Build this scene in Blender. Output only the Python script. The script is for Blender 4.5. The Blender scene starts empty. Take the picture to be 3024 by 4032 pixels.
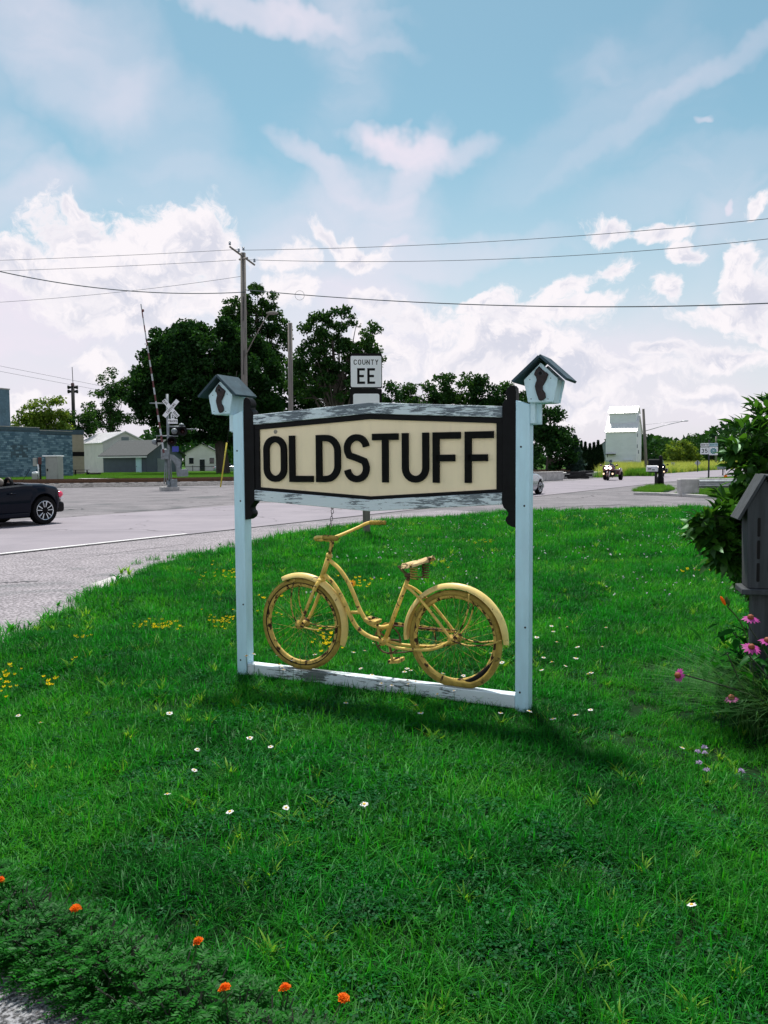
import bpy, bmesh, math, random
import numpy as np
from mathutils import Vector, Matrix, Euler

sc = bpy.context.scene
COL = sc.collection
R_ = math.radians
random.seed(7)
RNG = np.random.default_rng(11)

# ------------------------------------------------------------------ camera
EYE = 1.58
FPX = 3261.0
PITCH = math.atan((2016 - 1815) / FPX)
ROLL = R_(0.4)
FW = Vector((0, math.cos(PITCH), -math.sin(PITCH)))
U0 = Vector((0, math.sin(PITCH), math.cos(PITCH)))
UP = U0 * math.cos(ROLL) + Vector((1, 0, 0)) * math.sin(ROLL)
RT = Vector((1, 0, 0)) * math.cos(ROLL) - U0 * math.sin(ROLL)
EYEP = Vector((0, 0, EYE))
cd = bpy.data.cameras.new('camera')
cam = bpy.data.objects.new('camera', cd)
COL.objects.link(cam)
cd.sensor_fit = 'VERTICAL'
cd.sensor_height = 24.0
cd.lens = 24.0 * FPX / 4032.0
cd.clip_start = 0.05
cd.clip_end = 6000
cam.matrix_world = Matrix(((RT.x, UP.x, -FW.x, 0), (RT.y, UP.y, -FW.y, 0), (RT.z, UP.z, -FW.z, EYE), (0, 0, 0, 1)))
sc.camera = cam

def ray(px, py):
    return FW + RT * ((px - 1512) / FPX) - UP * ((py - 2016) / FPX)
def G(px, py, z=0.0):
    d = ray(px, py)
    return EYEP + d * ((z - EYE) / d.z)
def P(px, py, Y):
    d = ray(px, py)
    return EYEP + d * (Y / d.y)

# ------------------------------------------------------------------ node helpers
class NT:
    def __init__(s, tree):
        s.t = tree; s.N = tree.nodes; s.L = tree.links
    def n(s, ty, **kw):
        o = s.N.new(ty)
        for k, v in kw.items():
            setattr(o, k, v)
        return o
    def put(s, sock, v):
        if isinstance(v, bpy.types.NodeSocket): s.L.new(v, sock)
        else: sock.default_value = v
    def m(s, op, a, b=None, c=None, clamp=False):
        o = s.n('ShaderNodeMath', operation=op, use_clamp=clamp)
        s.put(o.inputs[0], a)
        if b is not None: s.put(o.inputs[1], b)
        if c is not None: s.put(o.inputs[2], c)
        return o.outputs[0]
    def vm(s, op, a, b=None, c=None):
        o = s.n('ShaderNodeVectorMath', operation=op)
        s.put(o.inputs[0], a)
        if b is not None:
            if op == 'SCALE': s.put(o.inputs[3], b)
            else: s.put(o.inputs[1], b)
        if c is not None: s.put(o.inputs[2], c)
        return o.outputs['Value'] if op in ('LENGTH', 'DOT_PRODUCT', 'DISTANCE') else o.outputs[0]
    def mapping(s, v, loc=(0, 0, 0), rot=(0, 0, 0), scale=(1, 1, 1), ty='POINT'):
        o = s.n('ShaderNodeMapping', vector_type=ty)
        s.put(o.inputs[0], v)
        o.inputs[1].default_value = loc; o.inputs[2].default_value = rot; o.inputs[3].default_value = scale
        return o.outputs[0]
    def noise(s, v, scale=5, detail=4, rough=0.55, dist=0.0, out='Fac', lac=2.0, dim='3D'):
        o = s.n('ShaderNodeTexNoise', noise_dimensions=dim)
        if v is not None: s.put(o.inputs['Vector'], v)
        o.inputs['Scale'].default_value = scale; o.inputs['Detail'].default_value = detail
        o.inputs['Roughness'].default_value = rough; o.inputs['Distortion'].default_value = dist
        o.inputs['Lacunarity'].default_value = lac
        return o.outputs[0 if out == 'Fac' else 1]
    def ss(s, v, a, b, x=0.0, y=1.0, kind='SMOOTHSTEP'):
        o = s.n('ShaderNodeMapRange', interpolation_type=kind)
        s.put(o.inputs[0], v)
        o.inputs[1].default_value = a; o.inputs[2].default_value = b; o.inputs[3].default_value = x; o.inputs[4].default_value = y
        return o.outputs[0]
    def mix(s, f, a, b, blend='MIX'):
        o = s.n('ShaderNodeMix', data_type='RGBA', blend_type=blend)
        s.put(o.inputs[0], f)
        s.put(o.inputs[6], a if isinstance(a, bpy.types.NodeSocket) else (*a[:3], 1))
        s.put(o.inputs[7], b if isinstance(b, bpy.types.NodeSocket) else (*b[:3], 1))
        return o.outputs[2]
    def bump(s, h, strength=0.4, dist=0.01):
        o = s.n('ShaderNodeBump')
        o.inputs['Strength'].default_value = strength; o.inputs['Distance'].default_value = dist
        s.put(o.inputs['Height'], h)
        return o.outputs[0]

# ------------------------------------------------------------------ world: clear teal sky, cirrus veils, fair-weather cumulus
SUN_AZ, SUN_EL = R_(-8), R_(66)
wd = bpy.data.worlds.new('World'); sc.world = wd; wd.use_nodes = True
def build_world():
    w = NT(wd.node_tree); w.N.clear()
    tc = w.n('ShaderNodeTexCoord').outputs['Generated']
    sky = w.n('ShaderNodeTexSky', sky_type='NISHITA', sun_disc=False)
    sky.sun_elevation = SUN_EL; sky.sun_rotation = SUN_AZ
    sky.air_density = 1.0; sky.dust_density = 0.8; sky.ozone_density = 1.0
    d = w.vm('NORMALIZE', tc)
    sp = w.n('ShaderNodeSeparateXYZ'); w.L.new(d, sp.inputs[0])
    az = w.m('MULTIPLY', w.m('ARCTAN2', sp.outputs[0], sp.outputs[1]), 57.29578)
    el = w.m('MULTIPLY', w.m('ARCSINE', sp.outputs[2]), 57.29578)
    cb = w.n('ShaderNodeCombineXYZ'); w.L.new(az, cb.inputs[0]); w.L.new(el, cb.inputs[1])
    p2 = cb.outputs[0]
    def deg(px, py):
        v = ray(px, py).normalized()
        return math.degrees(math.atan2(v.x, v.y)), math.degrees(math.asin(v.z))
    def blob(px, py, rx, ry, rot, co):
        # squared distance from an ellipse centre, in units of its radii
        a, e = deg(px, py)
        ce = max(0.5, math.cos(R_(e)))
        k = 57.0 * (1 + ((px - 1512) ** 2 + (py - 2016) ** 2) / FPX ** 2) ** 0.5
        sx, sy = k * ce / rx, k / ry
        c, s_ = math.cos(R_(rot)), math.sin(R_(rot))
        if rot == 0:
            v = w.vm('MULTIPLY_ADD', co, (sx, sy, 0), (-a * sx, -e * sy, 0))
            return w.vm('DOT_PRODUCT', v, v)
        x = w.m('ADD', w.vm('DOT_PRODUCT', co, (c * sx, s_ * sx, 0)), -(a * c + e * s_) * sx)
        y = w.m('ADD', w.vm('DOT_PRODUCT', co, (-s_ * sy, c * sy, 0)), -(-a * s_ + e * c) * sy)
        return w.m('MULTIPLY_ADD', x, x, w.m('MULTIPLY', y, y))
    # one warp field bends veils and cloud edges
    wn = w.vm('SUBTRACT', w.noise(w.vm('SCALE', p2, 0.16), 1.0, 4, 0.6, out='Color', dim='2D'), (0.5, 0.5, 0.5))
    warp = w.vm('MULTIPLY_ADD', wn, (4.0, 4.0, 0), p2)
    # --- cirrus
    cir = None
    CI = [(1000, 10, 560, 60, -4, .62), (1330, 110, 320, 60, -14, .42), (330, 230, 330, 300, 0, .42), (60, 60, 320, 200, 0, .55), (650, 480, 300, 220, -30, .30),
          (1560, 560, 200, 62, -10, .95), (1300, 680, 240, 62, -28, .75), (1610, 700, 70, 240, -28, .75), (1440, 830, 260, 190, 0, .62), (1800, 600, 170, 60, 10, .5),
          (2680, 370, 640, 55, 27, .30), (2350, 520, 520, 150, 24, .26), (2750, 700, 500, 110, 10, .22), (1250, 1050, 420, 240, 0, .6), (1800, 1010, 420, 60, 6, .38), (100, 760, 260, 130, 10, .5),
          (2000, 1420, 900, 150, 0, .5), (300, 1330, 900, 330, 0, .95), (1300, 1300, 500, 200, 0, .6), (1500, 1650, 2600, 160, 0, .62), (2600, 1350, 700, 160, 0, .25), (700, 760, 500, 120, 0, .22), (2870, 790, 26, 40, 0, .8), (2790, 515, 34, 18, 0, .7), (1550, 975, 40, 24, 0, .8)]
    for (px, py, rx, ry, rot, st) in CI:
        g = w.ss(blob(px, py, rx * 1.25, ry * 1.25, rot, warp), 1.0, 0.0, 0.0, st)
        cir = g if cir is None else w.m('SUBTRACT', w.m('ADD', cir, g), w.m('MULTIPLY', cir, g))
    fib = w.noise(w.mapping(warp, (3, 1, 0), (0, 0, R_(-28)), (0.05, 0.17, 1)), 1.0, 4, 0.55, dim='2D')
    fib2 = w.noise(w.vm('SCALE', warp, 0.09), 1.0, 2, 0.5, dim='2D')
    cir = w.m('MULTIPLY', cir, w.ss(fib, 0.25, 0.75, 0.55, 1.12))
    # other parts of the sky carry the same thin veils
    cir = w.m('MAXIMUM', cir, w.m('MULTIPLY', w.ss(fib2, 0.45, 0.8, 0.0, 0.5), w.ss(fib, 0.3, 0.7)))
    cir = w.m('MINIMUM', cir, 0.97)
    # --- cumulus
    CU = [(330, 960, 190, 130, 0), (560, 1000, 240, 160, -8), (800, 985, 150, 115, 0), (870, 1100, 110, 150, 0), (560, 1160, 420, 120, -6), (110, 1055, 210, 115, -15), (420, 1250, 330, 85, -4), (660, 1290, 170, 60, -10),
          (300, 840, 60, 45, 0), (380, 1425, 120, 45, -12), (1290, 935, 95, 42, -25), (1415, 985, 130, 50, -15), (1140, 1120, 160, 75, -12), (1460, 1185, 70, 34, 0), (1100, 1010, 150, 60, 0),
          (1640, 1280, 220, 105, -6), (1990, 1400, 250, 170, -6), (2110, 1340, 110, 70, 0), (1530, 1420, 200, 110, 0), (1800, 1430, 260, 90, 0),
          (1900, 1180, 170, 45, 8), (2180, 1215, 300, 70, -4), (2240, 1125, 150, 55, 20), (2430, 1040, 120, 60, 25), (2390, 900, 95, 48, -8), (2560, 905, 120, 36, -6), (2700, 980, 70, 42, -35), (2660, 1130, 80, 48, -30),
          (2930, 1050, 70, 110, 20), (3010, 1180, 130, 130, 0), (2880, 1235, 140, 34, -6), (2990, 1300, 60, 40, 0), (2870, 1400, 240, 50, 8), (2600, 1400, 90, 32, 0), (2500, 1480, 200, 46, 0), (2300, 1490, 240, 80, 0), (2250, 1600, 300, 60, 0), (2800, 1590, 330, 60, 0),
          (2985, 797, 60, 34, 0), (1850, 1580, 300, 60, 0), (150, 1590, 220, 40, 0)]
    nz = w.noise(w.vm('SCALE', warp, 0.20), 1.0, 8, 0.70, dim='2D')
    nz2 = w.noise(w.vm('MULTIPLY_ADD', warp, (0.20, 0.20, 0), (-0.10, 0.16, 0)), 1.0, 5, 0.62, dim='2D')
    big = w.noise(w.vm('SCALE', p2, 0.045), 1.0, 2, 0.5, dim='2D')
    mn = None
    for (px, py, rx, ry, rot) in CU:
        b = blob(px, py, rx * 1.2, ry * 1.25, rot if max(rx, ry) / min(rx, ry) > 1.6 and abs(rot) > 7 else 0, warp)
        if mn is None: mn = b
        else:
            o = w.n('ShaderNodeMath', operation='SMOOTH_MIN'); w.L.new(mn, o.inputs[0]); w.L.new(b, o.inputs[1]); o.inputs[2].default_value = 0.18
            mn = o.outputs[0]
    field = w.m('SUBTRACT', 1.0, w.m('SQRT', w.m('MAXIMUM', mn, 0.0)))
    # out of view the cumulus goes on, its unseen cover thickened for fill light
    away = w.m('MULTIPLY', w.ss(w.m('ABSOLUTE', az), 27, 37), w.ss(el, 75, 48))
    gen = w.m('SUBTRACT', w.m('MULTIPLY_ADD', w.m('SUBTRACT', big, 0.50), 5.0, 0.70), w.ss(el, 6, 60, 0.0, 1.3))
    field = w.m('MAXIMUM', field, w.m('ADD', w.m('MULTIPLY', away, 8.0), w.m('SUBTRACT', gen, 8.0)))
    dens = w.m('ADD', field, w.m('MULTIPLY', w.m('SUBTRACT', nz, 0.52), 2.5))
    cum = w.ss(dens, -0.06, 0.42)
    relief = w.ss(w.m('SUBTRACT', nz, nz2), -0.10, 0.08)
    core = w.ss(dens, 0.15, 0.8)
    shade = w.m('MULTIPLY', w.m('SUBTRACT', 1.0, relief), core)
    ccol = w.mix(shade, (0.97, 0.925, 0.96), (0.70, 0.71, 0.81))
    # --- compose
    tint = w.mix(1.0, sky.outputs[0], (1.02, 1.30, 1.10), 'MULTIPLY')
    hz = w.m('MULTIPLY', w.ss(el, 22, 1), 0.80)
    col = w.mix(1.0, tint, (SKY_K, SKY_K, SKY_K), 'MULTIPLY')
    col = w.mix(hz, col, (0.78, 0.74, 0.84))
    col = w.mix(cir, col, (0.87, 0.80, 0.90))
    col = w.mix(cum, col, ccol)
    bg = w.n('ShaderNodeBackground'); w.L.new(col, bg.inputs[0]); bg.inputs[1].default_value = WORLD_K
    out = w.n('ShaderNodeOutputWorld'); w.L.new(bg.outputs[0], out.inputs[0])
# sky colours above are the values the photograph shows; the Nishita sky is physically bright (x SKY_K brings it into the same range)
SKY_K = 0.105
WORLD_K = 0.83
build_world()
wd.cycles.sampling_method = 'MANUAL'; wd.cycles.sample_map_resolution = 512

# ------------------------------------------------------------------ sun
sd = bpy.data.lights.new('sun', 'SUN'); sd.energy = 4.6; sd.angle = R_(5.5); sd.color = (1.0, 0.95, 0.88)
sun = bpy.data.objects.new('sun', sd); COL.objects.link(sun)
SDIR = Vector((math.sin(SUN_AZ) * math.cos(SUN_EL), math.cos(SUN_AZ) * math.cos(SUN_EL), math.sin(SUN_EL)))
sun.rotation_euler = SDIR.to_track_quat('Z', 'Y').to_euler()
sun.location = (-30, 30, 60)
vs = sc.view_settings
vs.view_transform = 'Standard'; vs.look = 'None'; vs.exposure = 0.28; vs.gamma = 1.0; vs.use_curve_mapping = False
sc.cycles.max_bounces = 6; sc.cycles.transparent_max_bounces = 8; sc.cycles.use_denoising = True

# ------------------------------------------------------------------ mesh helpers
class MB:
    def __init__(s):
        s.v = []; s.f = []; s.m = []
    def add(s, vs_, fs, mi=0):
        b = len(s.v)
        s.v += [tuple(v) for v in vs_]
        s.f += [tuple(b + i for i in f) for f in fs]
        s.m += [mi] * len(fs)
        return s
    def box(s, c, d, rot=None, mi=0):
        hx, hy, hz = d[0] / 2, d[1] / 2, d[2] / 2
        vs_ = [Vector((x, y, z)) for z in (-hz, hz) for y in (-hy, hy) for x in (-hx, hx)]
        if rot is not None: vs_ = [rot @ v for v in vs_]
        c = Vector(c)
        return s.add([v + c for v in vs_], [(0, 2, 3, 1), (4, 5, 7, 6), (0, 1, 5, 4), (2, 6, 7, 3), (0, 4, 6, 2), (1, 3, 7, 5)], mi)
    def bb(s, x0, x1, y0, y1, z0, z1, mi=0):
        return s.box(((x0 + x1) / 2, (y0 + y1) / 2, (z0 + z1) / 2), (x1 - x0, y1 - y0, z1 - z0), None, mi)
    def prism(s, poly, a, b, plane='xz', mi=0):
        """polygon in a plane, extruded from a to b along the third axis"""
        ar = sum(poly[i][0] * poly[(i + 1) % len(poly)][1] - poly[(i + 1) % len(poly)][0] * poly[i][1] for i in range(len(poly)))
        if ar < 0: poly = poly[::-1]
        n = len(poly)
        if plane == 'xz': g = lambda p, t: (p[0], t, p[1]); 
        elif plane == 'xy': g = lambda p, t: (p[0], p[1], t)
        else: g = lambda p, t: (t, p[0], p[1])
        vs_ = [g(p, a) for p in poly] + [g(p, b) for p in poly]
        fl = (a < b) == (plane == 'xz')
        fr, bk = tuple(range(n)), tuple(range(2 * n - 1, n - 1, -1))
        sd_ = [(i, n + i, n + (i + 1) % n, (i + 1) % n) for i in range(n)]
        fs = [fr, bk] + sd_
        if not fl: fs = [tuple(reversed(f)) for f in fs]
        return s.add(vs_, fs, mi)
    def tube(s, pts, r, n=8, mi=0, closed=False, cap=True, flat=1.0):
        pts = [Vector(p) for p in pts]; N = len(pts)
        rs = r if isinstance(r, (list, tuple)) else [r] * N
        ref = None; base = len(s.v); vs_ = []
        for i, p in enumerate(pts):
            if closed: t = pts[(i + 1) % N] - pts[i - 1]
            else: t = pts[min(i + 1, N - 1)] - pts[max(i - 1, 0)]
            t.normalize()
            if ref is None:
                ref = Vector((0, 0, 1)) if abs(t.z) < 0.9 else Vector((1, 0, 0))
            a = ref - t * ref.dot(t)
            if a.length < 1e-6: a = t.orthogonal()
            a.normalize(); ref = a
            b = t.cross(a)
            for k in range(n):
                th = 2 * math.pi * k / n
                vs_.append(p + a * (math.cos(th) * rs[i]) + b * (math.sin(th) * rs[i] * flat))
        fs = []
        M_ = N if closed else N - 1
        for i in range(M_):
            j = (i + 1) % N
            for k in range(n):
                k2 = (k + 1) % n
                fs.append((i * n + k, i * n + k2, j * n + k2, j * n + k))
        if cap and not closed:
            fs.append(tuple(range(n - 1, -1, -1))); fs.append(tuple((N - 1) * n + k for k in range(n)))
        return s.add(vs_, fs, mi)
    def lathe(s, prof, n=16, c=(0, 0, 0), rot=None, mi=0):
        c = Vector(c); vs_ = []; N = len(prof)
        for (r, z) in prof:
            for k in range(n):
                th = 2 * math.pi * k / n
                v = Vector((r * math.cos(th), r * math.sin(th), z))
                if rot is not None: v = rot @ v
                vs_.append(v + c)
        fs = [(i * n + k, i * n + (k + 1) % n, (i + 1) * n + (k + 1) % n, (i + 1) * n + k) for i in range(N - 1) for k in range(n)]
        if prof[0][0] > 1e-4: fs.append(tuple(range(n - 1, -1, -1)))
        if prof[-1][0] > 1e-4: fs.append(tuple((N - 1) * n + k for k in range(n)))
        return s.add(vs_, fs, mi)
    def ball(s, c, r, nu=10, nv=6, mi=0, rot=None):
        r = (r, r, r) if not isinstance(r, (tuple, list)) else r
        c = Vector(c); vs_ = []
        for i in range(nv + 1):
            ph = math.pi * i / nv
            for k in range(nu):
                th = 2 * math.pi * k / nu
                v = Vector((r[0] * math.sin(ph) * math.cos(th), r[1] * math.sin(ph) * math.sin(th), -r[2] * math.cos(ph)))
                if rot is not None: v = rot @ v
                vs_.append(v + c)
        fs = [(i * nu + k, i * nu + (k + 1) % nu, (i + 1) * nu + (k + 1) % nu, (i + 1) * nu + k) for i in range(nv) for k in range(nu)]
        return s.add(vs_, fs, mi)
    def torus(s, c, R, r, nR=40, nr=8, rot=None, mi=0, a0=0, a1=2 * math.pi, flat=1.0):
        """ring in the local xz plane"""
        full = abs(a1 - a0 - 2 * math.pi) < 1e-6
        pts = []
        cnt = nR if full else nR + 1
        for i in range(cnt):
            t = a0 + (a1 - a0) * i / nR
            v = Vector((R * math.cos(t), 0, R * math.sin(t)))
            if rot is not None: v = rot @ v
            pts.append(v + Vector(c))
        return s.tube(pts, r, nr, mi, closed=full, flat=flat)
    def mesh(s, name, mats, smooth=False):
        me = bpy.data.meshes.new(name)
        me.from_pydata(s.v, [], s.f)
        for m_ in (mats if isinstance(mats, (list, tuple)) else [mats]): me.materials.append(m_)
        if any(s.m): me.polygons.foreach_set('material_index', s.m)
        if smooth: me.polygons.foreach_set('use_smooth', [True] * len(me.polygons))
        me.validate(); me.update()
        return me
    def build(s, name, mats, parent=None, smooth=False, bevel=0.0, seg=2, auto=None):
        me = s.mesh(name, mats, smooth)
        o = link(bpy.data.objects.new(name, me), parent)
        if bevel:
            b = o.modifiers.new('bevel', 'BEVEL'); b.width = bevel; b.segments = seg; b.limit_method = 'ANGLE'; b.angle_limit = R_(35)
            if smooth is False: me.polygons.foreach_set('use_smooth', [True] * len(me.polygons)); me.set_sharp_from_angle(angle=R_(50))
        if auto: me.set_sharp_from_angle(angle=R_(auto))
        return o

def link(o, parent=None):
    COL.objects.link(o)
    if parent is not None: o.parent = parent
    return o
def tag(o, label=None, cat=None, group=None, kind=None):
    if label: o['label'] = label
    if cat: o['category'] = cat
    if group: o['group'] = group
    if kind: o['kind'] = kind
    return o
def thing(name, label, cat, loc=(0, 0, 0), rz=0.0, group=None, scale=1.0):
    o = link(bpy.data.objects.new(name, None))
    o.empty_display_size = 0.1
    o.location = loc; o.rotation_euler = (0, 0, rz); o.scale = (scale,) * 3
    return tag(o, label, cat, group)
def kids(o): return [c for c in bpy.data.objects if c.parent == o]
def copy_tree(o, parent=None, table=None):
    c = o.copy(); COL.objects.link(c); c.parent = parent
    for ch in kids(o): copy_tree(ch, c)
    return c
def raw_mesh(name, V, F, mats, smooth=False, mi=None):
    """numpy verts (N,3) + faces (M,k)"""
    me = bpy.data.meshes.new(name)
    V = np.asarray(V, np.float32); F = np.asarray(F, np.int32)
    k = F.shape[1]
    me.vertices.add(len(V)); me.vertices.foreach_set('co', V.ravel())
    me.loops.add(F.size); me.loops.foreach_set('vertex_index', F.ravel())
    me.polygons.add(len(F)); me.polygons.foreach_set('loop_start', np.arange(len(F), dtype=np.int32) * k)
    try: me.polygons.foreach_set('loop_total', np.full(len(F), k, np.int32))
    except Exception: pass
    for m_ in (mats if isinstance(mats, (list, tuple)) else [mats]): me.materials.append(m_)
    if mi is not None: me.polygons.foreach_set('material_index', np.asarray(mi, np.int32))
    if smooth: me.polygons.foreach_set('use_smooth', np.ones(len(F), bool))
    me.update(calc_edges=True); me.validate()
    return me
def flat_sheet(name, pts, z, m, kind='structure', parent=None):
    """a flat ground sheet from world (x, y) points"""
    bm = bmesh.new()
    vs_ = [bm.verts.new((p[0], p[1], z)) for p in pts]
    f = bm.faces.new(vs_); f.normal_update()
    if f.normal.z < 0: f.normal_flip()
    bmesh.ops.triangulate(bm, faces=bm.faces[:])
    me = bpy.data.meshes.new(name); bm.to_mesh(me); bm.free(); me.materials.append(m)
    o = link(bpy.data.objects.new(name, me), parent)
    if kind and parent is None: o['kind'] = kind
    return o
def Rx(a): return Matrix.Rotation(a, 3, 'X')
def Ry(a): return Matrix.Rotation(a, 3, 'Y')
def Rz(a): return Matrix.Rotation(a, 3, 'Z')

# ------------------------------------------------------------------ materials
CRDIR = (0.5, 0.866)      # direction of the road, for wheel tracks
def pm(name, base, rough=0.6, metal=0.0, var=0.12, scale=6.0, bump=0.0, bscale=60.0, bdist=0.004, spec=None, second=None, th=(0.45, 0.6), second_scale=3.0, stretch=(1, 1, 1), coat=0.0, detail=5):
    """principled paint / metal / wood with uneven colour, optional second colour in patches, optional relief"""
    m = bpy.data.materials.new(name); m.use_nodes = True
    t = NT(m.node_tree); t.N.clear()
    b = t.n('ShaderNodeBsdfPrincipled'); o = t.n('ShaderNodeOutputMaterial'); t.L.new(b.outputs[0], o.inputs[0])
    co = t.mapping(t.n('ShaderNodeTexCoord').outputs['Object'], scale=stretch)
    nz = t.noise(co, scale, detail, 0.6)
    col = t.mix(t.ss(nz, 0.3, 0.7), [c * (1 - var) for c in base], [min(1, c * (1 + var)) for c in base])
    if second is not None:
        n2 = t.noise(co, second_scale, 7, 0.68, 0.3)
        f2 = t.ss(n2, th[0], th[1])
        col = t.mix(f2, col, second)
        t.L.new(t.m('MULTIPLY_ADD', f2, 0.25, rough), b.inputs['Roughness'])
    else:
        t.L.new(t.m('MULTIPLY_ADD', nz, 0.2, rough - 0.1), b.inputs['Roughness'])
    t.L.new(col, b.inputs['Base Color'])
    b.inputs['Metallic'].default_value = metal
    if spec is not None: b.inputs['Specular IOR Level'].default_value = spec
    if coat: b.inputs['Coat Weight'].default_value = coat; b.inputs['Coat Roughness'].default_value = 0.05
    if bump:
        h = t.noise(co, bscale, 4, 0.6)
        if second is not None: h = t.m('SUBTRACT', h, t.m('MULTIPLY', f2, 1.2))
        t.L.new(t.bump(h, bump, bdist), b.inputs['Normal'])
    return m
def leafm(name, c1, c2, trans=0.45, rough=0.5, gloss=0.012, tcol=None, world_scale=0.35, c3=None):
    """leaf: diffuse + translucent + a little gloss, colour varies leaf by leaf and patch by patch"""
    m = bpy.data.materials.new(name); m.use_nodes = True
    t = NT(m.node_tree); t.N.clear()
    o = t.n('ShaderNodeOutputMaterial')
    g = t.n('ShaderNodeNewGeometry')
    nz = t.noise(g.outputs['Position'], world_scale, 3, 0.55)
    f = t.m('ADD', t.m('MULTIPLY', t.m('POWER', g.outputs['Random Per Island'], 1.5), 0.72), t.m('MULTIPLY', t.ss(nz, 0.3, 0.7), 0.38))
    col = t.mix(f, c1, c2)
    if c3 is not None:
        n3 = t.noise(g.outputs['Position'], 0.75, 4, 0.6); n4 = t.m('FRACT', t.m('MULTIPLY', g.outputs['Random Per Island'], 7.31))
        col = t.mix(t.m('MULTIPLY', t.ss(n3, 0.42, 0.66), t.ss(n4, 0.25, 0.6)), col, c3)
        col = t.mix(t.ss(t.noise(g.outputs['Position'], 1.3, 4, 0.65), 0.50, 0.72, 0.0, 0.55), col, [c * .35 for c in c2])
    df = t.n('ShaderNodeBsdfDiffuse'); t.L.new(col, df.inputs[0])
    tr = t.n('ShaderNodeBsdfTranslucent')
    t.L.new(t.mix(1.0, col, tcol or (1.35, 1.25, 0.55), 'MULTIPLY'), tr.inputs[0])
    gl = t.n('ShaderNodeBsdfGlossy'); gl.inputs[0].default_value = (0.7, 1, 0.75, 1); gl.inputs['Roughness'].default_value = rough
    a = t.n('ShaderNodeMixShader'); a.inputs[0].default_value = trans; t.L.new(df.outputs[0], a.inputs[1]); t.L.new(tr.outputs[0], a.inputs[2])
    b = t.n('ShaderNodeMixShader'); b.inputs[0].default_value = gloss; t.L.new(a.outputs[0], b.inputs[1]); t.L.new(gl.outputs[0], b.inputs[2])
    t.L.new(b.outputs[0], o.inputs[0])
    return m
def flaky(name, paint, wood, axis=0, amount=0.5, scale=11.0):
    """peeling paint over weathered wood, flakes running along the grain"""
    m = bpy.data.materials.new(name); m.use_nodes = True
    t = NT(m.node_tree); t.N.clear()
    b = t.n('ShaderNodeBsdfPrincipled'); o = t.n('ShaderNodeOutputMaterial'); t.L.new(b.outputs[0], o.inputs[0])
    st = [6.5, 6.5, 6.5]; st[axis] = 0.75
    co = t.mapping(t.n('ShaderNodeTexCoord').outputs['Object'], scale=st)
    patch = t.noise(t.n('ShaderNodeTexCoord').outputs['Object'], 2.6, 2, 0.5)
    n1 = t.noise(co, scale, 9, 0.74, 0.15)
    f = t.ss(t.m('ADD', n1, t.m('MULTIPLY', t.m('SUBTRACT', patch, 0.5), 0.75)), 0.5 + (0.5 - amount) * 0.5, 0.53 + (0.5 - amount) * 0.5)
    st2 = [30.0, 30.0, 30.0]; st2[axis] = 1.2
    gr = t.noise(t.mapping(t.n('ShaderNodeTexCoord').outputs['Object'], scale=st2), 4.0, 4, 0.6)
    wc = t.mix(t.ss(gr, 0.3, 0.7), [c * 0.55 for c in wood], wood)
    pc = t.mix(t.noise(co, 22, 3, 0.6), [c * 0.86 for c in paint], paint)
    t.L.new(t.mix(f, pc, wc), b.inputs['Base Color'])
    b.inputs['Roughness'].default_value = 0.65
    h = t.m('ADD', t.m('MULTIPLY', t.m('SUBTRACT', 1.0, f), 0.6), t.m('MULTIPLY', gr, 0.5))
    t.L.new(t.bump(h, 0.5, 0.004), b.inputs['Normal'])
    return m
def groundm(name, c1, c2, s1, c3=None, s2=0.4, th=(0.5, 0.65), grit=180.0, gs=0.5, rough=0.95, bump=0.5, bd=0.01, spec=0.06, cracks=0.0):
    """ground: two-tone grit at fine scale + broad patches"""
    m = bpy.data.materials.new(name); m.use_nodes = True
    t = NT(m.node_tree); t.N.clear()
    b = t.n('ShaderNodeBsdfPrincipled'); o = t.n('ShaderNodeOutputMaterial'); t.L.new(b.outputs[0], o.inputs[0])
    pos = t.n('ShaderNodeNewGeometry').outputs['Position']
    col = t.mix(t.ss(t.noise(pos, s1, 6, 0.65), 0.3, 0.7), c1, c2)
    if c3 is not None: col = t.mix(t.ss(t.noise(pos, s2, 6, 0.6, 0.6), *th), col, c3)
    if cracks:
        wp_ = t.vm('ADD', pos, t.vm('SCALE', t.vm('SUBTRACT', t.noise(pos, 0.6, 4, 0.6, out='Color'), (0.5, 0.5, 0.5)), 2.2))
        vo = t.n('ShaderNodeTexVoronoi', feature='DISTANCE_TO_EDGE', voronoi_dimensions='2D'); t.L.new(wp_, vo.inputs['Vector']); vo.inputs['Scale'].default_value = 0.22
        ck = t.m('MULTIPLY', t.ss(vo.outputs['Distance'], 0.012, 0.004), t.ss(t.noise(pos, 0.35, 3, 0.5), 0.42, 0.58, 0.0, cracks))
        col = t.mix(ck, col, (0.05, 0.05, 0.055))
        st_ = t.noise(t.mapping(pos, (0, 0, 0), (0, 0, -math.atan2(CRDIR[1], CRDIR[0])), (0.05, 0.9, 1)), 1.0, 3, 0.55)
        col = t.mix(t.ss(st_, 0.45, 0.7, 0.0, 0.35), col, [c * .72 for c in c1])
    gr = t.noise(pos, grit, 2, 0.7)
    col = t.mix(t.ss(gr, 0.35, 0.65, 0.0, gs), col, (0.03, 0.03, 0.03))
    t.L.new(col, b.inputs['Base Color']); b.inputs['Roughness'].default_value = rough; b.inputs['Specular IOR Level'].default_value = spec
    if bump: t.L.new(t.bump(gr, bump, bd), b.inputs['Normal'])
    return m
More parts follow.
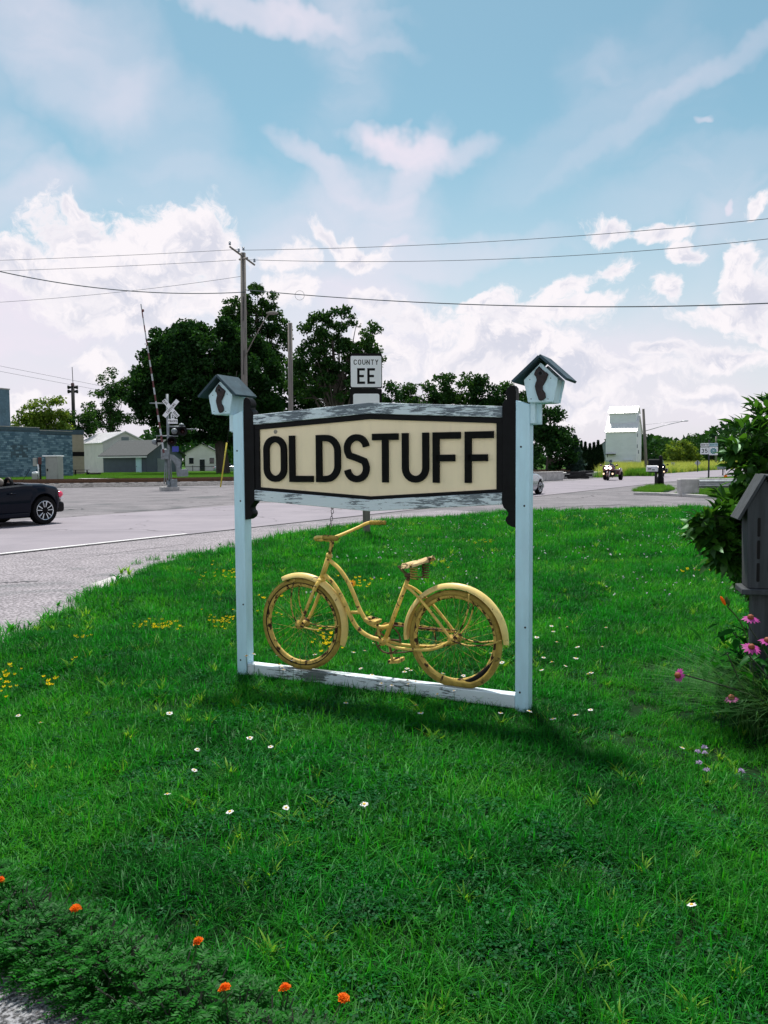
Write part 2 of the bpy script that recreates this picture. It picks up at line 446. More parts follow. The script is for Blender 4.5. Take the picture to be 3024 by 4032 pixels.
def glassm(name, tint=(0.6, 0.7, 0.75), alpha=0.35):
    m = bpy.data.materials.new(name); m.use_nodes = True
    t = NT(m.node_tree); t.N.clear()
    o = t.n('ShaderNodeOutputMaterial'); g = t.n('ShaderNodeBsdfGlossy'); g.inputs['Roughness'].default_value = 0.03
    tr = t.n('ShaderNodeBsdfTransparent'); tr.inputs[0].default_value = (*tint, 1)
    mx = t.n('ShaderNodeMixShader'); mx.inputs[0].default_value = alpha
    t.L.new(tr.outputs[0], mx.inputs[1]); t.L.new(g.outputs[0], mx.inputs[2]); t.L.new(mx.outputs[0], o.inputs[0])
    return m
def emitm(name, c, k):
    m = bpy.data.materials.new(name); m.use_nodes = True
    t = NT(m.node_tree); t.N.clear()
    o = t.n('ShaderNodeOutputMaterial'); e = t.n('ShaderNodeEmission'); e.inputs[0].default_value = (*c, 1); e.inputs[1].default_value = k
    t.L.new(e.outputs[0], o.inputs[0])
    return m

WHITE_PAINT = pm('white_paint', (0.53, 0.80, 0.92), 0.5, var=0.07, scale=5, bump=0.3, bscale=30, second=(0.42, 0.53, 0.57), th=(0.63, 0.78), second_scale=5, stretch=(3, 3, 0.6))
FLAKY = flaky('flaky_white_paint', (0.70, 0.82, 0.87), (0.20, 0.25, 0.28), 0, 0.42)
FLAKY_TOP = flaky('flaky_white_paint_worn', (0.68, 0.81, 0.86), (0.17, 0.22, 0.26), 0, 0.56)
FLAKY_RAIL = flaky('flaky_white_paint_rail', (0.70, 0.80, 0.84), (0.13, 0.16, 0.16), 0, 0.40, 14)
BLACK_PAINT = pm('black_paint', (0.005, 0.006, 0.007), 0.5, spec=0.12, var=0.3, scale=9, bump=0.15, bscale=50, second=(0.025, 0.032, 0.036), th=(0.66, 0.8), second_scale=7)
CREAM = pm('cream_panel', (0.92, 0.80, 0.54), 0.55, var=0.03, scale=2.5, second=(0.78, 0.68, 0.47), th=(0.48, 0.85), second_scale=3.0, stretch=(3, 3, 0.7), bump=0.1, bscale=80)
LETTER = pm('letter_black', (0.005, 0.006, 0.006), 0.7, spec=0.1, var=0.3, scale=30)
ROOFGREEN = pm('birdhouse_roof', (0.035, 0.065, 0.085), 0.6, spec=0.2, var=0.25, scale=12, bump=0.2, second=(0.12, 0.16, 0.18), th=(0.6, 0.75), second_scale=30)
BIRDWHITE = pm('birdhouse_white', (0.55, 0.77, 0.86), 0.6, var=0.06, scale=12, bump=0.15, second=(0.12, 0.19, 0.20), th=(0.60, 0.85), second_scale=5, stretch=(2, 2, 0.8))
PLAQUE = pm('brown_plaque', (0.018, 0.012, 0.014), 0.4, spec=0.3, var=0.5, scale=25, bump=0.4, bscale=30)
BIKE = pm('bike_yellow_paint', (0.72, 0.50, 0.115), 0.5, var=0.22, scale=14, bump=0.35, bscale=70, bdist=0.002, second=(0.085, 0.038, 0.016), th=(0.575, 0.62), second_scale=13, spec=0.35)
BIKE_FENDER = pm('bike_cream_fender', (0.80, 0.60, 0.205), 0.42, var=0.10, scale=10, bump=0.2, bscale=50, bdist=0.002, second=(0.10, 0.05, 0.022), th=(0.60, 0.64), second_scale=15, spec=0.4)
GRASS_ARCH = leafm('arching_grass', (0.030, 0.120, 0.030), (0.11, 0.26, 0.09), 0.4, gloss=0.03, rough=0.4, world_scale=4)
BIKE_WORN = pm('bike_worn_paint', (0.60, 0.42, 0.105), 0.6, var=0.22, scale=14, bump=0.3, bscale=60, bdist=0.003, second=(0.045, 0.022, 0.012), th=(0.49, 0.56), second_scale=18, spec=0.25)
BIKE_TYRE = pm('bike_painted_tyre', (0.34, 0.245, 0.055), 0.8, var=0.25, scale=20, bump=0.6, bscale=160, bdist=0.003, second=(0.030, 0.026, 0.020), th=(0.56, 0.64), second_scale=7, spec=0.2)
RUST = pm('rust', (0.11, 0.055, 0.028), 0.8, var=0.4, scale=20, bump=0.3)
DARKRUBBER = pm('dark_rubber', (0.010, 0.010, 0.010), 0.8, spec=0.15, var=0.3, scale=30, bump=0.2)
SADDLE = pm('rusted_saddle', (0.66, 0.48, 0.24), 0.7, var=0.25, scale=18, bump=0.6, bscale=40, bdist=0.006, second=(0.05, 0.024, 0.014), th=(0.50, 0.58), second_scale=12, spec=0.2)
WIREM = pm('wire_grey', (0.05, 0.075, 0.09), 0.6, var=0.1, scale=2, spec=0.2)
GALV = pm('galvanised_steel', (0.42, 0.44, 0.46), 0.45, 0.7, var=0.15, scale=6)
STEEL_DARK = pm('dark_steel', (0.022, 0.022, 0.024), 0.6, 0.2, spec=0.2, var=0.3, scale=12)
POLEWOOD = pm('pole_wood', (0.17, 0.155, 0.14), 0.85, var=0.25, scale=5, bump=0.5, bscale=25, stretch=(4, 4, 0.3))
GREYWOOD = pm('weathered_wood', (0.036, 0.043, 0.050), 0.85, var=0.3, scale=5, bump=0.5, bscale=30, bdist=0.004, stretch=(6, 6, 0.5), second=(0.06, 0.055, 0.055), th=(0.58, 0.75), second_scale=6)
SIGNWHITE = pm('sign_white', (0.82, 0.84, 0.87), 0.4, var=0.03, scale=3)
SIGNBLACK = pm('sign_black', (0.006, 0.006, 0.007), 0.5, spec=0.12, var=0.2, scale=8)
CONC = pm('concrete', (0.42, 0.41, 0.40), 0.85, var=0.18, scale=3, bump=0.3, bscale=40, second=(0.25, 0.24, 0.23), th=(0.55, 0.75), second_scale=2)
BARK = pm('bark', (0.055, 0.045, 0.038), 0.9, var=0.35, scale=3, bump=0.6, bscale=8, bdist=0.03, stretch=(3, 3, 0.5))
LEAF_DARK = leafm('leaf_dark', (0.005, 0.024, 0.008), (0.026, 0.080, 0.016), 0.35, tcol=(1.3, 1.3, 0.6))
LEAF_MID = leafm('leaf_mid', (0.010, 0.042, 0.012), (0.042, 0.105, 0.022), 0.4)
LEAF_LIGHT = leafm('leaf_light', (0.07, 0.14, 0.022), (0.17, 0.24, 0.04), 0.45)
LEAF_BLUE = leafm('needle_blue', (0.030, 0.060, 0.055), (0.060, 0.105, 0.095), 0.15)
LEAF_CONE = leafm('needle_dark', (0.010, 0.028, 0.012), (0.022, 0.050, 0.018), 0.15)
LEAF_BUSH = leafm('leaf_bush', (0.010, 0.055, 0.010), (0.065, 0.19, 0.020), 0.40, rough=0.4, gloss=0.03, world_scale=3)
LEAF_MARI = leafm('leaf_marigold', (0.001, 0.036, 0.004), (0.016, 0.170, 0.008), 0.35, world_scale=4)
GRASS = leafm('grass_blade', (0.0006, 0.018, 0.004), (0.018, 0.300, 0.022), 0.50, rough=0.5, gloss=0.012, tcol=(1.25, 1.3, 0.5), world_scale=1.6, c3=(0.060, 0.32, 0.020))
GRASS_LT = leafm('grass_light', (0.08, 0.28, 0.02), (0.24, 0.44, 0.05), 0.5, rough=0.45, gloss=0.012, world_scale=1.5)
CLOVER = leafm('clover_leaf', (0.001, 0.040, 0.012), (0.010, 0.150, 0.030), 0.4, world_scale=2)
GRASS_DRY = leafm('grass_dry', (0.30, 0.38, 0.08), (0.46, 0.50, 0.16), 0.4, world_scale=0.5)
GRASS_FAR = leafm('grass_far', (0.05, 0.16, 0.02), (0.11, 0.26, 0.035), 0.45, world_scale=0.4)
PETAL_WHITE = leafm('petal_white', (0.75, 0.74, 0.76), (0.85, 0.84, 0.86), 0.3, tcol=(1, 1, 1))
PETAL_YELLOW = leafm('petal_yellow', (0.85, 0.66, 0.015), (0.92, 0.78, 0.03), 0.3, tcol=(1.1, 1, 0.5))
PETAL_ORANGE = leafm('petal_orange', (0.75, 0.10, 0.006), (0.85, 0.24, 0.012), 0.3, tcol=(1.1, 1, 0.6), world_scale=60)
PETAL_PINK = leafm('petal_pink', (0.42, 0.035, 0.27), (0.58, 0.10, 0.40), 0.35, tcol=(1.1, 1, 1.1))
PETAL_LILAC = leafm('petal_lilac', (0.42, 0.30, 0.55), (0.62, 0.52, 0.72), 0.3, tcol=(1, 1, 1))
CONE_BROWN = pm('cone_brown', (0.20, 0.045, 0.012), 0.7, var=0.6, scale=200)
DISC_YELLOW = pm('disc_yellow', (0.70, 0.42, 0.03), 0.7, var=0.2, scale=200)
STEM = leafm('stem_green', (0.03, 0.075, 0.02), (0.06, 0.12, 0.03), 0.1)
STEM_DARK = pm('stem_dark', (0.02, 0.028, 0.014), 0.7, var=0.3, scale=30)

# ------------------------------------------------------------------ stroke lettering (unit height, width w)
def arc(cx, cy, rx, ry, a0, a1, n=12):
    return [(cx + rx * math.cos(R_(a0 + (a1 - a0) * i / n)), cy + ry * math.sin(R_(a0 + (a1 - a0) * i / n))) for i in range(n + 1)]
def glyph(ch, w, t):
    """centre lines of a sans capital; t = half stroke"""
    x0, x1, y0, y1 = t, w - t, t, 1 - t
    xm = w / 2; r = (x1 - x0) / 2
    if ch == 'O': return [(arc(xm, y1 - r, r, r, 0, 180) + arc(xm, y0 + r, r, r, 180, 360), True)]
    if ch == 'L': return [([(x0, 1), (x0, y0), (w, y0)], False)]
    if ch == 'D':
        q = min(r * 1.25, (x1 - x0) * .75)
        return [([(x0, y0), (x1 - q, y0)] + arc(x1 - q, y0 + q, q, q, -90, 0, 8) + arc(x1 - q, y1 - q, q, q, 0, 90, 8) + [(x0, y1)], True)]
    if ch == 'S':
        h = (y1 - y0) / 2; ym = .5
        return [(arc(xm, y1 - r, r, r, 8, 200, 14) + [(x0 + r * .22, y1 - r - h * .30 - .02), (xm, ym + .005), (x1 - r * .22, y0 + r + h * .30 + .02)] + arc(xm, y0 + r, r, r, 20, -172, 14), False)]
    if ch == 'T': return [([(0, y1), (w, y1)], False), ([(xm, y1), (xm, 0)], False)]
    if ch == 'U': return [([(x0, 1), (x0, y0 + r)] + arc(xm, y0 + r, r, r, 180, 360)[1:-1] + [(x1, y0 + r), (x1, 1)], False)]
    if ch == 'F': return [([(w, y1), (x0, y1), (x0, 0)], False), ([(x0, .49), (w * .80, .49)], False)]
    if ch == 'E': return [([(w, y1), (x0, y1), (x0, y0), (w, y0)], False), ([(x0, .5), (w * .86, .5)], False)]
    if ch == 'C': return [(arc(xm, y1 - r, r, r, 5, 180) + arc(xm, y0 + r, r, r, 180, 355), False)]
    if ch == 'G': return [(arc(xm, y1 - r, r, r, 5, 180) + arc(xm, y0 + r, r, r, 180, 360) + [(x1, .46), (xm, .46)], False)]
    if ch == 'N': return [([(x0, 0), (x0, 1)], False), ([(x0, 1 - t), (x1, t)], False), ([(x1, 0), (x1, 1)], False)]
    if ch == 'Y': return [([(x0, 1), (xm, .48)], False), ([(x1, 1), (xm, .48)], False), ([(xm, .5), (xm, 0)], False)]
    if ch == 'R':
        q = .24
        return [([(x0, 0), (x0, y1), (x1 - q, y1)] + arc(x1 - q, y1 - q, q, q, 90, -90, 10) + [(x0, y1 - 2 * q)], False), ([(xm, y1 - 2 * q), (x1, 0)], False)]
    if ch == 'A': return [([(x0, 0), (xm, 1 - t)], False), ([(x1, 0), (xm, 1 - t)], False), ([(w * .22, .3), (w * .78, .3)], False)]
    if ch == 'I': return [([(xm, 0), (xm, 1)], False)]
    if ch == 'H': return [([(x0, 0), (x0, 1)], False), ([(x1, 0), (x1, 1)], False), ([(x0, .5), (x1, .5)], False)]
    if ch == 'K': return [([(x0, 0), (x0, 1)], False), ([(x1, 1), (x0, .4)], False), ([(xm * .8, .55), (x1, 0)], False)]
    if ch == '2': return [(arc(xm, y1 - r, r, r, 170, -20, 10) + [(x0, y0), (w, y0)], False)]
    if ch == '3': return [(arc(xm, .75 - t * .4, r, .25 - t * .6, 165, -90, 10) , False), (arc(xm, .25 + t * .4, r, .25 - t * .2, 90, -165, 10), False)]
    if ch == '5': return [([(x1, y1), (x0 + .02, y1), (x0 + .02, .55)] + arc(xm, .32, r, .32 - t, 140, -160, 14), False)]
    return []
def ribbon(mb, pts, closed, hw, x0, z0, h, y0, y1, mi=0, shear=0.0):
    """flat stroke in the xz plane with thickness from y0 (front) to y1 (back)"""
    n = len(pts); L_, R__ = [], []
    for i in range(n):
        p = Vector(pts[i])
        a = Vector(pts[i - 1]) if (i > 0 or closed) else None
        b = Vector(pts[(i + 1) % n]) if (i < n - 1 or closed) else None
        d1 = (p - a).normalized() if a is not None and (p - a).length > 1e-6 else None
        d2 = (b - p).normalized() if b is not None and (b - p).length > 1e-6 else None
        d1 = d1 or d2; d2 = d2 or d1
        n1 = Vector((-d1.y, d1.x)); n2 = Vector((-d2.y, d2.x))
        m_ = (n1 + n2)
        m_ = m_.normalized() if m_.length > 1e-6 else n1
        k = min(1.8, 1 / max(0.4, m_.dot(n1)))
        L_.append(p + m_ * hw * k); R__.append(p - m_ * hw * k)
    pts3 = []
    for q in L_ + R__:
        pts3.append((x0 + q.x * h, z0 + q.y * h))
    vs_ = [(x, y0, z) for x, z in pts3] + [(x, y1, z) for x, z in pts3]
    fs = []
    m_ = n if closed else n - 1
    N2 = 2 * n
    for i in range(m_):
        j = (i + 1) % n
        fs += [(i, j, n + j, n + i)[::-1], (N2 + i, N2 + j, N2 + n + j, N2 + n + i), (i, N2 + i, N2 + j, j)[::-1], (n + i, N2 + n + i, N2 + n + j, n + j)]
    if not closed:
        fs += [(0, N2, N2 + n, n), (n - 1, N2 + n - 1, N2 + 2 * n - 1, 2 * n - 1)[::-1]]
    mb.add(vs_, fs, mi)
def write(mb, text, x, z, h, wr, gap, t, y0, y1, mi=0):
    """a line of capitals; wr = width / height, gap likewise; returns the end x"""
    for ch in text:
        wv = wr * (0.35 if ch == 'I' else 1.0)
        for pts, cl in glyph(ch, wv, t): ribbon(mb, pts, cl, t, x, z, h, y0, y1, mi)
        x += (wv + gap) * h
    return x - gap * h
def text_len(text, h, wr, gap):
    return sum((wr * (0.35 if c == 'I' else 1.0) + gap) * h for c in text) - gap * h

# ================================================================== THE SETTING
def xy(v): return (v.x, v.y)
GROUND = groundm('far_ground', (0.035, 0.12, 0.015), (0.07, 0.17, 0.025), 0.8, (0.10, 0.15, 0.04), 0.12, (0.5, 0.7), 30, 0.35, bump=0.6, bd=0.05)
PAVE = groundm('old_asphalt', (0.225, 0.213, 0.228), (0.295, 0.276, 0.295), 0.9, (0.155, 0.158, 0.168), 0.22, (0.50, 0.66), 40, 0.50, cracks=0.9, bump=0.5, bd=0.01)
ROADM = groundm('worn_road', (0.270, 0.249, 0.280), (0.315, 0.288, 0.32), 0.5, (0.245, 0.228, 0.255), 0.25, (0.55, 0.7), 160, 0.14, bump=0.25, bd=0.004, cracks=0.55)
LINE = groundm('road_line_paint', (0.72, 0.71, 0.72), (0.80, 0.79, 0.80), 5, (0.45, 0.43, 0.44), 9, (0.58, 0.66), 90, 0.2, bump=0)
TAR = groundm('tar_seam', (0.07, 0.075, 0.08), (0.13, 0.13, 0.14), 5, bump=0)
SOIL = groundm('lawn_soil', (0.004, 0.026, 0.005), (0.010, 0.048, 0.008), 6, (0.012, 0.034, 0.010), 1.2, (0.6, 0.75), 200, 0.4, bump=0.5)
BALLAST = groundm('ballast', (0.22, 0.21, 0.21), (0.36, 0.34, 0.35), 9, (0.13, 0.12, 0.12), 1.2, (0.5, 0.7), 25, 0.75, bump=1.0, bd=0.05)
CONCSLAB = groundm('concrete_slab', (0.50, 0.48, 0.48), (0.60, 0.58, 0.58), 1.2, (0.36, 0.34, 0.33), 0.5, (0.55, 0.7), 60, 0.2, bump=0.2)
AGG = groundm('exposed_aggregate', (0.26, 0.26, 0.28), (0.36, 0.36, 0.38), 12, (0.20, 0.20, 0.22), 4, (0.55, 0.7), 75, 0.9, bump=0.8, bd=0.012)

flat_sheet('ground', [(-3000, -200), (3000, -200), (3000, 5000), (-3000, 5000)], -0.03, GROUND)
# road along the railway: near edge from two points seen on it
E0, E1 = G(0, 2187), G(911, 2087)
RD = (E1 - E0); RD.z = 0; RD.normalize()
RN = Vector((-RD.y, RD.x, 0))          # towards the far side
ROADW = 7.4
def road_pt(s, w): return E0 + RD * s + RN * w
# railway centre line
RAILPTS = [(-140, 30), (-90, 40), (-50, 48.5), (-21.5, 56.5), (-10.4, 60.5), (2, 69), (14, 84), (30, 110), (60, 165), (110, 260), (200, 430)]
def smooth_line(pts, n=8):
    out = []
    P_ = [Vector((*p, 0)) for p in pts]
    for i in range(len(P_) - 1):
        a, b, c, d = P_[max(i - 1, 0)], P_[i], P_[i + 1], P_[min(i + 2, len(P_) - 1)]
        for k in range(n):
            t = k / n
            out.append(0.5 * ((2 * b) + (c - a) * t + (2 * a - 5 * b + 4 * c - d) * t * t + (3 * b - 3 * c + d - a) * t ** 3))
    return out + [P_[-1]]
RAIL = smooth_line(RAILPTS)
def offset(line, d):
    out = []
    for i, p in enumerate(line):
        t = (line[min(i + 1, len(line) - 1)] - line[max(i - 1, 0)]).normalized()
        out.append(p + Vector((-t.y, t.x, 0)) * d)
    return out
near_rail = offset(RAIL, -3.2)
pv = [(-140, -12)] + [xy(p) for p in near_rail if p.x < 9]
pv += [xy(road_pt(s, ROADW + 0.6)) for s in (75, 95, 140, 260, 420)] + [xy(road_pt(s, -0.8)) for s in (420, 260, 140, 110)]
pv += [xy(G(2790, 1885)), (75, 60), (90, 28), (70, -12)]
flat_sheet('pavement', pv, 0.0, PAVE)
flat_sheet('road', [xy(road_pt(-45, 0)), xy(road_pt(420, 0)), xy(road_pt(420, ROADW)), xy(road_pt(-45, ROADW))], 0.006, ROADM)
GRAVEL = groundm('gravel_shoulder', (0.33, 0.305, 0.33), (0.43, 0.395, 0.425), 2.2, (0.25, 0.25, 0.265), 0.6, (0.52, 0.68), 26, 0.68, bump=0.8, bd=0.018)
flat_sheet('gravel_shoulder', [xy(road_pt(-29, -0.06)), xy(road_pt(9, -0.06)), xy(road_pt(15, -0.9)), xy(road_pt(12, -9)), (2, 1.2), (-4, -5), (-16, -11.5)], 0.0025, GRAVEL)
# painted edge line and the tar seam beside it
ln = road_pt(0, 0)
flat_sheet('road_edge_line', [xy(road_pt(-45, 0.12)), xy(road_pt(4.6, 0.12)), xy(road_pt(4.6, 0.24)), xy(road_pt(-45, 0.24))], 0.011, LINE)
flat_sheet('road_seam', [xy(road_pt(-45, -0.03)), xy(road_pt(60, -0.03)), xy(road_pt(60, 0.05)), xy(road_pt(-45, 0.05))], 0.0115, TAR)
rnd = random.Random(5)
def crack(pts, wd_):
    a, b = [], []
    for i, p in enumerate(pts):
        w_ = wd_ * rnd.uniform(0.4, 1.3)
        a.append((p.x, p.y + w_)); b.append((p.x, p.y - w_))
    flat_sheet('pavement_crack', a + b[::-1], 0.0046, TAR)
for (a, b, wd_) in [((430, 2266), (560, 2262), .05), ((0, 2296), (150, 2290), .04), ((300, 2200), (760, 2140), .03), ((1250, 2072), (1700, 2030), .06), ((2150, 2000), (2480, 1985), .12), ((240, 2008), (330, 2004), .16), ((450, 2020), (880, 1985), .10)]:
    crack([G(a[0] + (b[0] - a[0]) * k / 9, a[1] + (b[1] - a[1]) * k / 9 + rnd.uniform(-2, 2)) for k in range(10)], wd_)
# pale concrete apron poking out by the lawn and the drive beyond the rails
flat_sheet('concrete_apron', [xy(G(*p)) for p in [(360, 2300), (470, 2262), (620, 2240), (640, 2262), (560, 2310), (440, 2345)]], 0.0052, CONCSLAB)
flat_sheet('concrete_drive', [xy(G(*p)) for p in [(280, 1884), (600, 1885), (585, 1897), (420, 1899), (330, 1897)]], 0.03, CONCSLAB)

# lawn
LAWN_EDGE = [(-900, 3000), (-420, 2790), (0, 2545), (180, 2462), (300, 2410), (420, 2352), (480, 2312), (600, 2238), (700, 2205), (911, 2169), (1130, 2124), (1330, 2085), (1512, 2060), (1760, 2038), (2023, 2022), (2400, 2010), (2716, 2004), (3300, 2000)]
lawn_poly = [xy(G(*p)) for p in LAWN_EDGE] + [(16, 18), (14, -4), (-9, -4)]
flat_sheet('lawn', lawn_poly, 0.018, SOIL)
PATH_POLY = [xy(G(*p)) for p in [(-700, 3600), (0, 3800), (140, 3890), (300, 3960), (440, 4040), (700, 4300)]] + [(-0.4, 0.8), (-3.2, 0.8)]
flat_sheet('garden_path', PATH_POLY, 0.030, AGG)

flat_sheet('bounce_paving', [(-14, 0.9), (-0.55, 0.9), (14, 0.9), (30, -40), (-30, -40)], 0.034, CONCSLAB)  # unseen paving added behind the camera to bounce light onto the shaded sign

# grass islands on the far side of the side road
ISL = {'A': [(2494, 1936), (2540, 1920), (2600, 1914), (2660, 1926), (2630, 1938), (2560, 1943)],
       'B': [(2662, 1950), (2720, 1932), (2870, 1928), (3160, 1926), (3160, 1968), (2853, 1963), (2720, 1957)],
       'C': [(2738, 1895), (2790, 1888), (2870, 1887), (2960, 1888), (2960, 1898), (2745, 1898)]}
ISLW = {}
for k, pl in ISL.items():
    ISLW[k] = [xy(G(*p)) for p in pl]
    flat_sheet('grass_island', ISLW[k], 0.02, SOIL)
# worn concrete kerb along the islands
mb = MB()
kp = [G(*p) for p in [(2500, 1948), (2600, 1951), (2680, 1955), (2760, 1960), (2860, 1966), (3100, 1972)]]
for a, b in zip(kp[:-1], kp[1:]):
    d = (b - a); L_ = d.length
    mb.box((a + b) / 2 + Vector((0, 0, 0.06)), (L_ * 1.02, 0.22, 0.13), Rz(math.atan2(d.y, d.x)))
k_ = mb.build('kerb', CONC, bevel=0.02); k_['kind'] = 'structure'

# railway: two tracks on ballast
def strip(line, w0, w1, z0, z1):
    a, b = offset(line, w0), offset(line, w1)
    a2, b2 = offset(line, w0 + (z1 - z0) * 1.5), offset(line, w1 - (z1 - z0) * 1.5)
    m_ = MB(); n = len(line)
    vs_ = [(p.x, p.y, z0) for p in a] + [(p.x, p.y, z1) for p in a2] + [(p.x, p.y, z1) for p in b2] + [(p.x, p.y, z0) for p in b]
    fs = [(r * n + i, r * n + i + 1, (r + 1) * n + i + 1, (r + 1) * n + i)[::1] for r in range(3) for i in range(n - 1)]
    return m_.add(vs_, fs)
o = strip(RAIL, -2.6, 6.9, 0.0, 0.22).build('railway_ballast', BALLAST); o['kind'] = 'structure'
for ti, off in enumerate((0.0, 4.3)):
    tr = thing('railway_track', ['nearer of two rusty railway tracks, just behind the crossing signal', 'farther of two rusty railway tracks, on the grass side'][ti], 'railway track')
    for g_ in (-0.75, 0.75):
        line = offset(RAIL, off + g_)
        m_ = MB()
        for (wd2, z0, z1) in ((0.075, 0.24, 0.28), (0.035, 0.28, 0.38), (0.07, 0.38, 0.42)):
            a, b = offset(line, -wd2 / 2), offset(line, wd2 / 2); n = len(line)
            m_.add([(p.x, p.y, z0) for p in a] + [(p.x, p.y, z1) for p in a] + [(p.x, p.y, z1) for p in b] + [(p.x, p.y, z0) for p in b],
                   [(r * n + i, r * n + i + 1, ((r + 1) % 4) * n + i + 1, ((r + 1) % 4) * n + i) for r in range(4) for i in range(n - 1)])
        m_.build('rail', RUST, tr)
    m_ = MB(); base = offset(RAIL, off); acc = 0.0
    for a, b in zip(base[:-1], base[1:]):
        d = b - a; L_ = d.length; s_ = 0
        if a.x < -48 or a.x > 40: continue
        for q in range(int(L_ / 0.6)):
            m_.box(a + d * ((q + .5) * 0.6 / L_) + Vector((0, 0, 0.20)), (0.24, 2.5, 0.12), Rz(math.atan2(d.y, d.x)))
    so = m_.build('sleepers', STEEL_DARK, tr); so['kind'] = 'stuff'

# ------------------------------------------------------------------ buildings
BLUEBLOCK = pm('blue_painted_block', (0.085, 0.155, 0.215), 0.6, var=0.16, scale=0.9, bump=0.3, bscale=30, second=(0.16, 0.255, 0.33), th=(0.50, 0.7), second_scale=4.5)
BLUEDARK = pm('blue_trim', (0.045, 0.085, 0.115), 0.6, var=0.2, scale=2)
TAN = pm('tan_stucco', (0.42, 0.36, 0.27), 0.8, var=0.08, scale=2)
WHITESIDING = pm('white_steel_siding', (0.68, 0.66, 0.66), 0.5, var=0.06, scale=0.8, second=(0.55, 0.55, 0.56), th=(0.55, 0.8), second_scale=0.5)
ROOFMETAL = pm('white_metal_roof', (0.74, 0.73, 0.74), 0.4, 0.1, var=0.05, scale=0.7)
NAVY = pm('blue_siding', (0.07, 0.10, 0.145), 0.6, var=0.1, scale=1.5)
SHINGLE = pm('dark_shingles', (0.055, 0.062, 0.065), 0.85, var=0.25, scale=4, bump=0.4, bscale=15)
ELEVW = pm('elevator_white', (0.74, 0.79, 0.83), 0.6, var=0.05, scale=0.6, second=(0.64, 0.70, 0.75), th=(0.5, 0.75), second_scale=0.8, stretch=(0.6, 1, 1.5))
GREYSHED = pm('grey_shed', (0.20, 0.24, 0.27), 0.6, var=0.1, scale=1)
GLASS_DARK = pm('dark_window', (0.015, 0.018, 0.02), 0.08, var=0.2, scale=2, spec=0.8)

# blue block building with stepped parapet and chimney
A_ = G(288, 1880)
wdv = Vector((-0.40, -0.917, 0)).normalized()
bl = thing('block_building', 'blue painted block building with stepped parapet and chimney behind the convertible', 'building', A_, math.atan2(wdv.y, wdv.x))
# local x runs along the visible wall towards the camera; the building lies on local -y
STEPS = [(0, 4.6, 5.0), (4.6, 10.2, 5.26), (10.2, 16, 5.52), (16, 24, 5.8)]
core = MB()
for (x0, x1, h) in STEPS: core.bb(x0, x1, -14, -0.02, 0, h)
core.build('wall', BLUEDARK, bl)
BLOCKS = bpy.data.materials.new('blue_blocks'); BLOCKS.use_nodes = True
bt = NT(BLOCKS.node_tree); bn = bt.N['Principled BSDF']; bn.inputs['Roughness'].default_value = 0.7; bn.inputs['Specular IOR Level'].default_value = 0.2
bt.L.new(bt.mix(bt.m('POWER', bt.n('ShaderNodeNewGeometry').outputs['Random Per Island'], 1.6), (0.075, 0.145, 0.205), (0.24, 0.36, 0.44)), bn.inputs['Base Color'])
blk = MB(); rb = random.Random(3)
for row in range(28):
    z = row * 0.2
    x = 0.0 - (0.2 if row % 2 else 0.0)
    while x < 13:
        hmax = [h for (x0, x1, h) in STEPS if x0 <= max(0, x + 0.2) < x1][0]
        if z + 0.2 <= hmax - 0.28:
            x0, x1 = max(0.0, x), x + 0.39
            if x1 - x0 > 0.1:
                pr = rb.uniform(0.0, 0.045)
                blk.bb(x0 + 0.012, x1, -0.02, 0.012 + pr, z + 0.014, z + 0.190)
        x += 0.40
o = blk.build('blocks', BLOCKS, bl); o['kind'] = 'stuff'
for (x0, x1, h) in STEPS:
    MB().bb(x0 + .01, x1 - .01, -0.25, 0.05, h - 0.30, h + 0.02).build('parapet_trim', BLUEDARK, bl)
    MB().bb(x0 - .03, x1 + .03, -0.30, 0.09, h + 0.022, h + 0.08).build('coping', CONC, bl)
MB().bb(6.2, 8.4, -0.02, 0.045, 2.2, 3.5).build('boarded_window', BLUEDARK, bl)
ch = MB().bb(8.1, 9.3, -1.3, -0.2, 5.2, 9.0).build('chimney', BLUEBLOCK, bl)
MB().bb(8.05, 9.35, -1.35, -0.15, 9.0, 9.12).build('chimney_cap', CONC, ch)

# tan building just behind it
tb_o = P(252, 1862, 104); tb_o.z = 0
tb = thing('tan_building', 'tan stucco building with dark stripe seen beside the blue block wall', 'building', tb_o, R_(26))
tw = (P(329, 1862, 104) - P(252, 1862, 104)).length
MB().bb(-12, tw, 0, 9, 0, 5.15).build('wall', TAN, tb)
MB().bb(-12.05, tw + .05, -0.06, 9.05, 5.15, 5.75).build('parapet', BLUEDARK, tb)
MB().bb(-12.02, tw + .02, -0.03, 0.0, 2.45, 3.0).build('stripe', SIGNBLACK, tb)

def gable_house(name, label, loc, rz, W, L, eave, ridge, wallm, roofm, ribs=0, over=0.35, cat='building'):
    """gable end on local y=0 facing -y, width W along +x, length L along +y"""
    t = thing(name, label, cat, loc, rz)
    MB().prism([(0, 0), (W, 0), (W, eave), (W / 2, ridge), (0, eave)], 0, L, 'xz').build('wall', wallm, t)
    rf = MB(); sl = (ridge - eave) / (W / 2)
    for sgn in (-1, 1):
        xe = W / 2 + sgn * (W / 2 + over); ze = eave - over * sl
        p = [(W / 2, ridge + .02), (xe, ze + .02), (xe, ze + .14), (W / 2, ridge + .16)]
        rf.prism(p, -over, L + over, 'xz')
        if ribs:
            n = int((L + 2 * over) / ribs)
            for i in range(n + 1):
                y = -over + i * ribs
                rf.prism([(W / 2, ridge + .16), (xe, ze + .14), (xe, ze + .20), (W / 2, ridge + .22)], y, y + .05, 'xz')
    rf.build('roof', roofm, t)
    return t
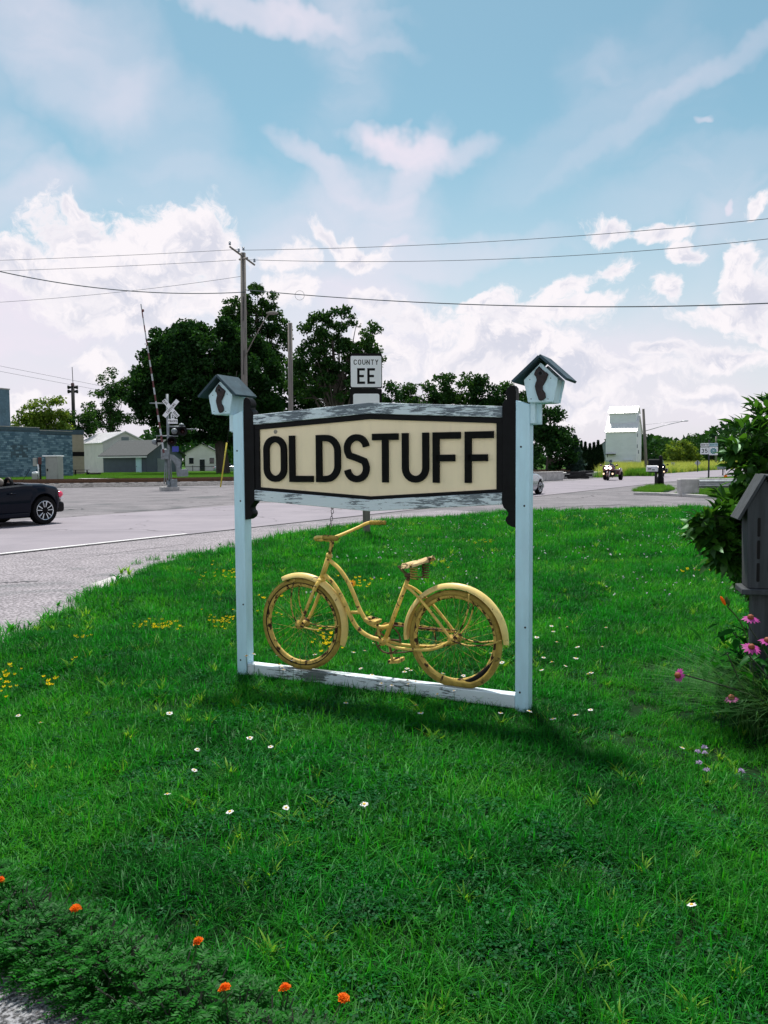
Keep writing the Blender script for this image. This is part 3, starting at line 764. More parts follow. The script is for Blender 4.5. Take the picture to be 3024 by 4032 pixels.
# white pole barn
barn = gable_house('pole_barn', 'white metal pole barn with pale roof behind the blue garage', G(407, 1858) * (128 / G(407, 1858).y), 0, 7.2, 10.5, 4.7, 6.35, WHITESIDING, ROOFMETAL, 0.9, 0.25)
barn.location.z = 0; barn.rotation_euler.z = R_(40)
MB().bb(3.0, 4.2, -0.05, 0.0, 4.85, 5.6).build('gable_vent', GREYSHED, barn)
for i in range(24):
    pass
# blue garage: gable towards the right, door in the long wall
gr0 = G(578, 1862); gr0 = gr0 * (118 / gr0.y); gr0.z = 0
GA = math.atan2(0.9, 0.44)
gar = gable_house('garage', 'low blue garage with dark shingled roof and white door', gr0, GA, 7.6, 8.2, 2.75, 4.75, NAVY, SHINGLE, 0, 0.5)
# local x = along the gable, local y = along the long wall (left)
d_ = MB().bb(-0.06, 0.0, 0.9, 1.95, 0.0, 2.35).build('door', WHITE_PAINT, gar)
MB().ball((-0.1, 1.8, 1.05), 0.05).build('door_handle', STEEL_DARK, d_)
MB().bb(-0.62, -0.5, -0.5, 8.7, 2.30, 2.48).build('fascia', SIGNWHITE, gar)
MB().bb(2.2, 5.0, -0.05, 0.0, 0.0, 2.2).build('garage_door', GREYSHED, gar)
# far white house under the maple
hs0 = P(730, 1852, 152); hs0.z = 0
hs = gable_house('white_house', 'small white house in the shade under the big maple', hs0, R_(8), 6.0, 9, 3.3, 5.0, WHITESIDING, SHINGLE, 0, 0.4)
for (x0, x1, z0, z1) in ((0.7, 1.5, 1.3, 2.4), (2.6, 3.5, 0.0, 2.1), (4.4, 5.2, 1.3, 2.4)):
    w_ = MB().bb(x0, x1, -0.05, 0.0, z0, z1).build('window' if z0 > 0 else 'door', GLASS_DARK, hs)
    MB().bb(x0 - .1, x1 + .1, -0.09, -0.05, z1, z1 + .12).build('lintel', SIGNWHITE, w_)
# porch railing in front of it
pr_ = thing('porch_rail', 'dark timber railing in front of the small white house', 'railing', hs0 + Vector((0.5, -5, 0)), 0)
MB().bb(0, 6, 0, 0.1, 0.75, 0.85).build('rail', STEEL_DARK, pr_)
for i in range(4): MB().bb(i * 2.0 - .05, i * 2.0 + .05, -.02, .12, 0, 1.0 if i else 2.6).build('post', STEEL_DARK, pr_)

# grain elevator
el0 = P(2386, 1839, 166); el0.z = 0
ev = thing('grain_elevator', 'tall white grain elevator with metal roofs and a raised cupola', 'building', el0, R_(-25))
EW, ED = 5.75, 7.6
def roof_pair(W, D, y0, eave, ridge, over, parent, nm):
    """ridge along x; front slope faces -y"""
    m_ = MB(); ym = y0 + D / 2
    sl = (ridge - eave) / (D / 2)
    for sg in (-1, 1):
        ye = ym + sg * (D / 2 + over); ze = eave - over * sl
        m_.prism([(ym, ridge), (ye, ze), (ye, ze + .10), (ym, ridge + .10)], -over, W + over, 'yz')
        n = int((W + 2 * over) / 0.62)
        for i in range(n + 1):
            x = -over + i * (W + 2 * over - .06) / n
            m_.prism([(ym, ridge + .10), (ye, ze + .10), (ye, ze + .19), (ym, ridge + .19)], x, x + .06, 'yz')
    return m_.build(nm, ROOFMETAL, parent)
MB().prism([(0, 0), (ED, 0), (ED, 7.1), (ED / 2 + 1.3, 9.1), (ED / 2 - 1.3, 9.1), (0, 7.1)], 0, EW, 'yz').build('wall', ELEVW, ev)
# horizontal siding laps
sid = MB()
for i in range(34):
    sid.prism([(0, 0.2 + i * 0.2), (-0.02, 0.2 + i * 0.2), (0, 0.39 + i * 0.2)], 0.02, EW - .02, 'yz')
o = sid.build('siding_laps', ELEVW, ev); o['kind'] = 'stuff'
for x_ in (0, EW): MB().bb(x_ - .09, x_ + .09, -0.045, 0.06, 0, 7.1).build('corner_board', ELEVW, ev)
lr = roof_pair(EW, ED, 0, 7.1, 10.2, 0.25, ev, 'roof')
cu = MB().prism([(2.0, 8.3), (ED - 2.0, 8.3), (ED - 2.0, 10.9), (ED / 2, 11.85), (2.0, 10.9)], 0.25, EW - .25, 'yz').build('cupola', ELEVW, ev)
m_ = roof_pair(EW - .5, ED - 4.0, 2.0, 10.9, 12.1, 0.3, cu, 'cupola_roof'); m_.location.x = 0.25
MB().bb(0.0, 1.9, -0.9, -0.03, 2.55, 2.68).build('canopy', STEEL_DARK, ev)
MB().bb(0.30, 0.42, -0.6, -0.48, 2.0, 2.55).build('canopy_bracket', STEEL_DARK, ev)
MB().bb(3.5, 5.0, -0.7, -0.03, 0, 1.35).build('loading_bin', ELEVW, ev)
MB().bb(3.45, 5.05, -0.75, 0.0, 1.352, 1.45).build('bin_lid', ROOFMETAL, ev)
for (y, z) in ((1.6, 6.0), (1.4, 3.8), (3.0, 2.7)):
    MB().bb(EW, EW + .1, y, y + .5, z, z + .7).build('hatch', GREYSHED, ev)
sh0 = P(2361, 1839, 172); sh0.z = 0
sh = gable_house('grey_shed', 'grey lean shed standing against the grain elevator', sh0, R_(-27.5), 3.0, 6, 4.4, 5.5, GREYSHED, SHINGLE, 0, 0.1)

# ================================================================== THE SHOP SIGN
SL, SR = G(954, 2674), G(2054, 2815)
SE = (SR - SL); SD_ = SE.length; SANG = math.atan2(SE.y, SE.x)
SEu = SE.normalized(); SBk = Vector((-SEu.y, SEu.x, 0))
sg = thing('shop_sign', 'white framed cream hexagonal wooden shop sign reading OLDSTUFF on the lawn', 'sign', SL, SANG)
def post(u, inner):
    hw = 0.0435
    hi, lo = 1.945, 1.915
    zl, zr = (lo, hi) if inner > 0 else (hi, lo)
    m_ = MB().prism([(u - hw, -0.3), (u + hw, -0.3), (u + hw, zr), (u - hw, zl)], 0.0, 0.087, 'xz')
    p = m_.build('post', WHITE_PAINT, sg, bevel=0.004)
    p['label'] = 'white square post on the sign’s %s end' % ('far, left' if inner > 0 else 'near, right')
    for (z, dx) in ((1.66, -.01), (1.30, .012), (0.55, .02), (0.14, -.012)):
        MB().lathe([(0.0065, 0), (0.0055, 0.003), (0, 0.004)], 10, (u + dx, 0.0, z), Rx(R_(90))).build('nail', STEEL_DARK, p)
    return p
post(0.0, 1); post(SD_, -1)
def finial(u0, sgn, nm):
    pl = [(.0445, 1.165), (.072, 1.170), (.098, 1.186), (.110, 1.207), (.106, 1.226), (.093, 1.238), (.092, 1.255), (.104, 1.272), (.122, 1.288), (.1305, 1.312), (.1305, 1.905),
          (.128, 1.93), (.116, 1.945), (.104, 1.952), (.102, 1.966), (.110, 1.978), (.110, 1.998), (.098, 2.022), (.078, 2.038), (.060, 2.036), (.0475, 2.02), (.0445, 1.99)]
    MB().prism([(u0 + sgn * a, b) for a, b in pl], 0.006, 0.078, 'xz').build('finial', BLACK_PAINT, sg, bevel=0.003)
finial(0, 1, ''); finial(SD_, -1, '')
BW = .131; CX = SD_ / 2
def hexa(z_lo_e, z_lo_c, z_hi_e, z_hi_c, x0): return [(x0, z_lo_e), (CX, z_lo_c), (SD_ - x0, z_lo_e), (SD_ - x0, z_hi_e), (CX, z_hi_c), (x0, z_hi_e)]
def chev(z0e, z0c, z1e, z1c, x0): return [(x0, z0e), (CX, z0c), (SD_ - x0, z0e), (SD_ - x0, z1e), (CX, z1c), (x0, z1e)]
MB().prism(chev(1.842, 1.893, 1.911, 1.967, BW), 0.0, 0.078, 'xz').build('top_beam', FLAKY_TOP, sg, bevel=0.004)
MB().prism(chev(1.305, 1.246, 1.380, 1.322, BW), 0.0, 0.078, 'xz').build('bottom_beam', FLAKY, sg, bevel=0.004)
x1 = .170
fb = MB()
fb.prism(chev(1.806, 1.857, 1.841, 1.892, BW), 0.012, 0.070, 'xz')
fb.build('border', BLACK_PAINT, sg, bevel=0.003)
MB().prism(chev(1.381, 1.323, 1.402, 1.345, BW), 0.012, 0.070, 'xz').build('border', BLACK_PAINT, sg, bevel=0.003)
for s_ in (0, 1):
    a, b = (BW, x1) if s_ == 0 else (SD_ - x1, SD_ - BW)
    MB().bb(a, b, 0.013, 0.069, 1.388, 1.822).build('border', BLACK_PAINT, sg, bevel=0.002)
MB().prism(hexa(1.388, 1.330, 1.822, 1.873, x1 - .02), 0.028, 0.062, 'xz').build('panel', CREAM, sg)
for i, ch in enumerate('OLDSTUFF'):
    xs = [.208, .420, .635, .852, 1.064, 1.280, 1.496, 1.713][i]
    m_ = MB()
    for pts, cl in glyph(ch, .187 / .322, .0215 / .322): ribbon(m_, pts, cl, .0215 / .322, xs, 1.438, .322, 0.006, 0.0275)
    lo = m_.build('letter', LETTER, sg)
# little worn mark over the O
MB().lathe([(0.016, 0), (0.015, .001)], 9, (0.300, 0.0275, 1.790), Rx(R_(90))).build('worn_mark', pm('worn_mark', (0.30, 0.28, 0.23), .8, var=.4, scale=90), sg)
MB().bb(0.0445, SD_ - .0445, 0.004, 0.083, 0.032, 0.118).build('base_rail', FLAKY_RAIL, sg, bevel=0.006)

# birdhouses on brackets outside both posts
def birdhouse(u, sgn, label):
    """local origin at the bracket foot; x along the sign, y back, z up"""
    t = thing('birdhouse', label, 'birdhouse', SL + SEu * u + SBk * 0.04 + Vector((0, 0, 1.925)), SANG)
    yf = -0.077
    def wall(y0, y1, nm, wavy=True):
        L_ = [(-.077, 0), (-.084, .035), (-.088, .062), (-.096, .09), (-.103, .134)]
        R__ = [(-a, b) for a, b in L_]
        pl = L_[::-1] + R__ + [(0, .232)]
        return MB().prism(pl, y0, y1, 'xz').build(nm, BIRDWHITE, t, bevel=0.0015)
    wall(yf, yf + .016, 'front_wall'); wall(yf + .168, yf + .184, 'back_wall')
    for s in (-1, 1):
        m_ = MB().add([(s * .070, yf + .016, 0), (s * .070, yf + .168, 0), (s * .092, yf + .168, .13), (s * .092, yf + .016, .13),
                       (s * .060, yf + .016, 0), (s * .060, yf + .168, 0), (s * .082, yf + .168, .13), (s * .082, yf + .016, .13)],
                      [(0, 1, 2, 3), (7, 6, 5, 4), (0, 4, 5, 1), (3, 2, 6, 7)])
        m_.build('side_wall', BIRDWHITE, t)
    MB().bb(-.068, .068, yf + .016, yf + .168, -.004, .008).build('floor_board', BIRDWHITE, t)
    for s in (-1, 1):
        ze = .118; xe = s * .158; th = .016
        pk = (.0, .262 if s > 0 else .256)
        d = Vector((xe - pk[0], ze - pk[1])); n_ = Vector((-d.y, d.x)).normalized() * (th if s > 0 else -th)
        a = (pk[0] - s * .004, pk[1] + .004)
        MB().prism([a, (xe, ze), (xe + n_.x, ze + n_.y), (a[0] + n_.x, a[1] + n_.y)], yf - .045, yf + .215, 'xz').build('roof_panel', ROOFGREEN, t, bevel=0.0015)
    # carved dark plaque with entrance hole
    pl = [(0, .212), (.022, .188), (.044, .163), (.036, .150), (.030, .132), (.029, .115), (.024, .092), (.022, .072), (.027, .05), (.024, .025), (.014, .010), (0, .006)]
    full = pl + [(-a, b) for a, b in pl[-2:0:-1]]
    full = [(a + .010 * math.sin(b * 55), b) for a, b in full]
    pq = MB().prism(full, yf - .012, yf - .0005, 'xz').build('plaque', PLAQUE, t, bevel=0.004)
    m_ = MB().torus((.001, yf - .0125, .168), .0125, .0030, 18, 6)
    m_.tube([(-.028, yf - .0125, .158), (-.014, yf - .013, .163)], .0018, 5); m_.tube([(.016, yf - .013, .163), (.03, yf - .0125, .158)], .0018, 5)
    m_.build('hole_rim', GREYWOOD, pq, True)
    MB().lathe([(.011, 0), (.0, 0.0006)], 16, (.001, yf - .0124, .168), Rx(R_(90))).build('entrance_hole', SIGNBLACK, pq)
    for z in (.118, .058):
        MB().tube([(-.018 + .008 * math.sin(z * 55), yf - .0125, z), (.002, yf - .015, z + .007), (.02, yf - .0125, z + .002)], .0016, 5).build('carved_line', GREYWOOD, pq, True)
    for (x, z) in ((-.066, .135), (.060, .138), (-.058, .020), (.045, .016)):
        MB().lathe([(.0034, 0), (.003, .0015)], 8, (x, yf, z), Rx(R_(90))).build('nail', STEEL_DARK, t)
    # bracket: two narrow boards against the outer face of the post
    bx = -sgn * .075
    b_ = MB().bb(min(bx, bx + sgn * .030), max(bx, bx + sgn * .030), -.036, .018, -.125, -.004).build('bracket', BIRDWHITE, t, bevel=0.002)
    MB().bb(min(bx, bx + sgn * .055), max(bx, bx + sgn * .055), .019, .042, -.130, -.004).build('bracket', BIRDWHITE, t, bevel=0.002)
    return t
birdhouse(-0.120, -1, 'white birdhouse with dark roof on the far, left sign post')
birdhouse(SD_ + 0.120, 1, 'white birdhouse with dark roof on the near, right sign post, against the sky')

# chain that hangs from the bottom beam and holds the handlebar
cz = thing('hanging_chain', 'rusty chain on a screw eye hanging from the sign above the handlebar', 'chain', SL + SEu * .742 + SBk * .04 + Vector((0, 0, 1.06)), SANG)
MB().torus((0, 0, .205), .010, .0028, 18, 6).build('screw_eye', STEEL_DARK, cz, True)
zz_ = .190
for i in range(6):
    h = .030
    pts = [(0.0075 * math.cos(a), 0, (h / 2 - .0075) * (1 if math.sin(a) > 0 else -1) + .0075 * math.sin(a)) for a in [2 * math.pi * k / 16 for k in range(16)]]
    rot = Rz(R_(90 * (i % 2) + 20))
    pts = [rot @ Vector(p) + Vector((-.004 * i, 0, zz_ - h / 2 + .002)) for p in pts]
    MB().tube(pts, .0020, 6, closed=True).build('chain_link', STEEL_DARK, cz, True)
    zz_ -= h - .005
MB().tube([(-.022, 0, zz_), (-.024, 0, zz_ - .02), (-.020, 0, zz_ - .045)], .0018, 6).build('wire_hook', STEEL_DARK, cz, True)

# ================================================================== BICYCLE
B0 = (1.06, .045, .118)
bk = thing('bicycle', 'old step-through bicycle painted all yellow and rusting, under the shop sign', 'bicycle', SL + SEu * B0[0] + SBk * B0[1] + Vector((0, 0, B0[2])), SANG)
def bp(u, v, w=0.0): return Vector((u - B0[0], -w, v - B0[2]))     # w = towards the camera, from the bike's middle plane
def curve(pts, n=8):
    P_ = [Vector(p) for p in pts]; out = []
    for i in range(len(P_) - 1):
        a, b, c, d = P_[max(i - 1, 0)], P_[i], P_[i + 1], P_[min(i + 2, len(P_) - 1)]
        for k in range(n):
            t = k / n
            out.append(0.5 * ((2 * b) + (c - a) * t + (2 * a - 5 * b + 4 * c - d) * t * t + (3 * b - 3 * c + d - a) * t ** 3))
    return out + [P_[-1]]
FA, RA, BBk = bp(.490, .440), bp(1.632, .432), bp(1.13, .372)
def wheel(c, nm, loose):
    w_ = link(bpy.data.objects.new(nm, None), bk); w_.location = c
    w_.empty_display_size = .05
    rim = MB()
    prof = []
    for i in range(56):
        pass
    rim.torus((0, 0, 0), .277, .0165, 56, 8, flat=0.95)
    rim.torus((0, 0, 0), .285, .010, 56, 6, flat=1.9)
    rim.build('rim', BIKE_WORN, w_, True)
    for s in (-1, 1): MB().torus((0, s * .0165, 0), .2905, .0042, 56, 6).build('rim_gap', DARKRUBBER, w_, True)
    ty = MB()
    if not loose:
        ty.torus((0, 0, 0), .302, .0215, 64, 12, flat=1.0)
        ty.torus((0, 0, 0), .3225, .0035, 64, 6, flat=4.0)
    else:
        pts = []
        for i in range(64):
            t = 2 * math.pi * i / 64
            dr = 0.0; y = 0.0
            k = math.exp(-((math.degrees(t) - 310) / 38) ** 2)
            dr = .020 * k; y = -.022 * k
            r = .296 + dr
            z = r * math.sin(t)
            pts.append(Vector((r * math.cos(t), y, max(z, -.290))))
        ty.tube(pts, .022, 12, closed=True)
    ty.build('tyre', BIKE_TYRE, w_, True)
    if loose:
        pts = [Vector((.287 * math.cos(R_(a)), .006, .287 * math.sin(R_(a)))) for a in range(262, 356, 6)]
        MB().tube(pts, [.010 + .016 * math.sin(math.pi * i / (len(pts) - 1)) for i in range(len(pts))], 8, flat=1.25).build('inner_tube', DARKRUBBER, w_, True)
    MB().lathe([(.010, -.055), (.010, -.048), (.034, -.046), (.034, -.040), (.022, -.036), (.022, .036), (.034, .040), (.034, .046), (.010, .048), (.010, .055)], 14, (0, 0, 0), Rx(R_(90))).build('hub', BIKE_WORN, w_, True)
    sp = MB()
    for i in range(36):
        a = 2 * math.pi * i / 36 + .05
        s = 1 if i % 2 else -1
        off = R_(62) * (1 if (i // 2) % 2 else -1)
        h = Vector((.031 * math.cos(a + off), s * .042, .031 * math.sin(a + off)))
        r = Vector((.272 * math.cos(a), 0, .272 * math.sin(a)))
        sp.tube([h, r], .0008, 4, cap=False)
    sp.build('spokes', BIKE_WORN, w_)['kind'] = 'stuff'
    nip = MB()
    for i in range(36):
        a = 2 * math.pi * i / 36 + .05
        nip.tube([(.262 * math.cos(a), 0, .262 * math.sin(a)), (.274 * math.cos(a), 0, .274 * math.sin(a))], .0032, 5)
    nip.build('spoke_nipples', RUST, w_)['kind'] = 'stuff'
    return w_
wheel(FA, 'front_wheel', False); wheel(RA, 'rear_wheel', True)
# fork
fk = MB()
for s in (-1, 1):
    fk.tube(curve([bp(.646, .757, s * .020), bp(.628, .715, s * .046), bp(.585, .62, s * .054), bp(.535, .515, s * .053), bp(.49, .44, s * .052)]), [.0135] * 12 + [.0125] * 8 + [.011] * 12 + [.009], 10)
fk.ball(bp(.646, .757), (.03, .038, .018), 12, 8)
fk.build('fork', BIKE, bk, True)
fr = MB()
fr.tube([bp(.648, .764), bp(.711, .932)], .0185, 14)
fr.tube([bp(.644, .753), bp(.652, .775)], .0225, 14); fr.tube([bp(.706, .918), bp(.714, .942)], .0225, 14)
# twin curved step-through tubes
fr.tube(curve([bp(.702, .905), bp(.785, .845), bp(.85, .765), bp(.900, .670), bp(.945, .570), bp(1.005, .492), bp(1.10, .462), bp(1.172, .478)]), .0145, 10)
fr.tube(curve([bp(.664, .800), bp(.735, .745), bp(.79, .672), bp(.835, .595), bp(.875, .515), bp(.93, .440), bp(1.02, .390), bp(1.13, .372)]), .0155, 10)
fr.tube([bp(.880, .548), bp(.957, .552)], .0115, 8)
fr.tube([bp(1.13, .372), bp(1.300, .792)], .0150, 12)                    # seat tube
fr.tube([bp(1.13, .372, -.04), bp(1.13, .372, .04)], .026, 14)            # bottom bracket shell
for s in (-1, 1):
    fr.tube(curve([bp(1.15, .362, s * .025), bp(1.25, .345, s * .05), bp(1.45, .352, s * .058), bp(1.56, .385, s * .058), bp(1.632, .432, s * .058)]), .0105, 8)
    fr.tube(curve([bp(1.285, .757, s * .018), bp(1.35, .725, s * .034), bp(1.45, .64, s * .050), bp(1.55, .53, s * .057), bp(1.628, .436, s * .058)]), .0095, 8)
fr.ball(bp(1.632, .432, .062), (.02, .008, .022)); fr.ball(bp(1.632, .432, -.062), (.02, .008, .022))
fr.build('frame', BIKE, bk, True)
# fenders: curved sheet arcs
def fender(c, a0, a1, R0, nm, lab, tail=0.0):
    m_ = MB(); n = 30; k = 9
    vs_ = []
    for i in range(n + 1):
        a = R_(a0 + (a1 - a0) * i / n)
        wid = .036
        if i == 0: wid = .010
        if i == 1: wid = .028
        if i == n: wid = .012
        if i == n - 1: wid = .026
        for layer in (0, 1):
            for j in range(k):
                q = -1 + 2 * j / (k - 1)
                r = R0 - (q * q) * .030 - layer * .0025
                vs_.append((c.x + r * math.cos(a), c.y + q * wid, c.z + r * math.sin(a)))
    fs = []; st = 2 * k
    for i in range(n):
        for j in range(k - 1):
            fs.append((i * st + j, i * st + j + 1, (i + 1) * st + j + 1, (i + 1) * st + j))
            fs.append((i * st + k + j + 1, i * st + k + j, (i + 1) * st + k + j, (i + 1) * st + k + j + 1))
        for j, f_ in ((0, 1), (k - 1, -1)):
            q = (i * st + j, (i + 1) * st + j, (i + 1) * st + k + j, i * st + k + j)
            fs.append(q[::f_])
    m_.add(vs_, fs)
    o = m_.build(nm, BIKE_FENDER, bk, True, auto=60); o['label'] = lab
    return o
fender(FA, 118, -22, .362, 'fender', 'yellow front mudguard with flaked patches')
fender(RA, 186, -2, .362, 'fender', 'yellow rear mudguard flecked with rust')
for s in (-1, 1):
    MB().tube(curve([bp(.490, .440, s * .062), bp(.445, .52, s * .060), bp(.430, .63, s * .052), bp(.452, .755, s * .040)]), .0052, 6).build('fender_stay', BIKE_WORN, bk, True)
    MB().tube(curve([bp(.490, .440, s * .062), bp(.60, .418, s * .060), bp(.73, .428, s * .052), bp(.806, .462, s * .040)]), .0052, 6).build('fender_stay', BIKE_WORN, bk, True)
    MB().tube(curve([bp(1.632, .432, s * .066), bp(1.70, .52, s * .060), bp(1.738, .63, s * .052), bp(1.742, .735, s * .040)]), .0052, 6).build('fender_stay', BIKE_WORN, bk, True)
    MB().tube(curve([bp(1.632, .432, s * .066), bp(1.75, .408, s * .060), bp(1.88, .425, s * .052), bp(1.955, .455, s * .040)]), .0052, 6).build('fender_stay', BIKE_WORN, bk, True)
# stem, handlebar, grips
st_ = MB(); st_.tube([bp(.711, .932), bp(.731, 1.005)], .0125, 12); st_.tube(curve([bp(.729, .998), bp(.733, 1.025), bp(.716, 1.043), bp(.700, 1.047)]), [.015] * 8 + [.017] * 8 + [.019] * 9, 10)
st_.tube([bp(.700, 1.047, -.022), bp(.700, 1.047, .022)], .018, 12)
st_.build('stem', BIKE_WORN, bk, True)
hb = MB().tube(curve([bp(.955, 1.141, -.335), bp(.860, 1.139, -.318), bp(.795, 1.105, -.265), bp(.735, 1.066, -.15), bp(.702, 1.047, -.05), bp(.692, 1.046, .06), bp(.702, 1.056, .16), bp(.752, 1.078, .25), bp(.83, 1.088, .30), bp(.925, 1.086, .315)]), .0118, 10).build('handlebar', BIKE, bk, True)
def grip(pts, lab):
    C_ = curve(pts, 14)
    rs = [.0165 + .0018 * (1 if (i % 4) < 2 else -1) for i in range(len(C_))]; rs[-1] = .014
    o = MB().tube(C_, rs, 12).build('grip', BIKE_TYRE, hb, True); return o
grip([bp(.868, 1.1395, -.320), bp(.92, 1.141, -.329), bp(.985, 1.141, -.340)], '')
grip([bp(.842, 1.088, .302), bp(.895, 1.087, .311), bp(.950, 1.085, .318)], '')
# saddle: torn cover on coil springs
sdl = MB()
prof = [(-.098, .020, .000), (-.070, .040, .006), (-.03, .058, .016), (.02, .085, .030), (.070, .100, .048), (.105, .088, .060), (.120, .050, .062)]
vs_ = []; rs_ = random.Random(9)
for (x, hw, z) in prof:
    for j in range(9):
        q = -1 + 2 * j / 8
        vs_.append(bp(1.358 + x, .893 + z * 1.0 + .006 * (1 - q * q) - .020 * abs(q) ** 3 + rs_.uniform(-.007, .007), q * hw * rs_.uniform(.93, 1.06)))
for (x, hw, z) in prof:
    for j in range(9):
        q = -1 + 2 * j / 8
        vs_.append(bp(1.358 + x, .885 + z * 1.0 + .004 * (1 - q * q) - .022 * abs(q) ** 3, q * hw * .95))
n = len(prof); fs = []
for i in range(n - 1):
    for j in range(8):
        fs.append((i * 9 + j, i * 9 + j + 1, (i + 1) * 9 + j + 1, (i + 1) * 9 + j)[::-1])
        b_ = n * 9
        fs.append((b_ + i * 9 + j, b_ + i * 9 + j + 1, b_ + (i + 1) * 9 + j + 1, b_ + (i + 1) * 9 + j))
for i in range(n - 1):
    for j in (0, 8):
        fs.append((i * 9 + j, (i + 1) * 9 + j, n * 9 + (i + 1) * 9 + j, n * 9 + i * 9 + j))
for j in range(8):
    fs.append((j, j + 1, n * 9 + j + 1, n * 9 + j)); fs.append(((n - 1) * 9 + j, (n - 1) * 9 + j + 1, n * 9 + (n - 1) * 9 + j + 1, n * 9 + (n - 1) * 9 + j))
sdl.add(vs_, fs)
so_ = sdl.build('saddle', SADDLE, bk); so_['label'] = 'torn, rusted saddle cover'
so2 = MB()
for (x, y) in ((1.352, .045), (1.360, -.045), (1.40, .0)):
    if y == 0: continue
    x += .012 if y > 0 else .05
    pts = [bp(x + (.020 + .005 * k / 72) * math.cos(k * math.pi / 6), .812 + .098 * k / 72, y + .022 * math.sin(k * math.pi / 6)) for k in range(73)]
    MB().tube(pts, .0048, 6).build('saddle_spring', RUST if y < 0 else BIKE_TYRE, so_, True)
ur = MB()
for s in (-1, 1): ur.tube(curve([bp(1.235, .885, s * .012), bp(1.29, .835, s * .016), bp(1.36, .812, s * .040), bp(1.40, .812, s * .05)]), .0045, 6)
ur.tube([bp(1.298, .785), bp(1.312, .822)], .0135, 10); ur.box(bp(1.314, .826), (.045, .06, .022))
ur.build('saddle_frame', RUST, so_, True)
# crankset
cr = MB()
cr.tube([bp(1.13, .372, -.055), bp(1.13, .372, .062)], .011, 10)
cr.tube(curve([bp(1.13, .372, .060), bp(1.118, .44, .066), bp(1.105, .525, .070)]), .0095, 8)
cr.tube(curve([bp(1.13, .372, -.055), bp(1.142, .31, -.060), bp(1.155, .222, -.066)]), .0095, 8)
crk = cr.build('crank', BIKE_WORN, bk, True)
def pedal(c, tilt):
    p = MB(); r = Ry(tilt)
    p.tube([c + r @ Vector((0, -.058, 0)), c + r @ Vector((0, .058, 0))], .007, 8)
    for s in (-1, 1): p.box(c + r @ Vector((s * .030, 0, 0)), (.024, .096, .026), r)
    for s in (-1, 1): p.box(c + r @ Vector((0, s * .052, 0)), (.080, .006, .022), r)
    return p.build('pedal', BIKE_WORN, crk, bevel=.003)
pedal(bp(1.105, .532, .128), R_(12)); pedal(bp(1.157, .214, -.128), R_(-8))
cg = MB(); cg.torus(bp(1.13, .372, -.048), .092, .005, 44, 6)
for i in range(5):
    a = 2 * math.pi * i / 5
    cg.tube([bp(1.13 + .02 * math.cos(a), .372 + .02 * math.sin(a), -.048), bp(1.13 + .09 * math.cos(a), .372 + .09 * math.sin(a), -.048)], .007, 6)
for i in range(46):
    a = 2 * math.pi * i / 46
    cg.box(bp(1.13 + .098 * math.cos(a), .372 + .098 * math.sin(a), -.048), (.008, .004, .005), Ry(-a))
cg.build('chainring', RUST, crk, False)
ch_ = MB()
up = [bp(1.13, .472, -.048), bp(1.40, .470, -.048), bp(1.632, .475, -.048)]; dn = [bp(1.13, .274, -.048), bp(1.40, .325, -.048), bp(1.632, .390, -.048)]
ch_.tube(curve(up), .0045, 5); ch_.tube(curve(dn), .0045, 5)
ch_.build('chain', RUST, bk, True)
gu = MB()
gp = [(1.03, .40), (1.05, .45), (1.10, .482), (1.18, .490), (1.56, .474), (1.60, .455), (1.56, .450), (1.20, .462), (1.12, .452), (1.075, .42), (1.06, .385)]
gu.prism([(bp(a, b).x, bp(a, b).z) for a, b in gp], .066, .072, 'xz')
gu.tube([bp(1.46, .46, -.068), bp(1.475, .385, -.064)], .006, 6)
gu.build('chain_guard', BIKE_WORN, bk)

# ================================================================== COUNTY ROAD SIGN behind the shop sign
cs0 = G(1444, 2115)
cs = thing('county_route_sign', 'black and white COUNTY EE route sign on a square wooden post', 'road sign', cs0, R_(4))
MB().bb(-.075, .075, 0.012, .11, -.3, 3.78).build('post', POLEWOOD, cs, bevel=.006)
def rrect(x0, x1, z0, z1, r, n=5):
    return [(a, b) for (a, b) in arc(x1 - r, z0 + r, r, r, -90, 0, n) + arc(x1 - r, z1 - r, r, r, 0, 90, n) + arc(x0 + r, z1 - r, r, r, 90, 180, n) + arc(x0 + r, z0 + r, r, r, 180, 270, n)]
pn = MB().prism(rrect(-.315, .345, 3.07, 3.785, .035), 0.0, 0.006, 'xz').build('route_panel', SIGNBLACK, cs)
MB().prism(rrect(-.300, .330, 3.10, 3.735, .03), -.003, -.0005, 'xz').build('white_field', SIGNWHITE, pn)
m_ = MB(); L_ = text_len('COUNTY', .105, .62, .22); write(m_, 'COUNTY', .015 - L_ / 2, 3.555, .105, .62, .22, .07, -.006, -.003); m_.build('lettering', SIGNBLACK, pn)
m_ = MB(); L_ = text_len('EE', .32, .50, .15); write(m_, 'EE', .015 - L_ / 2, 3.165, .32, .50, .15, .075, -.006, -.003); m_.build('lettering', SIGNBLACK, pn)
MB().lathe([(.012, 0), (.010, .006)], 8, (.02, -.003, 3.60), Rx(R_(90))).build('bolt', SIGNBLACK, pn)
MB().lathe([(.012, 0), (.010, .006)], 8, (.0, -.0, 3.775), Rx(R_(90))).build('bolt', SIGNBLACK, pn)
p2 = MB().prism(rrect(-.32, .34, 2.62, 3.065, .03), 0.0, 0.006, 'xz').build('arrow_panel', SIGNBLACK, cs)
MB().prism(rrect(-.255, .285, 2.66, 2.965, .04), -.003, -.0005, 'xz').build('white_field', SIGNWHITE, p2)

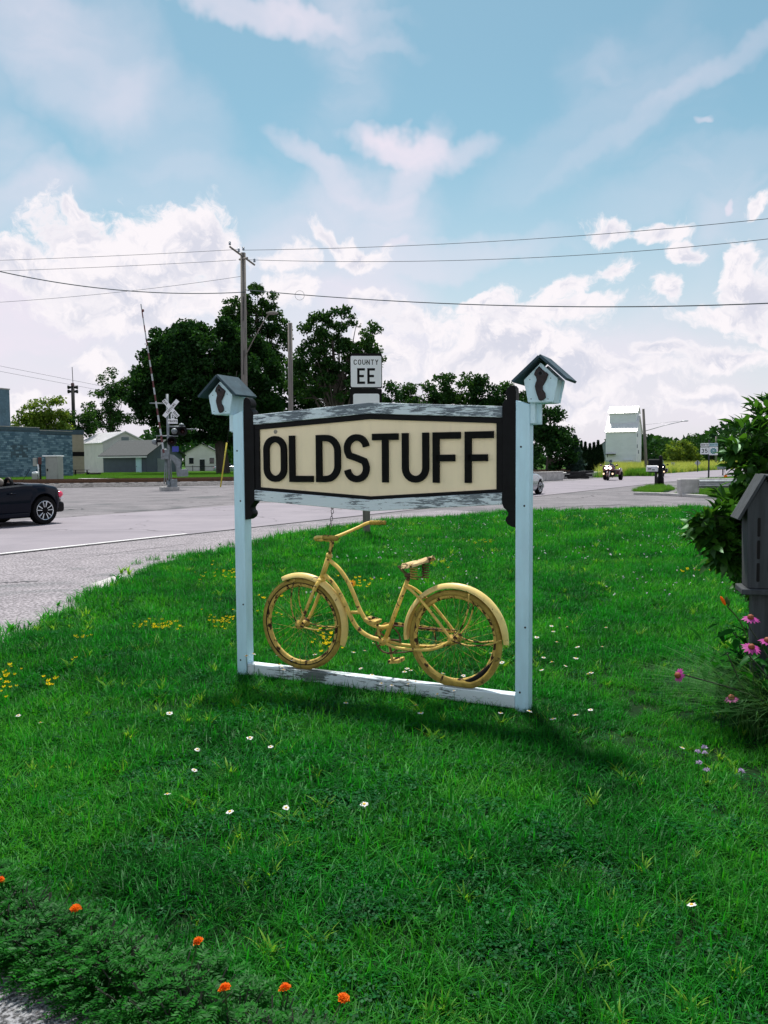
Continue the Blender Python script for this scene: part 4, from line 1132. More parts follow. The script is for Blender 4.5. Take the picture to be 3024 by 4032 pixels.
# ================================================================== VEHICLES
CARPAINT = pm('dark_blue_car_paint', (0.003, 0.005, 0.012), 0.22, 0.0, var=0.05, scale=3, coat=0.14, spec=0.06)
SILVERPAINT = pm('silver_car_paint', (0.30, 0.34, 0.38), 0.25, 0.6, var=0.05, scale=3, coat=0.8)
PALEPAINT = pm('pale_blue_car_paint', (0.42, 0.48, 0.54), 0.3, 0.3, var=0.05, scale=3, coat=0.6)
TYRE = pm('tyre_rubber', (0.006, 0.006, 0.007), 0.8, spec=0.1, var=0.3, scale=20)
ALLOY = pm('alloy_wheel', (0.58, 0.62, 0.65), 0.25, 0.85, var=0.06, scale=6)
REDLENS = pm('red_lens', (0.75, 0.035, 0.11), 0.12, var=0.1, scale=6, coat=0.8)
CLEARLENS = pm('clear_lens', (0.75, 0.75, 0.78), 0.1, var=0.05, scale=6, coat=0.8)
LEATHER = pm('tan_headrest', (0.24, 0.215, 0.19), 0.7, var=0.2, scale=25, bump=0.2)
DARKTRIM = pm('dark_trim', (0.006, 0.006, 0.007), 0.55, spec=0.15, var=0.2, scale=10)
GLASS = glassm('windscreen_glass', (0.62, 0.70, 0.72), 0.18)

def lerp_tab(tab, x):
    if x <= tab[0][0]: return tab[0][1]
    for (a, b), (c, d) in zip(tab[:-1], tab[1:]):
        if x <= c:
            t = (x - a) / (c - a); t = t * t * (3 - 2 * t) if False else t
            return b + (d - b) * t
    return tab[-1][1]
def car_wheel(parent, x, y, r, side, spokes=10):
    w_ = link(bpy.data.objects.new('wheel', None), parent); w_.location = (x, y, r); w_.empty_display_size = .1
    rt = Rx(R_(-90 * side))
    MB().lathe([(r * .66, -.09), (r * .80, -.105), (r * .95, -.10), (r, -.07), (r, .07), (r * .95, .10), (r * .80, .105), (r * .66, .09)], 36, (0, 0, 0), rt).build('tyre', TYRE, w_, True, auto=40)
    m_ = MB()
    m_.lathe([(r * .60, -.06), (r * .665, -.06), (r * .69, .095), (r * .665, .10), (r * .625, .09), (r * .60, .0)], 36, (0, 0, 0), rt)
    m_.lathe([(0, .075), (r * .13, .075), (r * .16, .06), (r * .16, .0)], 16, (0, 0, 0), rt)
    for i in range(spokes):
        a = 2 * math.pi * i / spokes + (.06 if i % 2 else -.06)
        q = [Vector((r * .10 * math.cos(a), r * .10 * math.sin(a), .066)), Vector((r * .40 * math.cos(a), r * .40 * math.sin(a), .086)), Vector((r * .64 * math.cos(a), r * .64 * math.sin(a), .088))]
        m_.tube([rt @ p for p in q], [r * .058, r * .046, r * .052], 6)
    m_.build('rim', ALLOY, w_, True, auto=45)
    MB().lathe([(r * .60, -.05), (0, -.049)], 24, (0, 0, 0), rt).build('brake_disc', DARKTRIM, w_)
    return w_
def car(name, label, loc, rz, paint, tabs, L, hw, rw, axf, axr, cabin, roof, scale=1.0):
    """local x forward, z up; tabs: belt (shoulder height) and deck (middle height) along x; cabin = (x0, x1)"""
    t = thing(name, label, 'car', loc, rz, None, scale)
    belt, deck, plan = tabs
    xs = sorted(set([round(-L / 2 + L * i / 44, 3) for i in range(45)] + [round(ax + rw * 1.16 * math.cos(math.pi * k / 12), 3) for ax in (axf, axr) for k in range(13)] + list(cabin)))
    vs_, fs, mi = [], [], []
    K = 9
    for x in xs:
        zb, zd, w = lerp_tab(belt, x), lerp_tab(deck, x), hw * lerp_tab(plan, x)
        zs = .19 + max(0, abs(x) - L / 2 + .35) * .35
        for ax in (axf, axr):
            d = abs(x - ax); R0 = rw * 1.16
            if d < R0: zs = max(zs, math.sqrt(R0 * R0 - d * d) + rw)
        zs = min(zs, zb - .06)
        zm = max(zs + .02, .52)
        incab = cabin[0] <= x <= cabin[1] and roof is None
        sec = [(w * .90, zs), (w * .985, zs + (zm - zs) * .45), (w, zm), (w * .985, zb - (zb - zm) * .35), (w * .955, zb - .035), (w * .90, zb)]
        if incab: sec += [(w * .84, zb - .005), (w * .80, .50), (0, .48)]
        else: sec += [(w * .70, zd - (zd - zb) * .25 if zd > zb else zb + .0), (w * .35, zd - .008), (0, zd)]
        for s in (1, -1):
            for (yy, zz) in sec: vs_.append((x, s * yy, zz))
    st = 2 * K
    for i in range(len(xs) - 1):
        inc = cabin[0] <= xs[i] and xs[i + 1] <= cabin[1] and roof is None
        for s in (0, 1):
            for j in range(K - 1):
                q = (i * st + s * K + j, (i + 1) * st + s * K + j, (i + 1) * st + s * K + j + 1, i * st + s * K + j + 1)
                fs.append(q if s == 1 else q[::-1]); mi.append(1 if (inc and j >= 6) else 0)
    for e, s in ((0, 1), (len(xs) - 1, -1)):
        f = [e * st + j for j in range(K)] + [e * st + K + j for j in range(K - 1, -1, -1)]
        fs.append(tuple(f[::s])); mi.append(0)
    me = MB(); me.v = vs_; me.f = fs; me.m = mi
    bo = me.build('body', [paint, DARKTRIM], t, True, auto=38)
    # dark underbody and wheel wells
    MB().bb(-L / 2 + .25, L / 2 - .25, -hw * .78, hw * .78, .17, .52).build('underbody', DARKTRIM, t)
    for ax in (axf, axr):
        for s in (-1, 1): car_wheel(t, ax, s * (hw - .115), rw, s)
    for s in (-1, 1):
        tl = MB().ball((-L / 2 + .085, s * hw * .74, lerp_tab(belt, -L / 2 + .1) - .12), (.10, .13, .085), 14, 8).build('tail_light', REDLENS, t, True)
        MB().ball((-L / 2 + .06, s * hw * .735, lerp_tab(belt, -L / 2 + .1) - .215), (.085, .12, .03), 12, 6).build('reversing_light', CLEARLENS, t, True)
        MB().ball((L / 2 - .22, s * hw * .70, lerp_tab(belt, L / 2 - .2) - .10), (.17, .12, .07), 12, 8).build('headlight', CLEARLENS, t, True)
        d_ = MB().tube([(cabin[0] + .32, s * hw * 1.005, .73), (cabin[0] + .5, s * hw * 1.01, .74)], .016, 8).build('door_handle', paint, t, True)
    MB().bb(-L / 2 - .03, -L / 2 + .30, -hw * .84, hw * .84, .26, .50).build('rear_bumper', DARKTRIM if roof is None else paint, t, bevel=.06, seg=3)
    MB().bb(L / 2 - .30, L / 2 + .02, -hw * .84, hw * .84, .24, .50).build('front_bumper', paint, t, bevel=.06, seg=3)
    if roof is None:
        for s in (-1, 1):
            y = s * .36
            se = MB().bb(cabin[0] + .28, cabin[0] + .46, y - .24, y + .24, .45, .88).build('seat', DARKTRIM, t, bevel=.05, seg=3)
            MB().ball((cabin[0] + .36, y, .985), (.075, .14, .10), 14, 10).build('headrest', LEATHER, se, True)
            hp = [(cabin[0] + .13, y + .16 * math.cos(a), .80 + .27 * math.sin(a)) for a in [math.pi * k / 12 for k in range(13)]]
            MB().tube(hp, .045, 8, flat=.8).build('roll_hoop', DARKTRIM, t, True)
        wsf = [(cabin[1] - .05, -.70, .84), (cabin[1] - .48, -.62, 1.25), (cabin[1] - .50, .62, 1.25), (cabin[1] - .05, .70, .84)]
        MB().tube(wsf, .03, 6).build('windscreen_frame', paint, t)
        MB().add(wsf, [(0, 1, 2, 3)]).build('windscreen', GLASS, t)
        MB().tube([(-L / 2 + .30, -hw * .55, .86), (-L / 2 - .02, -hw * .55 + .0, 1.26)], .006, 5).build('aerial', DARKTRIM, t)
        MB().bb(axr + rw * 1.25, axf - rw * 1.25, hw * .90, hw * .995, .20, .30).build('sill', CARPAINT, t, bevel=.02)
    else:
        r = roof; m_ = MB()
        bot = [(r[0], .78), (r[3], .78)]
        for s in (1, -1): pass
        vs_ = []
        for (x, z, k) in ((r[0], lerp_tab(belt, r[0]) - .02, .90), (r[1], r[4], .66), (r[2], r[4], .66), (r[3], lerp_tab(belt, r[3]) - .02, .90)):
            vs_ += [(x, -hw * k, z), (x, hw * k, z)]
        m_.add(vs_, [(0, 2, 3, 1), (4, 6, 7, 5), (0, 6, 4, 2), (1, 3, 5, 7)], 1); m_.add(vs_, [(2, 4, 5, 3)], 0)
        m_.build('greenhouse', [paint, GLASS_DARK], t, bevel=.04)
    return t
SL_belt = [(-2.05, .66), (-1.98, .78), (-1.85, .86), (-1.5, .92), (-.9, .93), (-.2, .88), (.6, .85), (.9, .82), (1.6, .74), (1.9, .64), (2.05, .50)]
SL_deck = [(-2.05, .66), (-1.98, .79), (-1.85, .88), (-1.5, .955), (-.9, .965), (-.2, .90), (.6, .90), (.9, .90), (1.6, .80), (1.9, .68), (2.05, .50)]
SL_plan = [(-2.05, .72), (-1.9, .88), (-1.5, .98), (-1.2, 1.0), (-.6, .985), (.6, .975), (1.2, .99), (1.6, .95), (1.9, .82), (2.05, .66)]
ct = G(177, 2066)
crz = math.atan2(-RD.y, -RD.x)
CSC = 1.12
cl = ct - Vector((math.cos(crz), math.sin(crz), 0)) * (-1.45 * CSC) - Vector((-math.sin(crz), math.cos(crz), 0)) * (.85 * CSC)
cl.z = 0.007
car('convertible_car', 'dark blue open-top convertible with silver wheels driving along the road', cl, crz, CARPAINT, (SL_belt, SL_deck, SL_plan), 4.1, .90, .325, 1.21, -1.45, (-1.02, .66), None, CSC)
SD_belt = [(-2.2, .62), (-2.1, .84), (-1.7, .94), (-.9, .97), (.8, .95), (1.2, .92), (1.8, .80), (2.1, .66), (2.2, .52)]
SD_deck = [(-2.2, .62), (-2.1, .88), (-1.7, 1.0), (-.9, 1.02), (.8, 1.02), (1.2, 1.0), (1.8, .86), (2.1, .70), (2.2, .52)]
SD_plan = [(-2.2, .74), (-2.0, .92), (-1.3, 1.0), (1.3, 1.0), (1.9, .90), (2.2, .66)]
c2 = G(2121, 1946)
c2rz = math.atan2(RD.y, RD.x)
c2l = c2 - Vector((math.cos(c2rz), math.sin(c2rz), 0)) * 1.35 - Vector((-math.sin(c2rz), math.cos(c2rz), 0)) * (-.8)
c2l.z = 0.003
car('silver_car', 'silver car whose nose shows just past the near, right sign post', c2l, c2rz, SILVERPAINT, (SD_belt, SD_deck, SD_plan), 4.4, .90, .33, 1.35, -1.3, (-.9, .9), (-1.75, -.9, .25, 1.15, 1.42), 1.0)
c3 = P(898, 1846, 128); c3.z = 0
car('parked_car', 'pale blue car parked far off beyond the rails', c3, R_(10), PALEPAINT, (SD_belt, SD_deck, SD_plan), 4.4, .90, .33, 1.35, -1.3, (-.9, .9), (-1.75, -.9, .25, 1.15, 1.42), 1.0)

# person: one skinned figure
JACKET = pm('dark_jacket', (0.016, 0.017, 0.024), 0.6, var=0.3, scale=12)
HELMET = pm('dark_helmet', (0.015, 0.017, 0.03), 0.25, var=0.1, scale=4)
SKIN_M = pm('skin', (0.45, 0.27, 0.2), 0.6, var=0.1, scale=8)
JEANS = pm('blue_jeans', (0.05, 0.08, 0.14), 0.8, var=0.2, scale=15)
CAPM = pm('pale_cap', (0.6, 0.6, 0.6), 0.5, var=0.1, scale=6)
GREYSHIRT = pm('grey_shirt', (0.22, 0.24, 0.27), 0.8, var=0.2, scale=10)
def rider(name, label, loc, rz, top, legs, head, headm, scale=1.0):
    """seated, hands forward on the bars; local x forward, seat at z=.72"""
    t = thing(name, label, 'person', loc, rz, None, scale)
    V = [(0, 0, .82), (0.02, 0, 1.02), (0.04, 0, 1.22), (.06, 0, 1.36), (.09, 0, 1.46)]
    Rr = [.15, .15, .165, .08, .06]
    E = [(0, 1), (1, 2), (2, 3), (3, 4)]
    for s in (-1, 1):
        b = len(V)
        V += [(.05, s * .20, 1.28), (.20, s * .28, 1.08), (.42, s * .30, 1.06), (.52, s * .31, 1.07)]; Rr += [.075, .058, .045, .04]
        E += [(2, b), (b, b + 1), (b + 1, b + 2), (b + 2, b + 3)]
        b = len(V)
        V += [(.06, s * .12, .78), (.42, s * .24, .72), (.34, s * .25, .38), (.46, s * .25, .32)]; Rr += [.10, .085, .06, .045]
        E += [(0, b), (b, b + 1), (b + 1, b + 2), (b + 2, b + 3)]
    me = bpy.data.meshes.new('body'); me.from_pydata(V, E, []); me.materials.append(top); me.materials.append(legs)
    o = link(bpy.data.objects.new('body', me), t)
    o.modifiers.new('skin', 'SKIN'); sk = me.skin_vertices[0].data
    for i, r in enumerate(Rr): sk[i].radius = (r, r); sk[i].use_root = (i == 0)
    o.modifiers.new('sub', 'SUBSURF').levels = 1; o.modifiers['sub'].render_levels = 1
    h = MB().ball((.12, 0, 1.58), (.115, .095, .135), 14, 10).build('face', SKIN_M, t, True)
    MB().ball((.10, 0, 1.60), (.145, .125, .14), 16, 10).build('helmet', headm, t, True)
    MB().ball((.20, 0, 1.585), (.055, .10, .05), 12, 8).build('visor', GLASS_DARK, t, True)
    for s in (-1, 1):
        hd = MB()
        hd.ball((.55, s * .315, 1.07), (.045, .04, .03), 10, 6)
        for k in range(4): hd.tube([(.58, s * (.285 + .018 * k), 1.085), (.605, s * (.285 + .018 * k), 1.07), (.595, s * (.285 + .018 * k), 1.045)], .010, 5)
        hd.tube([(.545, s * .275, 1.06), (.575, s * .27, 1.045), (.59, s * .275, 1.035)], .011, 5)
        hd.build('hand', headm, t, True)
        MB().ball((.50, s * .25, .27), (.13, .05, .045), 10, 6).build('boot', JACKET, t, True)
    return t
RED_M = pm('dark_red_paint', (0.10, 0.035, 0.042), 0.2, 0.3, var=0.1, scale=4, coat=0.8)
CHROME = pm('chrome', (0.6, 0.62, 0.65), 0.12, 1.0, var=0.05, scale=5)
LAMP = emitm('lit_headlamp', (1.0, 0.86, 0.80), 6.0)
LAMP2 = emitm('lit_running_lamp', (1.0, 0.70, 0.45), 1.6)
def bike_wheel(parent, x, y, r, w):
    o = link(bpy.data.objects.new('wheel', None), parent); o.location = (x, y, r); o.empty_display_size = .1
    MB().lathe([(r * .62, -w * .5), (r * .9, -w * .5), (r, -w * .25), (r, w * .25), (r * .9, w * .5), (r * .62, w * .5)], 28, (0, 0, 0), Rx(R_(90))).build('tyre', TYRE, o, True)
    m_ = MB().lathe([(r * .56, -w * .3), (r * .63, -w * .35), (r * .63, w * .35), (r * .56, w * .3)], 28, (0, 0, 0), Rx(R_(90)))
    for i in range(8):
        a = math.pi * i / 4
        m_.tube([(0, 0, 0), (r * .6 * math.cos(a), 0, r * .6 * math.sin(a))], .012, 5)
    m_.build('rim', CHROME, o, True)
def motorcycle(name, label, loc, rz, paint, trike, scale=1.0):
    t = thing(name, label, 'motorcycle', loc, rz, None, scale)
    bike_wheel(t, 1.05, 0, .32, .14)
    if trike:
        for s in (-1, 1):
            bike_wheel(t, -.72, s * .58, .33, .24)
            m_ = MB(); pts = [(-.72 + .42 * math.cos(a), s * .56, .34 + .42 * math.sin(a)) for a in [R_(k) for k in range(5, 186, 15)]]
            m_.tube(pts, [.10, .15, .17, .18, .18, .18, .18, .18, .18, .18, .17, .15, .10][:len(pts)], 10, flat=.55)
            m_.build('rear_fender', paint, t, True)
        MB().bb(-1.12, -.25, -.44, .44, .42, .82).build('trunk', paint, t, bevel=.08, seg=3)
    else:
        bike_wheel(t, -.55, 0, .32, .18)
        for s in (-1, 1): MB().bb(-.95, -.35, s * .30 - .11, s * .30 + .11, .40, .78).build('saddlebag', paint, t, bevel=.05)
    fk_ = MB()
    for s in (-1, 1): fk_.tube([(1.05, s * .10, .32), (.72, s * .11, .98)], .03, 8)
    fk_.build('fork', CHROME, t, True)
    MB().ball((1.05, 0, .42), (.38, .10, .26), 16, 8).build('front_fender', paint, t, True)
    MB().ball((.30, 0, .80), (.42, .19, .17), 14, 10).build('fuel_tank', paint, t, True)
    MB().bb(-.55, .75, -.22, .22, .26, .62).build('engine', STEEL_DARK, t, bevel=.06)
    MB().bb(-.50, .12, -.20, .20, .62, .74).build('seat', JACKET, t, bevel=.05)
    MB().bb(-.62, -.50, -.22, .22, .74, 1.10).build('backrest', JACKET, t, bevel=.05)
    fa = MB().prism([(-.40, .72), (.40, .72), (.46, .92), (.34, 1.12), (-.34, 1.12), (-.46, .92)], .70, .92, 'yz').build('fairing', paint, t, bevel=.07, seg=3)
    MB().add([(.80, -.30, 1.10), (.80, .30, 1.10), (.62, .24, 1.52), (.62, -.24, 1.52)], [(0, 1, 2, 3)]).build('windshield', GLASS, t)
    for s in (-1, 1):
        MB().ball((.905, s * .14, .93), (.06, .135, .085), 12, 8).build('headlight', LAMP, fa, True)
        MB().ball((.95, s * .33, .50), (.05, .07, .07), 12, 8).build('running_light', LAMP2, t, True)
        m_ = MB().tube([(.72, s * .36, 1.05), (.72, s * .54, 1.12)], .014, 6); m_.ball((.72, s * .60, 1.13), (.04, .10, .07), 10, 6); m_.build('mirror', paint, t, True)
        MB().bb(.35, .72, s * .34 - .10, s * .34 + .10, .35, .78).build('leg_guard', DARKTRIM, t, bevel=.05)
    hb_ = MB().tube([(.50, -.38, 1.06), (.62, -.20, 1.10), (.64, 0, 1.08), (.62, .20, 1.10), (.50, .38, 1.06)], .016, 8).build('handlebar', DARKTRIM, t, True)
    return t
tk = G(2405, 1891); tk.z = .007
trz = math.atan2(-RD.y, -RD.x) + R_(4)
motorcycle('motor_trike', 'touring trike with lit headlamps and wide rear fenders coming down the road', tk, trz, RED_M, True, 1.0)
rider('person', 'rider in dark jacket and helmet sitting on the oncoming trike', tk, trz, JACKET, JACKET, None, HELMET, .90)
mk = G(2606, 1878); mk.z = .007
motorcycle('motorcycle', 'motorcycle following the trike, half hidden behind the black mailbox post', mk, trz, CARPAINT, False, .95)
rider('person', 'rider in grey top and pale helmet on the motorcycle behind the mailbox', mk, trz, GREYSHIRT, JEANS, None, CAPM, .86)

# ================================================================== RAILROAD CROSSING SIGNAL
SILVERP = pm('silver_mast_paint', (0.20, 0.23, 0.25), 0.5, 0.35, var=0.2, scale=5)
REDP = pm('red_stripe', (0.10, 0.022, 0.025), 0.5, var=0.2, scale=4)
BLUEP = pm('blue_plate', (0.03, 0.05, 0.35), 0.4, var=0.1, scale=5)
m0 = G(667, 1930)
RRZ = R_(22)
rr = thing('crossing_signal', 'railroad crossing signal with crossbuck, flashers and raised striped gate', 'crossing signal', m0, RRZ)
MB().tube([(0, 0, 0), (0, 0, 5.45)], .075, 12).build('mast', SILVERP, rr, True)
MB().tube([(0, 0, 0), (0, 0, .55)], .13, 12).build('mast_base', SILVERP, rr, True)
MB().box((0, 0, .08), (1.0, 1.0, .22)).build('footing', CONC, rr)
def blade(ang, txt1, txt2):
    b_ = link(bpy.data.objects.new('crossbuck_blade', MB().box((0, 0, 0), (1.22, .012, .225)).mesh('crossbuck_blade', SIGNWHITE)), rr)
    b_.location = (.17, -.11 - (.014 if ang < 0 else 0), 4.64); b_.rotation_euler = (0, ang, 0)
    m_ = MB(); L_ = text_len(txt1, .13, .52, .22)
    if txt2:
        write(m_, txt1, -.58, -.065, .13, .52, .18, .08, -.010, -.006); L2 = text_len(txt2, .13, .52, .18); write(m_, txt2, .58 - L2, -.065, .13, .52, .18, .08, -.010, -.006)
    else:
        write(m_, txt1, -L_ / 2, -.065, .13, .52, .22, .08, -.010, -.006)
    m_.build('lettering', SIGNBLACK, b_)
blade(R_(50), 'RAIL', 'ROAD'); blade(R_(-50), 'CROSSING', None)
tp = MB().bb(-.02, .53, -.115, -.103, 3.78, 4.05).build('tracks_plate', SIGNWHITE, rr)
MB().bb(.155, .355, -.116, -.104, 4.051, 4.36).build('number_plate', SIGNWHITE, rr)
m_ = MB(); write(m_, '2', .21, 4.10, .19, .5, .2, .09, -.122, -.118); L_ = text_len('TRACKS', .13, .5, .16); write(m_, 'TRACKS', .255 - L_ / 2, 3.86, .13, .5, .16, .08, -.122, -.118)
m_.build('lettering', SIGNBLACK, tp)
def flasher(c, face, nm='flasher'):
    """round black background disc with hooded lamp facing angle face (about z)"""
    f = link(bpy.data.objects.new(nm, None), rr); f.location = c; f.rotation_euler = (0, 0, face); f.empty_display_size = .1
    MB().lathe([(.27, -.01), (.27, .01)], 28, (0, 0, 0), Rx(R_(90))).build('background_disc', SIGNBLACK, f)
    MB().lathe([(.15, .0), (.17, .06), (.17, .14), (.10, .26), (0, .28)], 18, (0, 0.012, 0), Rx(R_(-90))).build('lamp_housing', SILVERP, f, True)
    h = MB(); vs_ = []
    for k in range(13):
        a = R_(-10 + 200 * k / 12)
        for (y, r) in ((-.012, .17), (-.30, .19)): vs_.append((r * math.cos(a), y, r * math.sin(a)))
    h.add(vs_, [(2 * k, 2 * k + 1, 2 * k + 3, 2 * k + 2) for k in range(12)]); h.build('hood', SIGNBLACK, f, True)
    MB().lathe([(.14, 0), (0, .03)], 18, (0, -.012, 0), Rx(R_(90))).build('lens', pm('flasher_lens', (0.02, 0.002, 0.002), 0.25, var=.1), f, True)
MB().tube([(-.66, 0, 3.08), (.55, 0, 3.08)], .035, 8).build('light_arm', SILVERP, rr, True)
flasher((-.62, 0, 2.75), R_(78)); flasher((.18, -.16, 2.78), R_(-14))
MB().tube([(.0, .05, 3.62), (.95, -.1, 3.62)], .04, 8).build('light_arm', SILVERP, rr, True)
flasher((.78, -.22, 3.36), R_(-18)); flasher((.42, .18, 3.36), R_(150))
MB().tube([(.95, -.1, 3.48), (1.62, -.2, 3.48)], .025, 6).build('light_arm', SILVERP, rr, True)
MB().tube([(-.98, 0, 4.92), (0, 0, 4.92)], .03, 6).build('side_rod', SILVERP, rr, True)
MB().lathe([(.0, .12), (.10, .10), (.14, .04), (.15, 0)], 14, (.75, -.05, 3.70)).build('bell', SILVERP, rr, True)
gm = MB().bb(-.42, .0, -.22, .12, 1.75, 2.35).build('gate_mechanism', SILVERP, rr, bevel=.05)
ARMW = pm('faded_white_stripe', (0.42, 0.46, 0.48), 0.5, var=0.1, scale=4)
arm_a = Vector((-.28, -.30, 1.95)); arm_b = Vector((-1.35, -.30, 10.35))
ad = (arm_b - arm_a)
ga_ = MB().tube([arm_a, arm_a + ad * .02], .09, 6).build('gate_arm', SILVERP, rr)
n = 22
for i in range(n):
    a = arm_a + ad * (i / n); b = arm_a + ad * ((i + 1) / n)
    k = 1 - .45 * i / n
    MB().tube([a, b], [.055 * k, .055 * k * .98], 6, flat=.45).build('stripe', ARMW if i % 2 else REDP, ga_)
MB().ball(arm_b + Vector((.10, 0, -.35)), (.07, .06, .09), 8, 6).build('arm_lamp', REDP, ga_, True)
cw = [(.05, 2.05), (.28, 2.0), (.62, 1.72), (.66, 1.55), (.60, 1.28), (.66, 1.18), (1.05, 1.20), (1.05, .78), (.46, .76), (.44, 1.10), (.40, 1.40), (.18, 1.72), (.03, 1.80)]
for y in (-.20, .16):
    MB().prism(cw, y, y + .05, 'xz').build('counterweight', SILVERP, rr, bevel=.01)
MB().bb(.20, .56, -.03, -.01, 2.18, 2.50).build('blue_plate', BLUEP, rr)
for (x, z0, z1) in ((-.28, .35, 1.75), (.16, .3, 1.9), (-.16, .3, 1.75)):
    MB().tube([(x, .02, z0), (x * .6, .02, z1)], .03, 6).build('conduit', SILVERP, rr, True)
MB().bb(.06, .42, -.25, .05, .12, .62).build('junction_box', SILVERP, rr, bevel=.02)

# control cabinet beside the track
CABM = pm('cabinet_grey', (0.33, 0.34, 0.33), 0.5, 0.1, var=0.08, scale=3)
cab0 = G(205, 1902); cab0 = cab0 * (66 / cab0.y); cab0.z = 0
cb_ = thing('signal_cabinet', 'tall grey signal equipment cabinet in front of the blue block wall', 'cabinet', cab0, R_(-6))
MB().bb(-.50, .52, 0, .9, .1, 2.10).build('housing', CABM, cb_, bevel=.02)
MB().bb(-.72, .58, -.12, 1.0, 2.10, 2.20).build('roof', SIGNWHITE, cb_, bevel=.02)
d_ = MB().bb(-.44, .46, -.03, 0, .2, 2.0).build('door', CABM, cb_, bevel=.01)
MB().bb(-.38, -.28, -.07, -.03, .95, 1.15).build('door_handle', STEEL_DARK, d_)
MB().bb(-.65, .65, -.1, 1.0, -.02, .1).build('plinth', CONC, cb_)
mp = thing('meter_pedestal', 'electric meter post with red box and white pedestal beside the cabinet', 'utility box', cab0 + Vector((-1.0, -.25, 0)), 0)
MB().bb(.12, .24, 0, .1, 0, 2.1).build('post', STEEL_DARK, mp)
MB().bb(.06, .34, -.10, 0, 1.5, 2.05).build('red_box', REDP, mp, bevel=.02)
MB().bb(-.36, -.06, -.05, .1, 1.35, 2.0).build('meter_box', CABM, mp, bevel=.02)
MB().tube([(.10, -.06, .4), (.06, -.06, 1.5)], .05, 8).build('conduit', SIGNWHITE, mp, True)
MB().bb(-.42, .02, -.2, .2, 0, .72).build('pedestal', CABM, mp, bevel=.03); MB().ball((-.2, 0, .80), (.27, .25, .14), 14, 8).build('dome', SIGNWHITE, mp, True)
# yellow guard on the pole's guy wire
GUYY = pm('yellow_plastic', (0.55, 0.47, 0.04), 0.5, var=0.1, scale=4)
gy = thing('guy_wire_guard', 'slanting yellow guy-wire guard beside the rails', 'marker', P(868, 1908, 52.5), 0); gy.location.z = 0
tp_ = P(893, 1743, 52.5) - gy.location
MB().tube([(0, 0, 0), tp_], .045, 8).build('sleeve', GUYY, gy, True)
MB().tube([tp_ * .98, tp_ * 2.6], .012, 5).build('wire', STEEL_DARK, gy, True)

# picnic table by the block building
pt0 = P(320, 1858, 98); pt0.z = 0
pt_ = thing('picnic_table', 'dark picnic table turned on its end beside the tan building', 'table', pt0, R_(15))
for i in range(5): MB().bb(-.9, .9, -.36 + i * .15, -.23 + i * .15, .74, .79).build('top_board', STEEL_DARK, pt_)
for s in (-1, 1):
    for i in range(2): MB().bb(-.9, .9, s * .68 + i * .14 - .14, s * .68 + i * .14 - .02, .42, .47).build('seat_board', STEEL_DARK, pt_)
    x = s * .65
    for q in (-1, 1): MB().tube([(x, q * .25, .74), (x, q * .62, 0)], .05, 4).build('leg', STEEL_DARK, pt_)
    MB().bb(x - .03, x + .03, -.8, .8, .36, .42).build('crossbar', STEEL_DARK, pt_)
pt2 = thing('log_pile', 'low heap of dark timber beside the white barn', 'timber', pt0 + Vector((1.2, .6, 0)), R_(40))
for i in range(7):
    MB().tube([(-.7 + .1 * (i % 3), (i % 4) * .2 - .3, .12 + .2 * (i // 4)), (.8, (i % 4) * .2 - .25, .14 + .2 * (i // 4))], .10, 8).build('log', STEEL_DARK, pt2)

# ================================================================== POLES AND WIRES
def upole(name, label, base, top, r0, r1, cat='utility pole'):
    t = thing(name, label, cat, base, 0)
    MB().tube([(0, 0, -.2), (top - base) * .5, top - base], [r0, (r0 + r1) / 2, r1], 14).build('shaft', POLEWOOD, t, True)
    return t
D1 = 40.0
b1 = P(966, 1940, D1); b1.z = 0
t1 = P(957, 996, D1)
u1 = upole('utility_pole', 'tall wooden utility pole with cross arms and street lamp, behind the far birdhouse', b1, t1, .175, .125)
rel = t1 - b1
INS = pm('insulator', (0.25, 0.3, 0.36), 0.2, var=0.1, scale=5)
for (x0, y0, x1, y1, zt) in ((-.42, -1.1, .40, .9, -.25), (-.30, .75, .36, -1.0, -.38)):
    MB().tube([rel + Vector((x0, y0, zt + .26)), rel + Vector((x1, y1, zt - .10))], .055, 4).build('cross_arm', POLEWOOD, u1)
for (x, y, z) in ((-.44, -1.0, .12), (.02, .0, .12), (.42, .75, -.25), (-.1, -.6, -.1)):
    MB().lathe([(.05, 0), (.06, .05), (.04, .08), (.06, .12), (.02, .17)], 10, rel + Vector((x, y, z))).build('insulator', INS, u1, True)
la = P(957, 1419, D1) - b1; lb = P(1040, 1262, D1 - 1.0) - b1; lc = P(1062, 1233, D1 - 1.2) - b1
MB().tube([la, (la + lb) / 2 + Vector((0, 0, .05)), lb, lc], .026, 6).build('lamp_arm', POLEWOOD, u1, True)
MB().ball(lc + Vector((.12, 0, 0)), (.30, .12, .08), 12, 6).build('lamp_head', POLEWOOD, u1, True)
for z in (.72, .50):
    MB().tube([rel * z + Vector((0, -.16, 0)), rel * (z + .1) + Vector((.02, -.15, 0))], .02, 5).build('conduit', STEEL_DARK, u1)
b2 = P(1147, 1900, 52); b2.z = 0
upole('utility_pole', 'bare wooden pole rising just behind the sign’s left half', b2, P(1142, 1272, 52), .17, .14)

